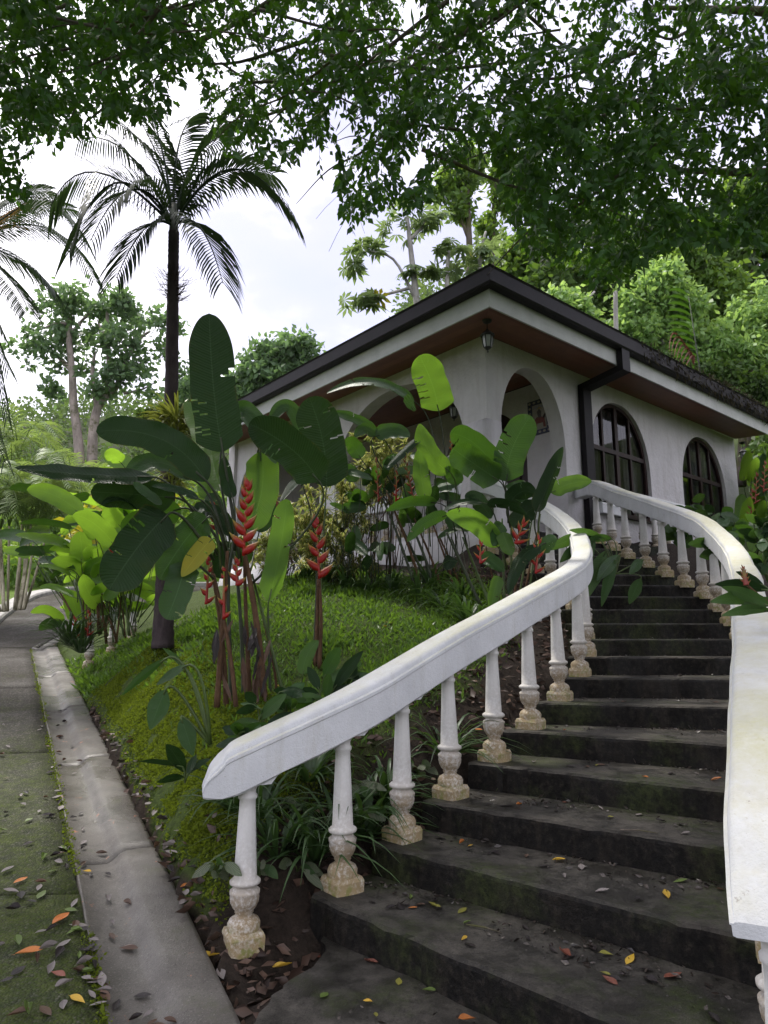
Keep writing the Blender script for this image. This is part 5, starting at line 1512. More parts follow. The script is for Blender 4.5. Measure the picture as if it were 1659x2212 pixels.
for i, (bx, by, Yp) in enumerate(((1470, 1145, 9.5), (1530, 1140, 10.5), (1590, 1150, 9.5), (1650, 1150, 8.5), (1560, 1190, 8.2), (1660, 1220, 7.0), (1500, 1120, 11.5))):
    lv = []
    for k in range(15):
        a = RNG.uniform(0, math.pi); ln = RNG.uniform(30, 62); b = (bx + RNG.uniform(-18, 18), by - RNG.uniform(-25, 35))
        lv.append((b, (b[0] + ln * math.cos(a), b[1] - ln * .55 * math.sin(a) + RNG.uniform(-6, 26)), RNG.uniform(9, 15), RNG.uniform(-.6, .8)))
    small_plant('shrub', ['dark broad leaved shrub below the second arched window', 'bushy plant under the far window behind the right rail', 'leafy shrub beyond the bend of the right handrail', 'dark shrub at the right picture edge above the handrail bend', 'low leafy shrub just behind the right handrail curve', 'shrub nearest the camera behind the right handrail', 'small plant on the landing by the large window'][i], 'shrub', (bx, by + 40), lv, Yp, ['small', 'heli', 'helidark', 'small'])

# strap-leaved and striped plants under the left railing and along beds
def strap_tuft(name, label, p, n, ln, w, mat, spread=1.0, cat='plant', group=None, droop=.6, parent=None, seed=0):
    rr = random.Random(seed + int(p[0] * 100))
    P = Vector(p)
    r = thing(name, label, cat, P, group) if parent is None else parent
    m = MB()
    for k in range(n):
        a = rr.uniform(0, 2 * math.pi); L_ = ln * rr.uniform(.6, 1.1); el = rr.uniform(.35, 1.35)
        d = Vector((math.cos(a), math.sin(a), 0)) * spread
        s0 = P + d * .03
        A = s0; B = s0 + d * L_ * .35 * math.cos(el) + UZ * L_ * .75 * math.sin(el) + d * .1 * L_; Cc = s0 + d * L_ * (.55 + .35 * math.cos(el)) + UZ * L_ * (math.sin(el) * .75 - droop * .5)
        pts = bez(A, B, Cc, 6); side = Vector((-math.sin(a), math.cos(a), 0)); vs_, uv = [], []
        for i, q in enumerate(pts):
            t = i / 6; ww = w * (.55 + .45 * math.sin(math.pi * min(1, t + .2))) * (1 - t ** 3) + .0006
            vs_ += [q - side * ww, q - UZ * ww * .35, q + side * ww]; uv += [(-1, t), (0, t), (1, t)]
        m.add(vs_, [(i * 3 + c, i * 3 + c + 1, i * 3 + c + 4, i * 3 + c + 3) for i in range(6) for c in range(2)], uv)
    o = m.build('leaves', MT[mat], r, True)
    return r
def G(x, y, dz=0): return (x, y, gz(x, y) + dz)
strap_tuft('strap_plant', 'clump of long dark strap leaves between the first and second balusters', G(-.42, 4.35), 46, .75, .014, 'strap', seed=1)
strap_tuft('strap_plant', 'strap leaved clump behind the second baluster of the left railing', G(-.12, 4.62), 46, .75, .014, 'strap', seed=2)
strap_tuft('strap_plant', 'arching grassy clump beyond the first baluster', G(-.75, 4.45), 34, .6, .012, 'strap', seed=3)
for i, (x, y, q) in enumerate(((-.62, 4.25, 'close behind the first baluster'), (-.28, 4.5, 'right behind the second baluster'), (.02, 4.85, 'up the slope from the third baluster'), (-.95, 4.65, 'on the bank left of the railing end'), (-.5, 4.85, 'under the lower half of the handrail, farther back'), (.45, 5.25, 'on the dark slope behind the fourth baluster'))):
    strap_tuft('strap_plant', 'dark arching strap leaves ' + q, G(x, y), 44, RNG.uniform(.5, .72), .014, 'strap', seed=60 + i)
for i, (x, y) in enumerate(((.62, 4.75), (1.0, 5.1), (.15, 4.75))):
    strap_tuft('grass_tuft', ['thin grass tuft beside the fourth baluster', 'thin grass tuft beside the fifth baluster', 'grass tuft by the third baluster base'][i], G(x - .12, y + .02), 30, .26, .004, 'grass', seed=4 + i, cat='grass tuft')
bx = [(700, 1282, 9.4), (745, 1292, 9.2), (800, 1300, 9.1), (850, 1300, 9.0), (660, 1275, 9.6), (905, 1310, 8.7), (960, 1320, 8.2), (1010, 1335, 7.6), (1050, 1345, 7.2), (930, 1300, 9.0), (1000, 1310, 8.4)]
bl = ['at the left end of the flower bed under the porch', 'in front of the striped yellow shrubs', 'at the middle of the bed below the porch wall', 'under the leaning heliconia stalks', 'beside the lawn at the far left of the bed', 'right of the leaning stalks, edge of the lawn', 'on the dark soil behind the lawn corner', 'near the left handrail in the bed', 'closest to the curved handrail', 'in the deep shade under the ragged leaves', 'between the two heliconias by the column']
for i, (px, py, Y) in enumerate(bx):
    q = W(px, py, Y); strap_tuft('strap_plant', 'dark strap leaved plant ' + bl[i], (q.x, q.y, gz(q.x, q.y)), 34, .62, .016, 'strap', seed=20 + i)
strap_tuft('strap_plant', 'bright arching strap leaves at the roadside end of the left clump', W(150, 1395, 9.4), 60, .85, .016, 'strap', seed=41)
strap_tuft('strap_plant', 'green strap leaf tuft on the gutter edge below the left clump', W(175, 1410, 9.3), 50, .8, .015, 'strap', seed=42)
cal = [(560, 1905, 4.05), (598, 1770, 4.6), (640, 1900, 4.3), (770, 1725, 4.75), (820, 1735, 4.9), (470, 1905, 3.95), (780, 1790, 4.55), (905, 1690, 5.1)]
cl = ['between the first and second balusters on the soil', 'on the slope above the first baluster gap', 'left of the second baluster base', 'beside the second baluster shaft', 'left of the third baluster', 'left of the first baluster by the gutter', 'under the third baluster at the step side', 'behind the fourth baluster']
for i, (px, py, Y) in enumerate(cal):
    base = (px, py); lv = []
    for k in range(9):
        a = RNG.uniform(-.4, math.pi + .4); ln = RNG.uniform(28, 50); b = (px + ln * .35 * math.cos(a), py - 20 - 22 * RNG.random())
        lv.append((b, (b[0] + ln * math.cos(a), b[1] - ln * .45 * math.sin(a) + RNG.uniform(8, 40)), RNG.uniform(8, 12), RNG.uniform(-.5, .5)))
    small_plant('calathea', 'striped leaf calathea ' + cl[i], 'plant', base, lv, Y, ['calathea', 'calathea', 'small'], stemr=.004)

# yellow striped shrubs along the porch
sh = [(705, 1085, 9.6), (760, 1060, 9.9), (655, 1110, 9.9), (620, 1100, 10.4), (800, 1000, 10.0), (720, 1180, 9.4), (600, 1180, 10.2), (845, 960, 9.9)]
sl = ['in the middle of the bed, widest', 'right beside the leaning heliconia stalks', 'behind the red flowered slim heliconia', 'left behind the tall light leaf', 'taller, in front of the wide arch', 'low at the lawn edge', 'at the far left near the second railing', 'topmost, thin, before the arch']
for i, (px, py, Y) in enumerate(sh):
    top = W(px, py, Y); g_ = gz(top.x, top.y); r = thing('striped_shrub', 'yellow striped leaf shrub ' + sl[i], 'shrub', (top.x, top.y, g_), 'yellow striped shrubs along the porch')
    ms = MB(); ml = MB()
    hs = (top.z - g_)
    for k in range(32):
        tp_ = top + Vector((RNG.gauss(0, .26), RNG.gauss(0, .22), RNG.uniform(-.55, .22) * min(1, hs)))
        if k % 3 == 0: ms.tube(bez((top.x + RNG.uniform(-.08, .08), top.y, g_ - .03), (top.x + (tp_.x - top.x) * .3, tp_.y, g_ + hs * .5), tp_, 5), [.008, .007, .006, .006, .005, .005], 5)
        for q in range(30):
            a = RNG.uniform(0, 6.283); el = RNG.uniform(-.5, 1.25); L_ = RNG.uniform(.11, .19); d = Vector((math.cos(a) * math.cos(el), math.sin(a) * math.cos(el), math.sin(el)))
            s0 = tp_ - UZ * RNG.uniform(0, .12); side = d.cross(UZ)
            side = side.normalized() * .017 if side.length > .05 else Vector((.017, 0, 0))
            e1, e2 = s0 + d * L_ * .55, s0 + d * L_ - UZ * L_ * .28
            ml.add([s0 - side * .5, s0, s0 + side * .5, e1 - side, e1 - UZ * .003, e1 + side, e2], [(0, 1, 4, 3), (1, 2, 5, 4), (3, 4, 6), (4, 5, 6)], [(-1, 0), (0, 0), (1, 0), (-1, .5), (0, .5), (1, .5), (0, 1)])
    ms.build('stems', MT['stalk'], r, True); tag(ml.build('foliage', MT['song'], r, True), kind='stuff')
# ================================================================== leaf clouds
def norm(a): return a / np.maximum(np.linalg.norm(a, axis=-1, keepdims=True), 1e-9)
def leaves_np(pos, d, ln, wd, fold=.25, four=True, rng=NR):
    """pos (N,3) leaf bases, d (N,3) leaf directions: pointed folded leaves; returns V, F (triangles)"""
    n = len(pos); d = norm(d)
    r = norm(rng.normal(size=(n, 3)))
    s = norm(np.cross(d, r)); u = np.cross(s, d)
    ln = np.broadcast_to(np.asarray(ln, float), (n,))[:, None]; wd = np.broadcast_to(np.asarray(wd, float), (n,))[:, None]
    b = pos; t = pos + d * ln; m = pos + d * ln * .42 - u * wd * fold
    l = pos + d * ln * .40 + s * wd; q = pos + d * ln * .40 - s * wd
    if four:
        V = np.stack([b, q, m, l, t], 1).reshape(-1, 3); o = np.arange(n)[:, None] * 5
        F = np.concatenate([o + np.array([[0, 1, 2]]), o + np.array([[1, 4, 2]]), o + np.array([[0, 2, 3]]), o + np.array([[2, 4, 3]])], 0)
    else:
        V = np.stack([b, q, t, l], 1).reshape(-1, 3); o = np.arange(n)[:, None] * 4
        F = np.concatenate([o + np.array([[0, 1, 2]]), o + np.array([[0, 2, 3]])], 0)
    return V, F.astype(np.int32)

def crown_points(clumps, rng=NR, shell=.55):
    """clumps: (centre, rx, ry, rz, n) -> leaf places and outward directions, thicker near each clump's outside"""
    P, D = [], []
    for c, rx, ry, rz, n in clumps:
        v = norm(rng.normal(size=(n, 3))); rad = (rng.random(n) ** shell)[:, None]
        R_ = np.array([rx, ry, rz])
        lump = 1 + .28 * np.sin(v[:, :1] * 5 + c[0]) * np.cos(v[:, 1:2] * 4 + c[2])
        P.append(np.array(c) + v * rad * R_ * lump); D.append(v)
    return np.concatenate(P), np.concatenate(D)

def tree(name, label, base, trunks, clumps, mat, ln, wd, bmat='bark', group=None, droop=.5, four=False, cat='tree', sub=None, shell=.5):
    r = thing(name, label, cat, base, group)
    first = True
    for pts, r0, r1 in trunks:
        P = smooth_path(pts, 4); m = MB(); n = len(P)
        m.tube(P, [r0 + (r1 - r0) * i / (n - 1) for i in range(n)], 8)
        m.build('trunk' if first else 'limb', MT[bmat], r, True); first = False
    # every clump breaks up into small flattened sprays with gaps between them
    parts = []
    for c, rx, ry, rz, n_ in clumps:
        k = max(5, int(n_ / 34))
        for j in range(k):
            v = norm(NR.normal(size=3)); q = np.array(c) + v * np.array([rx, ry, rz]) * (NR.random() ** .4) * 1.05
            s_ = NR.uniform(.16, .34); parts.append((q, rx * s_, ry * s_, rz * s_ * .75 + .05, max(4, int(n_ / k))))
    P, D = crown_points(parts, shell=shell)
    if sub:
        # leaves stand in small sprays
        k = sub; P = np.repeat(P, k, 0); D = np.repeat(D, k, 0)
        P = P + NR.normal(size=P.shape) * ln * .6
    d = D + NR.normal(size=D.shape) * .7 + np.array([0, 0, -droop])
    V, F = leaves_np(P, d, ln * (0.7 + .6 * NR.random(len(P))), wd * (0.7 + .6 * NR.random(len(P))), .3, four)
    tag(build('crown', V, F, MT[mat], r, False), kind='stuff')
    return r

def PXR(px, Y): return px * Y / FPX * 1.02
def cl(px, py, Y, rx, ry, n, dep=.8): return (tuple(W(px, py, Y)), PXR(rx, Y), PXR(rx, Y) * dep, PXR(ry, Y), n)

# ------------------------------------------------------------------ the dark tree overhead
BX = [-900, -200, 0, 40, 70, 100, 150, 200, 260, 330, 390, 408, 425, 440, 480, 560, 610, 640, 700, 722, 740, 762, 800, 850, 895, 930, 960, 1000, 1040, 1075, 1090, 1110, 1140, 1180, 1240, 1300, 1350, 1380, 1420, 1500, 1560, 1600, 1659, 1900, 2500]
BY = [560, 500, 420, 435, 395, 330, 290, 300, 245, 265, 215, 150, 120, 215, 325, 345, 352, 325, 300, 320, 470, 490, 460, 440, 470, 415, 380, 345, 330, 345, 425, 480, 555, 565, 585, 615, 625, 575, 535, 530, 550, 520, 540, 620, 700]
ficus = thing('overhanging_tree', 'big dark leaved tree whose hanging branches fill the top of the picture', 'tree', (6.6, 5.5, .6))
def limb(pts, r0, r1, name='limb'):
    P = smooth_path(pts, 5); m = MB(); n = len(P); m.tube(P, [r0 + (r1 - r0) * (i / (n - 1)) ** .8 for i in range(n)], 8); return m.build(name, MT['bark'], ficus, True)
limb([(6.6, 5.5, .4), (6.5, 5.5, 2.5), (6.2, 5.5, 4.8), (5.9, 5.6, 6.6)], .42, .26, 'trunk')
limb([(5.9, 5.6, 6.6), (4.6, 5.8, 8.0), (2.4, 6.2, 8.9), (0, 6.2, 9.3), (-2.6, 6.0, 9.2), (-4.5, 5.6, 8.6)], .22, .03)
limb([(6.1, 5.5, 5.2), (5.2, 6.4, 6.3), (4.3, 7.2, 6.9), (3.0, 7.8, 7.4)], .13, .02)
limb([(6.0, 5.5, 6.0), (4.9, 5.0, 7.6), (3.2, 4.5, 8.6), (1.4, 4.2, 9.0)], .15, .02)
limb([(2.4, 6.2, 8.9), (1.0, 7.2, 8.8), (-.6, 7.6, 8.4)], .07, .012)
limb([(0, 6.2, 9.3), (-1.4, 7.0, 9.0), (-2.6, 7.0, 8.2), (-3.4, 6.9, 7.3)], .06, .010)
limb([(5.9, 5.6, 6.6), (5.0, 6.8, 8.6), (3.4, 7.6, 9.6)], .14, .02)
limb([(-2.6, 6.0, 9.2), (-3.4, 5.4, 8.6), (-4.2, 5.0, 7.4)], .05, .010)
def canopy():
    P, D, T = [], [], []
    nt_ = 8600
    px = NR.uniform(-420, 2080, nt_ * 3); py = NR.uniform(-520, 640, nt_ * 3); Yd_ = 4.2 + 4.0 * NR.random(nt_ * 3) ** .9
    bnd = np.interp(px, BX, BY)
    keep = py < bnd - 18
    px, py, Yd_ = px[keep], py[keep], Yd_[keep]
    # denser at the right and the upper left, open where the palm shows
    den = np.full(len(px), .70)
    den = np.where((px < 380) & (py < 250), 1.0, den); den = np.where((px > 900) & (py > 120), 1.0, den); den = np.where((px > 520) & (px < 800) & (py < 260), .85, den)
    den = np.where((px > 400) & (px < 520), .52, den); den = np.where((px > 700) & (px < 900) & (py > 300), .55, den)
    den = np.where((px > 1000) & (px < 1450) & (py < 200), .55, den); den = np.where((px > 380) & (px < 620) & (py < 200), .5, den)
    nz = np.array([noise.noise(Vector((a * .011, b * .011, c * .35))) for a, b, c in zip(px, py, Yd_)])
    keep = NR.random(len(px)) < den * np.clip(.46 + 1.5 * nz, .03, 1)
    px, py, Yd_ = px[keep][:nt_], py[keep][:nt_], Yd_[keep][:nt_]
    u, v = px - 830.0, py - 1106.0
    t = Yd_ / (FPX * CP + v * SP)
    S = np.stack([u * t, Yd_, CAM.z - (v * CP - FPX * SP) * t], -1)
    n = len(S); m = 14
    a = NR.uniform(0, 2 * math.pi, n)
    out = np.stack([np.cos(a), np.sin(a), np.zeros(n)], -1)
    ln = NR.uniform(.28, .62, n)
    tt = np.linspace(.08, 1, m)
    # twig falls from its limb outwards and down
    tw = S[:, None, :] + out[:, None, :] * (tt[None, :, None] * ln[:, None, None] * .62) + np.array([0, 0, -1.0]) * (tt[None, :, None] ** 1.5 * ln[:, None, None] * .72)
    side = np.cross(out, np.array([0, 0, 1.0]))
    sg = np.where(np.arange(m) % 2 == 0, 1.0, -1.0)
    d = side[:, None, :] * sg[None, :, None] * .75 + out[:, None, :] * .45 + np.array([0, 0, -.95]) + NR.normal(size=(n, m, 3)) * .38
    P = tw.reshape(-1, 3); D = d.reshape(-1, 3)
    qx, qy = proj_np(P)
    ok = qy < np.interp(qx, BX, BY) + 12 * NR.normal(size=len(qx))
    P, D = P[ok], D[ok]
    L_ = NR.uniform(.060, .100, len(P))
    V, F = leaves_np(P, D, L_, L_ * NR.uniform(.26, .33, len(P)), .30, True)
    tag(build('crown', V, F, MT['ficus'], ficus, False), kind='stuff')
    # unseen rest of the crown, over and behind the camera, added for its shade
    n2 = 20000
    Q = np.stack([NR.uniform(-7, 9, n2), NR.uniform(-7, 4.6, n2), 6.2 + 3.6 * NR.random(n2)], -1)
    nz2 = np.array([noise.noise(Vector((a * .5, b * .5, c * .5))) for a, b, c in Q])
    Q = Q[NR.random(n2) < np.clip(.75 + 1.0 * nz2, .05, 1)]
    qx, qy = proj_np(Q); Q = Q[(Q[:, 1] < .3) | (qy < 60)]
    D2 = NR.normal(size=Q.shape) * .7 + np.array([0, 0, -.8])
    V, F = leaves_np(Q, D2, NR.uniform(.14, .22, len(Q)), NR.uniform(.045, .065, len(Q)), .3, False)
    tag(build('crown', V, F, MT['ficus'], ficus, False), kind='stuff')
    # bare twigs
    k = NR.choice(n, 1500, replace=False); sv, sf = [], []
    for i in k:
        pts = [tw[i, j] for j in (0, 4, 8, 11)]
        b0 = len(sv)
        for p_ in pts: sv += [p_ + np.array([.0022, 0, 0]), p_ + np.array([-.0011, .0019, 0]), p_ + np.array([-.0011, -.0019, 0])]
        for j in range(3):
            for e in range(3): sf.append((b0 + j * 3 + e, b0 + j * 3 + (e + 1) % 3, b0 + j * 3 + 3 + (e + 1) % 3, b0 + j * 3 + 3 + e))
    tag(build('twigs', np.array(sv), np.array(sf), MT['bark'], ficus, False), kind='stuff')
canopy()
# boughs that carry the leaf sprays
for k in range(46):
    px = RNG.uniform(-100, 1750); top = np.interp(px, BX, BY); py = top * RNG.uniform(.15, .8); Y = RNG.uniform(4.8, 7.8)
    a = W(px, py, Y); d = Vector((RNG.choice([-1, -1, 1]) * RNG.uniform(.5, 1.3), RNG.uniform(-.5, .5), RNG.uniform(-.25, .2)))
    limb([a - d * .8 + UZ * .35, a, a + d * .6 - UZ * .1, a + d * 1.1 - UZ * .4], RNG.uniform(.012, .026), .003)
# loose sprays that hang lower
for (x, y0, y1, Y) in ((690, 335, 386, 5.2), (640, 330, 352, 5.4), (760, 470, 505, 6.0), (1120, 480, 500, 6.5)):
    p0, p1 = W(x, y0, Y), W(x + 3, y1, Y); m = MB(); m.tube([p0 + UZ * .3, p0, p1], .0022, 4)
    n = 5
    for k in range(n):
        q = p0.lerp(p1, k / n); V, F = leaves_np(np.array([q]), np.array([[.5 * (-1) ** k, .2, -1]]), .07, .018)
        m.add(V, F.tolist())
    m.build('spray', MT['ficus'], ficus)

# ------------------------------------------------------------------ palms
def frond(parent, a, m_, c, n, lf, wd, mat, droop=.6, vee=.5, name='frond', rr=.018, back=.0):
    """feather frond: midrib through three places, leaflets hanging on both sides"""
    N_ = 40
    R_ = through(a, m_, c, N_); mb = MB()
    mb.tube(R_[::4], [rr * (1 - .85 * i / 10) + .002 for i in range(11)], 5)
    for i in range(n):
        t = .10 + .90 * (i + .5) / n
        j = min(N_ - 1, int(t * N_)); p = R_[j].lerp(R_[j + 1], t * N_ - j)
        tg = (R_[j + 1] - R_[max(0, j - 1)]).normalized()
        sd = tg.cross(UZ)
        if sd.length < .15: sd = tg.cross(Vector((0, 1, 0)))
        sd.normalize(); up = sd.cross(tg)
        L_ = lf * (.45 + .75 * math.sin(math.pi * min(1, .12 + t * .80))) * RNG.uniform(.88, 1.08)
        for sg in (-1, 1):
            d = (sd * sg * 1.0 + tg * (.55 + .6 * t) + up * vee * RNG.uniform(.5, 1.2)).normalized()
            w = wd * RNG.uniform(.8, 1.15)
            q = [p, p + d * L_ * .4 - UZ * droop * L_ * .06, p + d * L_ * .75 - UZ * droop * L_ * .25, p + d * L_ * .97 - UZ * droop * L_ * .55]
            wn = d.cross(UZ); wn = (wn.normalized() if wn.length > .05 else tg) 
            wn = (wn * .75 + UZ * .35 + tg * .2).normalized()
            vs_ = [q[0] - wn * w * .3, q[0] + wn * w * .3, q[1] - wn * w, q[1] + wn * w, q[2] - wn * w * .8, q[2] + wn * w * .8, q[3]]
            mb.add(vs_, [(0, 1, 3, 2), (2, 3, 5, 4), (4, 5, 6)])
    return mb.build(name, MT[mat], parent, True)

Yp = 9.0
pal = thing('palm_tree', 'tall dark palm with drooping feather fronds standing on the lawn', 'palm tree', W(352, 1392, Yp))
tb = [W(352, 1400, Yp), W(356, 1250, Yp), W(362, 1060, Yp), W(370, 880, Yp), W(373, 700, Yp), W(375, 560, Yp), W(376, 500, Yp)]
P = smooth_path(tb, 14); m = MB(); n = len(P)
rad = []
for i in range(n):
    t = i / (n - 1); r_ = .122 - .046 * min(1, t * 1.25) + (.02 * (1 - t / .12) if t < .12 else 0)
    rad.append(r_ * (1 + .045 * math.sin(i * 2.6)))
m.tube(P, rad, 14); m.build('trunk', MT['palmbark'], pal, True)
m = MB(); m.tube([W(375, 560, Yp), W(376, 500, Yp), W(376, 440, Yp)], [.076, .070, .04], 10); m.build('crown_shaft', MT['darkstalk'], pal, True)
cr = W(376, 478, Yp)
fr = [((210, 372), (108, 450), .0), ((250, 395), (150, 545), -.5), ((290, 408), (196, 520), -.9), ((275, 330), (170, 300), .4), ((325, 330), (225, 255), .6), ((352, 330), (318, 225), .2), ((385, 320), (420, 250), .8),
      ((425, 340), (505, 290), .3), ((470, 380), (590, 375), .2), ((500, 365), (632, 465), -.2), ((430, 488), (482, 612), -.6), ((318, 490), (252, 600), -.6), ((345, 350), (290, 240), .9)]
for i, (mm, tt, dy) in enumerate(fr):
    frond(pal, W(376, 490, Yp), W(*mm, Yp + dy * .6), W(*tt, Yp + dy * 1.2), 40, .58, .0150, 'palm', droop=.85, vee=.15, rr=.022)
# plants that grow on its trunk
def tuft_on(name, label, c, n, ln, w, mat, cat='epiphyte', upb=.35, lab2=None):
    r = thing(name, label, cat, c); m = MB()
    for k in range(n):
        d = Vector((RNG.gauss(0, 1), RNG.gauss(0, 1), RNG.gauss(upb, .75))).normalized(); L_ = ln * RNG.uniform(.55, 1.1)
        s0 = Vector(c) + Vector((d.x, d.y, 0)) * .10 + UZ * RNG.uniform(-.12, .08) * (ln / .3)
        pts = bez(s0, s0 + d * L_ * .6 + UZ * L_ * .12, s0 + d * L_ - UZ * L_ * .22, 5); side = d.cross(UZ); side = side.normalized() if side.length > .1 else Vector((1, 0, 0))
        vs_ = []
        for i, q in enumerate(pts): ww = w * (1 - (i / 5) ** 1.6) + .001; vs_ += [q - side * ww, q - UZ * ww * .5, q + side * ww]
        m.add(vs_, [(i * 3 + c_, i * 3 + c_ + 1, i * 3 + c_ + 4, i * 3 + c_ + 3) for i in range(5) for c_ in range(2)])
    tag(m.build('leaves', MT[mat], r, True), kind='stuff'); return r
tuft_on('bromeliad', 'big yellow green bromeliad rosette growing on the palm trunk', W(382, 912, Yp - .22), 210, .48, .018, 'brom', upb=.35)
tuft_on('bromeliad', 'smaller bromeliad low on the palm trunk behind the dark leaves', W(372, 1030, Yp - .18), 110, .34, .012, 'brom', upb=-.1)
tuft_on('bromeliad', 'bromeliad tuft near the palm foot', W(345, 1180, Yp - .15), 90, .40, .010, 'brom', upb=.1)
r = thing('epiphyte', 'dead twiggy plant clinging to the palm trunk below the crown', 'epiphyte', W(374, 620, Yp))
m = MB()
for k in range(90):
    c = W(374, 632 + RNG.uniform(-26, 26), Yp); a = RNG.uniform(0, 6.283); d = Vector((math.cos(a), math.sin(a) * .6, RNG.uniform(-.1, .9))); L_ = RNG.uniform(.15, .36)
    p1 = c + d * L_ * .5; p2 = c + d * L_ + UZ * .05
    m.tube([c, p1, p2], [.007, .004, .0015], 4)
    for q in range(2):
        e = d + Vector((RNG.gauss(0, .5), RNG.gauss(0, .4), RNG.gauss(.1, .5))); m.tube([p1, p1 + e * L_ * .35, p1 + e * L_ * .5 + UZ * .02], [.003, .002, .001], 3)
tag(m.build('twigs', MT['epi'], r, True), kind='stuff')

# palm at the left edge: its crown is out of the picture, fronds arch in
p2 = thing('palm_tree', 'palm at the left picture edge with long arching fronds and an orange flower stalk', 'palm tree', W(-150, 1330, 12.0))
pc_ = W(-90, 520, 11.5)
m = MB(); P = smooth_path([W(-150, 1345, 12), W(-130, 1000, 11.8), W(-100, 700, 11.6), pc_], 8); m.tube(P, [.17 - .06 * i / len(P) for i in range(len(P))], 10); m.build('trunk', MT['palmbark'], p2, True)
for mm, tt, dy in (((75, 425), (192, 535), 0), ((95, 490), (205, 605), -.4), ((40, 560), (118, 628), .3), ((10, 590), (62, 672), -.5), ((20, 430), (110, 410), .6), ((-60, 620), (20, 800), 0), ((-80, 700), (12, 1000), -.3), ((-40, 600), (16, 905), .5), ((-120, 400), (-90, 300), 0), ((-200, 480), (-320, 600), 0), ((10, 470), (60, 430), -.8), ((50, 450), (160, 450), .9), ((-60, 560), (8, 720), .8)):
    frond(p2, pc_ + Vector((.1, 0, 0)), W(*mm, 11.5 + dy), W(*tt, 11.4 + dy * 1.6), 56, .50, .011, 'palm', droop=1.0, vee=.1, rr=.02)
m = MB()
for k in range(16):
    a = W(-40, 520, 11.3); b = W(RNG.uniform(40, 75), RNG.uniform(435, 500), 11.2); m.tube(bez(a, a.lerp(b, .6) + UZ * .3, b, 5), [.012, .01, .009, .008, .007, .006], 4)
m.build('flower_stalk', plain('orange_palm_flower', (.42, .20, .05), .6, .3), p2, True)

# clump of feather palms by the road
ar = thing('palm_clump', 'clump of ringed pale palm canes with feathery light fronds left of the road', 'palm clump', W(35, 1310, 17))
for k in range(13):
    x0 = RNG.choice((12, 52)) + RNG.gauss(0, 11); x1 = x0 + (x0 - 30) * 1.0 + RNG.uniform(-22, 34); y1 = RNG.uniform(1120, 1175)
    P = smooth_path([W(x0, 1322 - x0 * .12, 17 + RNG.uniform(-.5, .5)), W((x0 + x1) / 2, 1235, 17), W(x1, y1, 17)], 7); m = MB()
    m.tube(P, [.036 * (1 - .35 * i / len(P)) * (1 + .08 * (i % 2)) for i in range(len(P))], 7); m.build('cane', MT['cane'], ar, True)
    q = P[-1]
    for f in range(4):
        a = RNG.uniform(0, 6.28); d = Vector((math.cos(a), math.sin(a) * .8, 0)); L_ = RNG.uniform(1.4, 2.2)
        frond(ar, q, q + d * L_ * .4 + UZ * L_ * .55, q + d * L_ * 1.0 + UZ * L_ * RNG.uniform(.1, .6), 30, .42, .013, 'areca', droop=.7, vee=.5, rr=.014)
for k, (x, y) in enumerate(((-70, 1080), (20, 1060), (90, 1110), (-20, 1010), (140, 1150), (150, 1090), (40, 990))):
    q = W(x, y, 18.5)
    for f in range(6):
        a = RNG.uniform(0, 6.28); d = Vector((math.cos(a), math.sin(a) * .8, 0)); L_ = RNG.uniform(1.5, 2.4)
        frond(ar, q, q + d * L_ * .4 + UZ * L_ * .5, q + d * L_ + UZ * L_ * RNG.uniform(-.3, .4), 30, .5, .015, 'areca', droop=.8, vee=.5, rr=.014)

# ------------------------------------------------------------------ trees in the distance
Yu = 34.0
um = [(c_, a_, b_, d_, int(n_ * .36)) for c_, a_, b_, d_, n_ in [cl(150, 668, Yu, 80, 34, 900), cl(215, 660, Yu, 75, 36, 900), cl(275, 672, Yu, 62, 34, 700), cl(105, 705, Yu, 62, 36, 700), cl(320, 715, Yu, 50, 42, 450), cl(75, 760, Yu, 40, 30, 280), cl(190, 722, Yu + 1, 70, 30, 600), cl(255, 735, Yu - 1, 50, 26, 420),
      cl(130, 775, Yu, 42, 26, 350), cl(250, 800, Yu, 55, 34, 600), cl(215, 840, Yu, 38, 30, 350), cl(290, 820, Yu, 40, 32, 330), cl(110, 835, Yu, 34, 24, 260), cl(345, 760, Yu, 30, 26, 200), cl(385, 700, Yu, 34, 30, 220), cl(180, 790, Yu, 24, 20, 150), cl(320, 850, Yu, 24, 18, 120)]]
tk = lambda pts, Y: [W(x, y, Y) for x, y in pts]
tree('umbrella_tree', 'tall flat topped tree with two pale mossy trunks against the white sky', W(185, 1012, Yu),
     [(tk([(174, 1015), (168, 940), (160, 880), (156, 800), (150, 740), (152, 680)], Yu), .27, .13), (tk([(199, 1010), (202, 930), (212, 880), (232, 850), (236, 790), (233, 720), (232, 665)], Yu), .27, .08),
      (tk([(232, 850), (255, 830), (268, 790), (300, 735), (325, 715)], Yu), .20, .06), (tk([(212, 880), (205, 840), (200, 800), (206, 760)], Yu), .2, .06), (tk([(156, 800), (130, 775), (105, 755)], Yu), .16, .04), (tk([(152, 700), (120, 700), (80, 715)], Yu), .12, .03), (tk([(236, 730), (222, 715), (210, 690)], Yu), .1, .03), (tk([(156, 720), (180, 690), (200, 670)], Yu), .12, .03), (tk([(268, 850), (310, 840), (345, 820)], Yu), .08, .02)],
     um, 'tree1', .34, .11, 'palebark', 'trees behind the garden', droop=.3, sub=2)
# moss hanging in it
P, D = crown_points([cl(135, 740, Yu, 30, 14, 300), cl(255, 830, Yu, 30, 16, 260), cl(160, 760, Yu, 16, 30, 200), cl(310, 745, Yu, 26, 14, 200), cl(230, 720, Yu, 26, 14, 160)])
V, F = leaves_np(P, np.array([0, 0, -1.0]) + .3 * NR.normal(size=P.shape), .5 * (0.5 + NR.random(len(P))), .06, .2, False)
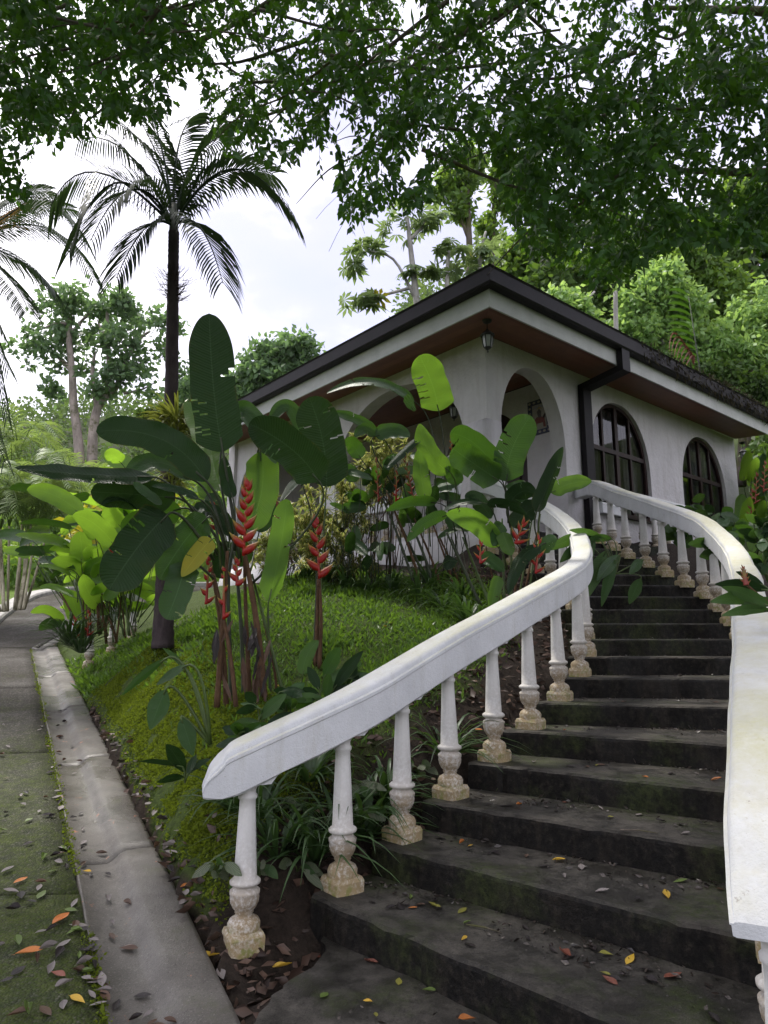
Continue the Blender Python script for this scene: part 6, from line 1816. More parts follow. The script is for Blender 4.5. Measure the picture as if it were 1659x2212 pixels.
# trees behind the roof on the left
tree('tree', 'spreading tree seen over the left slope of the roof', W(610, 1000, 30),
     [(tk([(612, 1010), (608, 900), (604, 800), (610, 745)], 30), .3, .1), (tk([(606, 850), (570, 800), (545, 790)], 30), .12, .04)],
     [cl(620, 752, 30, 60, 20, 420), cl(570, 790, 30, 50, 26, 420), cl(640, 780, 30, 50, 26, 420), cl(530, 820, 30, 36, 30, 300), cl(600, 815, 30, 70, 26, 520), cl(560, 850, 30, 50, 30, 450), cl(450, 850, 32, 60, 40, 450), cl(400, 830, 33, 40, 40, 300)], 'tree1', .34, .10, 'bark', 'trees behind the garden', sub=2)
tree('tree', 'thin pale grey green tree beside the palm trunk in the distance', W(345, 1000, 40),
     [(tk([(345, 1010), (345, 930), (348, 860)], 40), .2, .08)], [cl(350, 880, 40, 40, 40, 400), cl(420, 880, 40, 50, 40, 400), cl(320, 900, 40, 30, 24, 200)], 'hillwood', .4, .12, 'palebark', 'trees behind the garden')

# cecropias behind the roof, with hand-shaped leaves
def hand_leaf_mesh(name, mat):
    m = MB(); n = 9
    for k in range(n):
        a = 2 * math.pi * k / n + .2; L_ = .30 * (1 - .25 * math.cos(a)); d = Vector((math.cos(a), math.sin(a), 0)); s = Vector((-d.y, d.x, 0))
        p1 = d * L_ * .6 - UZ * .04; p2 = d * L_ - UZ * .13
        m.add([Vector((0, 0, .0)), d * L_ * .25 + s * .018, p1 + s * .055, p2, p1 - s * .055, d * L_ * .25 - s * .018, p1 + UZ * -.015], [(0, 1, 6), (1, 2, 6), (2, 3, 6), (3, 4, 6), (4, 5, 6), (5, 0, 6)])
    return shape_mesh(m, name, mat, True)
HL, HY = hand_leaf_mesh('leaf', MT['cecropia']), hand_leaf_mesh('leaf', MT['cecyellow'])
def cecropia(label, base, stems, Y, spots, group='trees behind the garden', sc=1.0):
    r = thing('cecropia_tree', label, 'tree', base, group); first = True
    for pts, a, b in stems:
        P = smooth_path([W(*q, Y) for q in pts], 4); m = MB(); m.tube(P, [a + (b - a) * i / (len(P) - 1) for i in range(len(P))], 7); m.build('trunk' if first else 'limb', MT['whitebark'], r, True); first = False
    for (x, y, n, rad, yel) in spots:
        c = W(x, y, Y)
        for k in range(int(n * .62)):
            a = RNG.uniform(0, 6.283); rr = PXR(rad, Y) * RNG.random() ** .6
            o = bpy.data.objects.new('leaf', HY if RNG.random() < yel * .3 else HL); COL.objects.link(o); o.parent = r
            p = c + Vector((math.cos(a) * rr, math.sin(a) * rr * .8, RNG.uniform(-.5, .45) * rr))
            o.location = p - WLOC[r.name]; o.rotation_euler = (RNG.gauss(0, .5) + .3, RNG.gauss(0, .5), RNG.uniform(0, 6.28)); s_ = sc * RNG.uniform(.75, 1.3); o.scale = (s_, s_, s_)
            m = MB(); 
    return r
cecropia('cecropia with large hand shaped leaves left of the roof peak', W(900, 900, 17), [([(906, 700), (890, 560), (880, 470)], .10, .05), ([(895, 640), (850, 560), (790, 540)], .05, .02), ([(895, 620), (820, 640), (775, 655)], .05, .02), ([(885, 520), (920, 480), (930, 450)], .05, .02)], 17,
         [(880, 480, 30, 60, .05), (790, 535, 20, 36, .0), (770, 580, 12, 30, .0), (770, 650, 18, 40, .08), (826, 640, 10, 28, .35), (885, 590, 14, 30, .05), (930, 470, 16, 40, .05), (880, 440, 14, 50, .05)], sc=.95)
cecropia('cecropia with yellow tinged hand shaped leaves right behind the roof peak', W(1010, 800, 17), [([(965, 640), (968, 560), (972, 520)], .07, .04), ([(1035, 600), (1040, 540), (1050, 500)], .06, .03)], 17,
         [(980, 540, 26, 50, .25), (1035, 555, 22, 42, .3), (930, 585, 18, 40, .1), (1060, 520, 14, 40, .3), (985, 590, 16, 44, .15)], sc=.85)
# tall thin trees with moss on the trunks above the roof peak
tree('tree', 'tall thin tree with ferny moss on its trunks above the roof peak', W(1010, 800, 24), [(tk([(1012, 700), (1015, 560), (1012, 470), (1010, 380), (1008, 330)], 24), .16, .06), (tk([(1015, 520), (985, 440), (975, 380)], 24), .09, .03)],
     [cl(985, 390, 24, 45, 36, 420), cl(1010, 350, 24, 40, 30, 350), cl(1000, 450, 24, 34, 40, 320), cl(960, 420, 24, 30, 30, 220)], 'tree3', .26, .07, 'bark', 'trees behind the garden', sub=2)
tree('tree', 'tall thin tree with bare mossy trunk right above the roof peak', W(1060, 800, 25), [(tk([(1058, 700), (1062, 560), (1068, 450), (1075, 370), (1080, 320)], 25), .16, .05), (tk([(1066, 470), (1095, 400), (1110, 350)], 25), .08, .02)],
     [cl(1080, 370, 25, 46, 40, 420), cl(1110, 430, 25, 40, 50, 420), cl(1060, 500, 25, 30, 40, 260), cl(1130, 380, 25, 44, 50, 420)], 'tree3', .26, .07, 'bark', 'trees behind the garden', sub=2)
def trunkpt(px, py0, py1, Y): return tk([(px, py0), (px + 4, (py0 + py1) / 2), (px + 2, py1)], Y)
RT = [('light green tree with drooping leaves behind the roof, left of the white trunk', 1235, 700, 19, [cl(1210, 690, 19, 52, 40, 520), cl(1255, 665, 19, 42, 40, 420), cl(1270, 720, 19, 40, 34, 380), cl(1180, 660, 19, 34, 30, 260)], 'tree2', .22, .06, 'whitebark'),
      ('tall pale green tree with drooping leaflets behind the right roof slope', 1430, 780, 20, [cl(1430, 600, 20, 46, 36, 460), cl(1385, 650, 20, 56, 44, 640), cl(1450, 660, 20, 60, 50, 800), cl(1400, 720, 20, 66, 46, 760), cl(1350, 720, 20, 36, 44, 380), cl(1470, 740, 20, 60, 50, 640), cl(1370, 770, 20, 44, 34, 380)], 'tree2', .23, .062, 'whitebark'),
      ('bright green tree at the upper right beyond the dark branches', 1520, 760, 22, [cl(1500, 570, 22, 56, 46, 600), cl(1560, 610, 22, 60, 60, 700), cl(1520, 660, 22, 50, 50, 520), cl(1600, 680, 22, 60, 60, 640), cl(1500, 620, 22, 44, 40, 420)], 'tree3', .24, .07, 'bark'),
      ('leafy tree at the right picture edge above the roof end', 1620, 860, 20, [cl(1600, 740, 20, 60, 60, 560), cl(1650, 690, 20, 60, 70, 560), cl(1560, 780, 20, 50, 44, 420), cl(1660, 800, 20, 60, 60, 480), cl(1500, 790, 20, 40, 30, 300), cl(1460, 770, 20, 34, 26, 240)], 'tree2', .20, .055, 'bark'),
      ('dark tree in the wood behind the pale green tree', 1330, 720, 27, [cl(1330, 600, 27, 70, 60, 900), cl(1380, 560, 27, 70, 60, 900), cl(1300, 660, 27, 50, 50, 620), cl(1310, 720, 27, 44, 60, 560)], 'tree4', .30, .09, 'bark'),
      ('dark tree in the wood behind the bright green tree', 1520, 700, 30, [cl(1480, 520, 30, 80, 70, 900), cl(1580, 520, 30, 80, 80, 900), cl(1640, 600, 30, 70, 80, 800), cl(1560, 720, 30, 100, 80, 900)], 'tree4', .34, .10, 'bark'),
      ('mid green tree in the wood over the right roof slope', 1180, 640, 28, [cl(1160, 560, 28, 60, 60, 720), cl(1110, 560, 28, 50, 60, 520), cl(1220, 590, 28, 60, 60, 720), cl(1150, 640, 28, 60, 44, 560), cl(1090, 620, 28, 40, 40, 360)], 'tree3', .32, .09, 'bark'),
      ('yellowish leafy tree high on the right under the dark branches', 1590, 640, 24, [cl(1560, 470, 24, 60, 50, 420), cl(1640, 480, 24, 60, 60, 420), cl(1600, 420, 24, 60, 50, 420)], 'tree3', .24, .07, 'bark'),
      ('dark shrubby tree low behind the far roof end', 1600, 930, 19.5, [cl(1590, 830, 19.5, 50, 40, 420), cl(1640, 870, 19.5, 50, 40, 420), cl(1540, 810, 19.5, 34, 26, 240), cl(1690, 880, 19.5, 60, 70, 420)], 'tree4', .20, .045, 'bark')]
for (lab, px, py, Y, cls, mat, ln, wd, bk) in RT:
    tree('tree', lab, W(px, py + 60, Y), [(trunkpt(px, py + 120, cls[0][0][2] and py - 60, Y), .16, .07), (tk([(px, py), (px - 40, py - 60)], Y) if False else tk([(px + 2, py + 20), (px - 18, py - 20), (px - 44, py - 50)], Y), .07, .03), (tk([(px + 2, py), (px + 22, py - 40), (px + 50, py - 70)], Y), .07, .03)], cls, mat, ln, wd, bk, 'trees behind the garden', droop=.9, sub=3)
tree('dead_trunk', 'slim whitish bare trunk standing above the roof on the right', W(1331, 780, 18), [(tk([(1334, 800), (1331, 700), (1330, 630)], 18), .075, .06)], [cl(1331, 632, 18, 6, 4, 12)], 'tree4', .12, .03, 'whitebark')
# broad banded leaf fan beside the light tree
r = thing('fern_palm', 'single upright banded frond with broad leaflets and rusty dead fronds behind the roof', 'palm', W(1500, 830, 15.5), None)
a, c = W(1512, 800, 15.5), W(1488, 640, 15.5)
for k in range(12):
    t = k / 11; p = a.lerp(c, t); w = (64 - 22 * t)
    pl_ = W(1506 - 22 * t - w, 800 - 160 * t - 12, 15.2); leaf(r, p, p.lerp(pl_, .5) + UZ * .10, pl_, .050, 'heli', name='leaflet', n=8, shape='lance', seed=k, roll=.6)
m = MB(); m.tube([W(1516, 840, 15.5), a, c], [.02, .018, .006], 6); m.build('midrib', MT['darkstalk'], r, True)
for k in range(7):
    leaf(r, W(1500, 790, 15.4), W(1460 + k * 6, 720 + k * 8, 15.3), W(1446 + k * 5, 762 + k * 7, 15.1), .022, FL['rust'], name='dead_frond', n=8, shape='lance', seed=k, roll=.5)

# dense understorey that closes the view behind the house and the road, as one mass each
def mass(name, label, clumps, mat, ln, wd, sub=3, droop=.6):
    P, D = crown_points(clumps, shell=.4); P = np.repeat(P, sub, 0) + NR.normal(size=(len(P) * sub, 3)) * ln * .7; D = np.repeat(D, sub, 0)
    V, F = leaves_np(P, D + NR.normal(size=D.shape) * .8 + np.array([0, 0, -droop]), ln * (.6 + .8 * NR.random(len(P))), wd * (.6 + .8 * NR.random(len(P))), .3, False)
    c = V.mean(0)
    return tag(rebase(build(name, V, F, MT[mat], None, False), c), label, 'undergrowth', None, 'stuff')
cs = []
for i in range(90):
    px = RNG.uniform(1080, 2100); Y = RNG.uniform(24, 44); top = 430 + max(0, 1300 - px) * .55
    cs.append(cl(px, RNG.uniform(top, 900), Y, RNG.uniform(45, 90), RNG.uniform(40, 80), 150))
mass('undergrowth', 'dense shaded wood closing the view behind the house on the right', cs, 'tree4', .38, .12)
cs = []
for i in range(60):
    px = RNG.uniform(1640, 2100); Y = RNG.uniform(16.5, 20); cs.append(cl(px, RNG.uniform(900, 1200), Y, RNG.uniform(30, 60), RNG.uniform(30, 50), 60))
mass('undergrowth', 'leafy undergrowth beyond the right end of the house', cs, 'tree4', .22, .06)
cs = []
for i in range(80):
    px = RNG.uniform(-250, 640); Y = RNG.uniform(24, 44); y = 1180 - (Y - 24) * 7 + RNG.uniform(-50, 90)
    cs.append(cl(px, y, Y, RNG.uniform(30, 70), RNG.uniform(26, 50), 120))
mass('undergrowth', 'green thicket behind the road bend and the palm clump', cs, 'tree3', .30, .10)
cs = []
for i in range(30):
    px = RNG.uniform(90, 330); Y = RNG.uniform(26.5, 33); cs.append(cl(px, RNG.uniform(1180, 1285), Y, RNG.uniform(16, 34), RNG.uniform(14, 30), 110))
mass('undergrowth', 'dark shaded shrubs where the road bends out of sight', cs, 'tree4', .20, .07)
cs = []
for i in range(10): cs.append(cl(RNG.uniform(180, 330), RNG.uniform(1065, 1150), RNG.uniform(11.5, 14), 22, 18, 45))
mass('undergrowth', 'reddish and yellow croton leaves behind the bright clump', cs, 'heliyellow', .2, .05, 2)
# forest on the far hill: crowns stand on the hill surface
cs = []
for i in range(2300):
    x = NR.uniform(-190, 110); y = NR.uniform(48, 215)
    z = tz(x, y); s = NR.uniform(2.2, 5.2) * (.7 + y / 400); cs.append(((x, y, z + s * .5), s, s, s * NR.uniform(.7, 1.3), 42))
P, D = crown_points(cs, shell=.25)
V, F = leaves_np(P, D + NR.normal(size=D.shape) * .9, .8 + 1.1 * NR.random(len(P)), .45, .2, False)
tag(rebase(build('hill_forest', V, F, MT['hillwood'], None, False), V.mean(0)), 'wooded hillside under the white sky in the far left distance', 'forest', None, 'stuff')
for i in range(16):     # single trees that stand up over the ridge line
    x = -150 + 200 * i / 15 + RNG.uniform(-5, 5); y = 186 + RNG.uniform(-10, 6); z = tz(x, y); h_ = RNG.uniform(4, 9)
    pass
# ================================================================== grass, moss, litter
def scatter_grass():
    n = 420000
    x = NR.uniform(-7.5, 2.6, n); y = NR.uniform(3.2, 12.5, n)
    keep = x > ggx(y) + .05
    hs = (x - C0.x) * UR.x + (y - C0.y) * UR.y
    keep &= hs < -.35
    keep &= NR.random(n) < np.clip(5.2 / y, .25, 1) ** 1.2
    x, y = x[keep], y[keep]
    so = soil_np(x, y)
    fl = np.array([noise.noise(Vector((a * 1.6, b * 1.6, 3))) for a, b in zip(x, y)])
    k = NR.random(len(x)) > so * 1.35 + fl * .25 * (so > .15) + np.clip(-fl - .25, 0, 1) * 1.6
    x, y, fl = x[k], y[k], fl[k]
    # right of the steps' left edge there is no grass
    dstair = dist_poly(np.stack([x, y], -1), SLp); left = np.interp(y, SLp[:, 1], SLp[:, 0])
    k = (x < left - .12) | (y > 10.2)
    x, y, fl = x[k], y[k], fl[k]
    z = gz_np(x, y); z = z + .02
    P = np.stack([x, y, z - .02], -1)
    bank = np.clip(1 - (x - ggx(y) - .10) / 1.15, 0, 1) * (y < 9.5)
    moss = NR.random(len(x)) < bank * 1.3
    g = P[~moss]; m_ = P[moss]; fg = fl[~moss]
    h = (.020 + .060 * NR.random(len(g)) ** 3 + .085 * np.clip(fg, 0, 1)) * np.clip(.6 + .09 * g[:, 1], 1, 1.6)
    V, F = leaves_np(g, np.stack([NR.normal(size=len(g)) * .8, NR.normal(size=len(g)) * .8, np.full(len(g), .9)], -1), h, h * .13, .2, False)
    tag(rebase(build('grass', V, F, MT['grass'], None, False), V.mean(0)), 'short lush grass covering the sloping lawn', 'grass', None, 'stuff')
    h = .014 + .018 * NR.random(len(m_))
    V, F = leaves_np(m_ + NR.normal(size=m_.shape) * np.array([.004, .004, .008]), np.stack([NR.normal(size=len(m_)) * 1.0, NR.normal(size=len(m_)) * 1.0, np.full(len(m_), .55)], -1), h, h * .42, .3, False)
    tag(rebase(build('moss', V, F, MT['moss'], None, False), V.mean(0)), 'yellow green moss cushion on the steep bank by the gutter', 'moss', None, 'stuff')
scatter_grass()
def moss_bank_extra():
    n = 210000
    y = 3.6 + 6.2 * NR.random(n) ** 1.4; o = .14 + 1.05 * NR.random(n); x = ggx(y) + o
    k = NR.random(n) > soil_np(x, y) * 1.3
    k &= NR.random(n) < np.clip(1.25 - o / 1.25, 0, 1)
    x, y = x[k], y[k]
    lump = np.array([noise.noise(Vector((a * 7, b * 7, 1))) * .035 + noise.noise(Vector((a * 15, b * 15, 2))) * .022 for a, b in zip(x, y)])
    P = np.stack([x, y, gz_np(x, y) + lump + .012], -1)
    h = .010 + .014 * NR.random(len(P))
    V, F = leaves_np(P, np.stack([NR.normal(size=len(P)) * 1.1, NR.normal(size=len(P)) * 1.1, np.full(len(P), .5)], -1), h, h * .45, .3, False)
    tag(rebase(build('moss', V, F, MT['moss'], None, False), V.mean(0)), 'dense small mossy creeper covering the lower bank', 'moss', None, 'stuff')
moss_bank_extra()
# moss and weeds in the seam between road and gutter
sv, sf = [], []
n = 9000
y = 2.2 + 12 * NR.random(n) ** 1.5; x = -1.10 - .543 * (y - 3.12) + NR.normal(size=n) * .018 - .01
dens = np.array([noise.noise(Vector((a * 1.3, 0, 5))) for a in y])
k = NR.random(n) < np.clip(.35 + dens * 1.3, 0, 1); x, y = x[k], y[k]
P = np.stack([x, y, np.array([road_z(a) for a in y]) - .004], -1)
h = .008 + .016 * NR.random(len(P)) + .02 * (NR.random(len(P)) < .06)
V, F = leaves_np(P, np.stack([NR.normal(size=len(P)), NR.normal(size=len(P)), np.full(len(P), .8)], -1), h, h * .3, .2, False)
tag(rebase(build('moss', V, F, MT['moss'], None, False), V.mean(0)), 'thin line of moss in the joint between road and gutter', 'moss', None, 'stuff')
# dead leaves heaped on the soil
def litter():
    n = 15000
    x = NR.uniform(-3.6, 3, n); y = NR.uniform(2.4, 9.5, n)
    so = soil_np(x, y); left = np.interp(y, SLp[:, 1], SLp[:, 0])
    k = (x > ggx(y) + .02) & (NR.random(n) < so) & ((x < left - .10) | (y < 3.95)) & ((x < -.32) | (y > 4.0) | (x > 5))
    x, y = x[k], y[k]
    P = np.stack([x, y, gz_np(x, y) + .008 + .02 * NR.random(len(x))], -1)
    L_ = .05 + .06 * NR.random(len(x))
    d = np.stack([NR.normal(size=len(x)), NR.normal(size=len(x)), NR.normal(size=len(x)) * .22], -1)
    V, F = leaves_np(P, d, L_, L_ * .25, .5, True)
    tag(rebase(build('leaf_litter', V, F, leafmat('dead_leaf_litter', (.062, .038, .027), (.06, .04, .02), .05, .5, .3, var=.85), None, False), V.mean(0)), 'brown dead leaves lying on the dark soil beside the steps', 'leaf litter', None, 'stuff')
litter()
def step_litter():
    P = []
    for k in range(0, 12):
        n = (500, 420, 380, 300, 220, 160, 120, 80, 50, 40, 30, 20)[k]
        if k == 0:
            x = NR.uniform(-.2, 1.2, n); y = NR.uniform(1.8, 3.3, n); ok = (y < 3.7 - x * .95); P.append(np.stack([x[ok], y[ok], np.full(ok.sum(), .006)], -1)); continue
        a, b, c, d = (np.array(q) for q in (SL[k], SR[k], SL[k + 1], SR[k + 1]))
        f = NR.random(n)[:, None]; g = (1 - .55 * NR.random(n) ** 1.6)[:, None]
        q = (a + (b - a) * f) * (1 - g) + (c + (d - c) * f) * g
        P.append(np.concatenate([q, np.full((n, 1), RISE * k + .006)], 1))
    P = np.concatenate(P); cl_ = np.array([noise.noise(Vector(p * 2.5)) for p in P]); P = P[NR.random(len(P)) < np.clip(.4 + 1.4 * cl_, .03, 1)]
    L_ = .012 + .035 * NR.random(len(P)) ** 2
    V, F = leaves_np(P, np.stack([NR.normal(size=len(P)), NR.normal(size=len(P)), .2 * np.abs(NR.normal(size=len(P)))], -1), L_, L_ * .25, .5, True)
    tag(rebase(build('leaf_litter', V, F, leafmat('step_debris', (.040, .032, .026), (.04, .03, .02), .05, .35, .5, var=.9), None, False), V.mean(0)), 'small wet leaf crumbs scattered over the dark steps', 'leaf litter', None, 'stuff')
step_litter()

# ================================================================== single fallen leaves
def fallen_mesh(name, mat, curl, twist, n=9):
    m = MB(); vs_, uv, fs_ = [], [], []
    for i in range(n + 1):
        t = i / n; w = .30 * math.sin(math.pi * min(1, t * .97 + .02)) ** .9 * (1.1 - .45 * t)
        z = curl * .35 * (t - .5) ** 2 * 4 * .25; a = twist * (t - .5)
        for c in (-1, -.5, 0, .5, 1):
            zz = z + abs(c) ** 1.5 * w * curl * .9 - .0 + .02
            vs_.append((t - .5, c * w * math.cos(a) * (1 - .25 * abs(curl) * abs(c)), zz + c * w * math.sin(a))); uv.append((c, t * 1.2))
    for i in range(n):
        for c in range(4): fs_.append((i * 5 + c, i * 5 + c + 1, i * 5 + c + 6, i * 5 + c + 5))
    vs_ += [(-.5, -.006, .03), (-.5, .006, .03), (-.66, 0, .05)]; uv += [(0, 0)] * 3; fs_.append((len(vs_) - 3, len(vs_) - 2, len(vs_) - 1))
    me = bpy.data.meshes.new(name); me.from_pydata(vs_, [], fs_); me.update()
    ul = me.uv_layers.new(name='UVMap')
    lv = np.zeros(len(me.loops), dtype=np.int32); me.loops.foreach_get('vertex_index', lv); ul.data.foreach_set('uv', np.asarray(uv, dtype=np.float32)[lv].ravel())
    me.polygons.foreach_set('use_smooth', np.ones(len(me.polygons), dtype=bool)); me.materials.append(mat); return me
FM = {}
def fleaf(color, p, ln, label, group=None, rz=None, flat=1.0, nrm=None):
    v = RNG.randrange(4); key = (color, v)
    if key not in FM: FM[key] = fallen_mesh('fallen_leaf', FL[color], (.15, .45, .9, .6)[v], (0, .5, .9, -.8)[v])
    o = bpy.data.objects.new('fallen_leaf', FM[key]); COL.objects.link(o)
    o.location = Vector(p) + UZ * .004
    q = Vector(nrm).to_track_quat('Z', 'Y') if nrm is not None else Vector((RNG.gauss(0, .12), RNG.gauss(0, .12), 1)).to_track_quat('Z', 'Y')
    from mathutils import Quaternion
    o.rotation_mode = 'QUATERNION'; o.rotation_quaternion = q @ Quaternion((0, 0, 1), rz if rz is not None else RNG.uniform(0, 6.283))
    o.scale = (ln, ln * RNG.uniform(.75, 1.05), ln * (1.1 if RNG.random() < .5 else .6) * flat)
    return tag(o, label, 'leaf', group)
# where a sight line meets a step's top
def on_step(px, py, k):
    v = Vector((px - 830, FPX * CP + (py - 1106) * SP, -((py - 1106) * CP - FPX * SP))); t = (RISE * k - CAM.z) / v.z
    return CAM + v * t
ORD = {0: 'on the landing slab', 1: 'on the lowest step', 2: 'on the second step', 3: 'on the third step', 4: 'on the fourth step', 5: 'on the fifth step', 6: 'on the sixth step'}
NAMED = [('yellow', 1440, 1934, 2, .12, 'large yellow fallen leaf near the right end of the second step'), ('yellow', 1208, 1860, 2, .10, 'olive yellow fallen leaf at the middle of the second step'), ('orange', 998, 1822, 2, .07, 'orange fallen leaf at the left of the second step'), ('yellow', 1016, 1828, 2, .06, 'small yellow fallen leaf touching the orange one on the second step'),
         ('orange', 1122, 1740, 3, .07, 'orange brown fallen leaf at the middle of the third step'), ('olive', 1320, 1766, 3, .06, 'small olive leaf standing up on the third step'), ('orange', 1548, 1685, 4, .09, 'orange fallen leaf at the right end of the fourth step'), ('orange', 1395, 1680, 4, .06, 'small orange fallen leaf right of middle on the fourth step'), ('orange', 1220, 1578, 5, .07, 'orange fallen leaf at the left of the fifth step'),
         ('rust', 1222, 2065, 1, .11, 'rusty fallen leaf at the middle of the lowest step'), ('yellow', 1362, 2074, 1, .10, 'yellow green fallen leaf right of middle on the lowest step'), ('rust', 1318, 2120, 1, .09, 'rusty fallen leaf on the lowest step below the yellow green one'), ('rust', 1455, 2110, 1, .12, 'big rusty leaf at the right of the lowest step'), ('orange', 892, 1963, 1, .06, 'orange fallen leaf at the left of the lowest step'), ('green', 888, 1940, 1, .06, 'green fallen leaf at the left end of the lowest step'),
         ('yellow', 1003, 2030, 1, .06, 'small yellow leaf left of middle on the lowest step'), ('green', 1010, 1995, 1, .07, 'green grey fallen leaf left of middle on the lowest step'), ('green', 700, 2152, 0, .08, 'green fallen leaf on the landing slab near its left edge'), ('olive', 862, 2122, 0, .07, 'olive leaf in the middle of the landing slab'), ('green', 927, 2142, 0, .08, 'green leaf right of middle on the landing slab'), ('yellow', 795, 2166, 0, .05, 'small yellow leaf on the landing slab'),
         ('orange', 1010, 2205, 0, .09, 'orange leaf on the landing slab at the bottom edge'), ('green', 1470, 1905, 2, .09, 'green leaf at the right of the second step behind the large yellow one'), ('rust', 802, 2080, 0, .10, 'rusty curled leaf lying by the foot of the lowest step'), ('rust', 1222, 1735, 3, .05, 'small brown leaf on the third step')]
for c, x, y, k, s, lab in NAMED: fleaf(c, on_step(x, y, k), s * .84, lab)
for k in range(0, 7):
    for i in range((26, 26, 20, 14, 10, 8, 6)[k]):
        if k == 0:
            p = Vector((RNG.uniform(-.25, 1.2), RNG.uniform(1.7, 3.3), 0))
            if p.x > 1.6 - (p.y - 2) * 1.2 or p.y > 3.75 - p.x * .9: continue
            p.z = 0
        else:
            a, b = Vector((*SL[k], 0)), Vector((*SR[k], 0)); c, d = Vector((*SL[k + 1], 0)), Vector((*SR[k + 1], 0))
            f = RNG.random(); g = RNG.uniform(.12, .95) ** .7
            p = a.lerp(b, f).lerp(c.lerp(d, f), g); p.z = RISE * k
        fleaf(RNG.choice(['dark', 'dark', 'dark', 'brown', 'grey', 'dark', 'olive']), p, RNG.uniform(.045, .085), 'small dark wet fallen leaf ' + ORD[k], 'dark fallen leaves ' + ORD[k], flat=.8)
def road_surf(px, py):
    v = Vector((px - 830, FPX * CP + (py - 1106) * SP, -((py - 1106) * CP - FPX * SP)))
    # z = -.06 + .126 (Y - 3.12)
    t = (-.06 - .126 * 3.12 - CAM.z) / (v.z - .126 * v.y); return CAM + v * t
RNRM = Vector((0, -.126, 1)).normalized()
RN = [('orange', 65, 2062, .13, 'orange fallen leaf near the left edge of the mossy road'), ('orange', 132, 1990, .12, 'light brown fallen leaf on the road beside the gutter'), ('green', 90, 1936, .10, 'pale green leaf on the road above the slab joint'), ('yellow', 168, 2165, .10, 'yellow fallen leaf at the bottom of the road by the gutter'), ('rust', 125, 2110, .09, 'rusty fallen leaf near the bottom of the mossy road'), ('green', 95, 1857, .10, 'green fallen leaf on the mossy road, farther up'), ('orange', 45, 1905, .09, 'orange leaf on the road near the slab joint')]
for c, x, y, s, lab in RN: fleaf(c, road_surf(x, y) + UZ * .004, s, lab, nrm=RNRM)
for i in range(95):
    y = 1560 + 640 * RNG.random() ** .75; x = RNG.uniform(0, 110 + (y - 1560) * .19)
    if RNG.random() < .5: x = 100 + (y - 1560) * .212 + RNG.gauss(-14, 22)
    gl = 95 + (y - 1560) * .23
    if x > gl: continue
    c = RNG.choice(['grey', 'grey', 'brown', 'dark', 'green', 'grey', 'dark'])
    lab = {'grey': 'silvery grey fallen leaf on the mossy road', 'brown': 'brown fallen leaf on the mossy road', 'dark': 'dark curled fallen leaf on the mossy road', 'green': 'dull green fallen leaf on the mossy road'}[c]
    fleaf(c, road_surf(x, y) + UZ * .006, RNG.uniform(.055, .10), lab, lab.replace('leaf', 'leaves'), nrm=RNRM + Vector((RNG.gauss(0, .15), RNG.gauss(0, .15), 0)), flat=1.3)
GN = [('brown', 262, 1925, .10, 'brown and dark curled leaf in the middle of the gutter'), ('orange', 340, 2203, .11, 'orange fallen leaf in the gutter at the bottom edge'), ('green', 255, 2180, .09, 'green leaf in the gutter beside the road'), ('brown', 190, 1820, .08, 'tan fallen leaf in the gutter'), ('grey', 388, 1608, .0, None)]
def gut_z(Y, w): 
    return road_z(Y) + np.interp(w, [g[0] for g in gprof[1:-1]], [g[1] for g in gprof[1:-1]])
def gutter_leaf(c, Y, w, s, lab, grp=None):
    x = -1.10 - .543 * (Y - 3.12) + w / .878
    # across direction is square to the gutter line, so step along it
    base = Vector((-1.10 - .543 * (Y - 3.12), Y, 0)); side = Vector((.878, .478, 0)); p = base + side * w
    p.z = gut_z(Y, w) + .006
    fleaf(c, p, s, lab, grp, nrm=RNRM, flat=1.2)
for c, Y, w, s, lab in (('brown', 3.75, .17, .10, 'brown curled leaf in the middle of the gutter'), ('orange', 3.02, .18, .10, 'orange fallen leaf in the gutter at the bottom edge of the picture'), ('green', 3.1, .05, .09, 'green fallen leaf where gutter and road meet, near the bottom'), ('grey', 4.25, .14, .08, 'pale grey leaf in the gutter, middle distance'), ('yellow', 4.6, .06, .06, 'small yellow leaf at the road side of the gutter')): gutter_leaf(c, Y, w, s, lab)
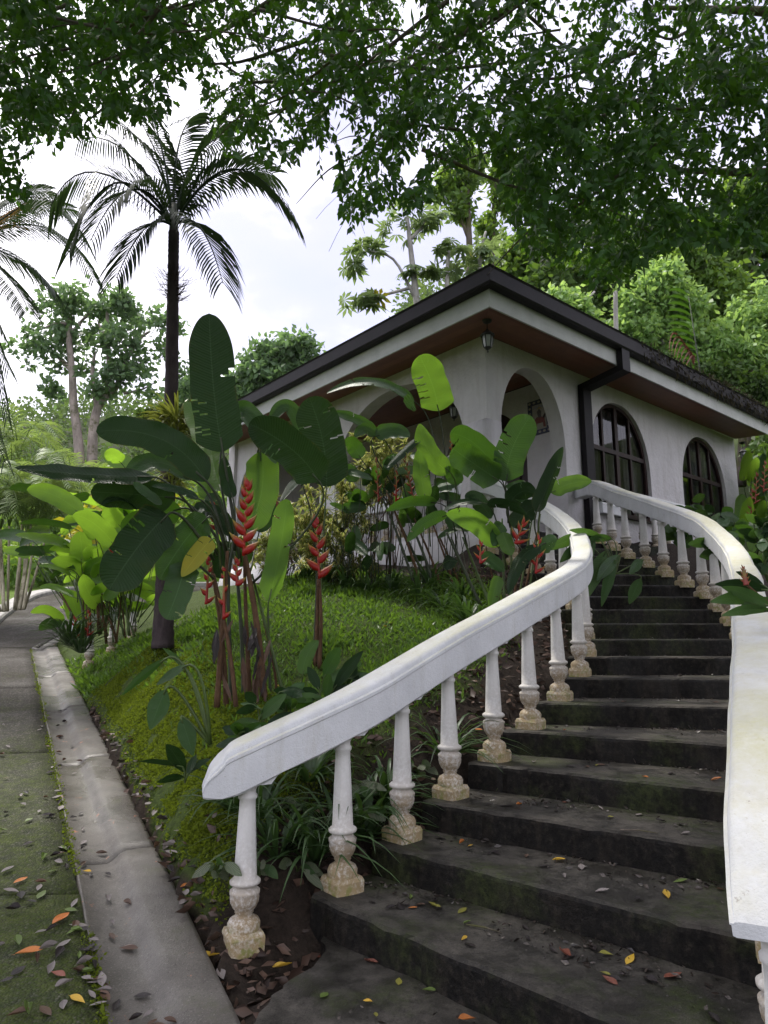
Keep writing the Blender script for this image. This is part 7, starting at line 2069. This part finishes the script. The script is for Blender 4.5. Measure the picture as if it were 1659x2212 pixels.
for i in range(44):
    Y = 3.0 + 6 * RNG.random() ** 1.3
    gutter_leaf(RNG.choice(['grey', 'dark', 'brown', 'dark']), Y, abs(RNG.gauss(.03, .12)), RNG.uniform(.05, .08), 'small dark or grey fallen leaf in the gutter', 'fallen leaves in the gutter')
for c, px, py, Y, s, lab in (('yellow', 455, 2015, 3.75, .10, 'yellow fallen leaf on the soil beside the first baluster'), ('yellow', 612, 2040, 3.75, .10, 'olive yellow leaf on the soil right of the first baluster'), ('orange', 402, 1868, 4.3, .08, 'orange leaf on the soil at the foot of the bank'), ('rust', 705, 2003, 3.95, .20, 'big reddish brown leaf on the soil by the lowest step'),
                             ('orange', 437, 1503, 5.3, .08, 'orange leaf high on the mossy bank'), ('yellow', 605, 1485, 6.3, .09, 'yellow leaf on the lawn behind the heliconia stalks'), ('orange', 655, 1410, 7.0, .09, 'orange leaf on the lawn by the slim heliconia'), ('yellow', 840, 1335, 7.6, .10, 'yellow leaf on the lawn in front of the bed'), ('yellow', 832, 1345, 7.5, .09, 'second yellow leaf on the lawn close to the first'), ('olive', 725, 1390, 7.0, .09, 'olive leaf in the middle of the lawn'), ('orange', 1032, 1545, 5.6, .08, 'orange leaf on the dark soil between the balusters')):
    q = W(px, py, Y); fleaf(c, (q.x, q.y, gz(q.x, q.y) + .025), s, lab)
for i in range(60):
    Y = 3.5 + 3.9 * RNG.random(); x = ggx(Y) + abs(RNG.gauss(.05, .06))
    fleaf(RNG.choice(['grey', 'brown', 'grey', 'dark']), (x, Y, gz(x, Y) + .03), RNG.uniform(.06, .10), 'grey brown fallen leaf along the foot of the bank', 'fallen leaves along the foot of the bank', flat=1.3)
# thin fallen twigs
for i, (a, b, k, lab) in enumerate((((1008, 2000), (1085, 2018), 1, 'thin dark twig lying on the lowest step'), ((1340, 1795), (1420, 1802), 3, 'thin twig at the right of the third step'))):
    p, q = on_step(*a, k), on_step(*b, k); m = MB(); m.tube([p + UZ * .006, p.lerp(q, .5) + UZ * .012, q + UZ * .006], [.004, .005, .002], 5)
    tag(rebase(m.build('twig', MT['bark'], None, True), p), lab, 'twig')
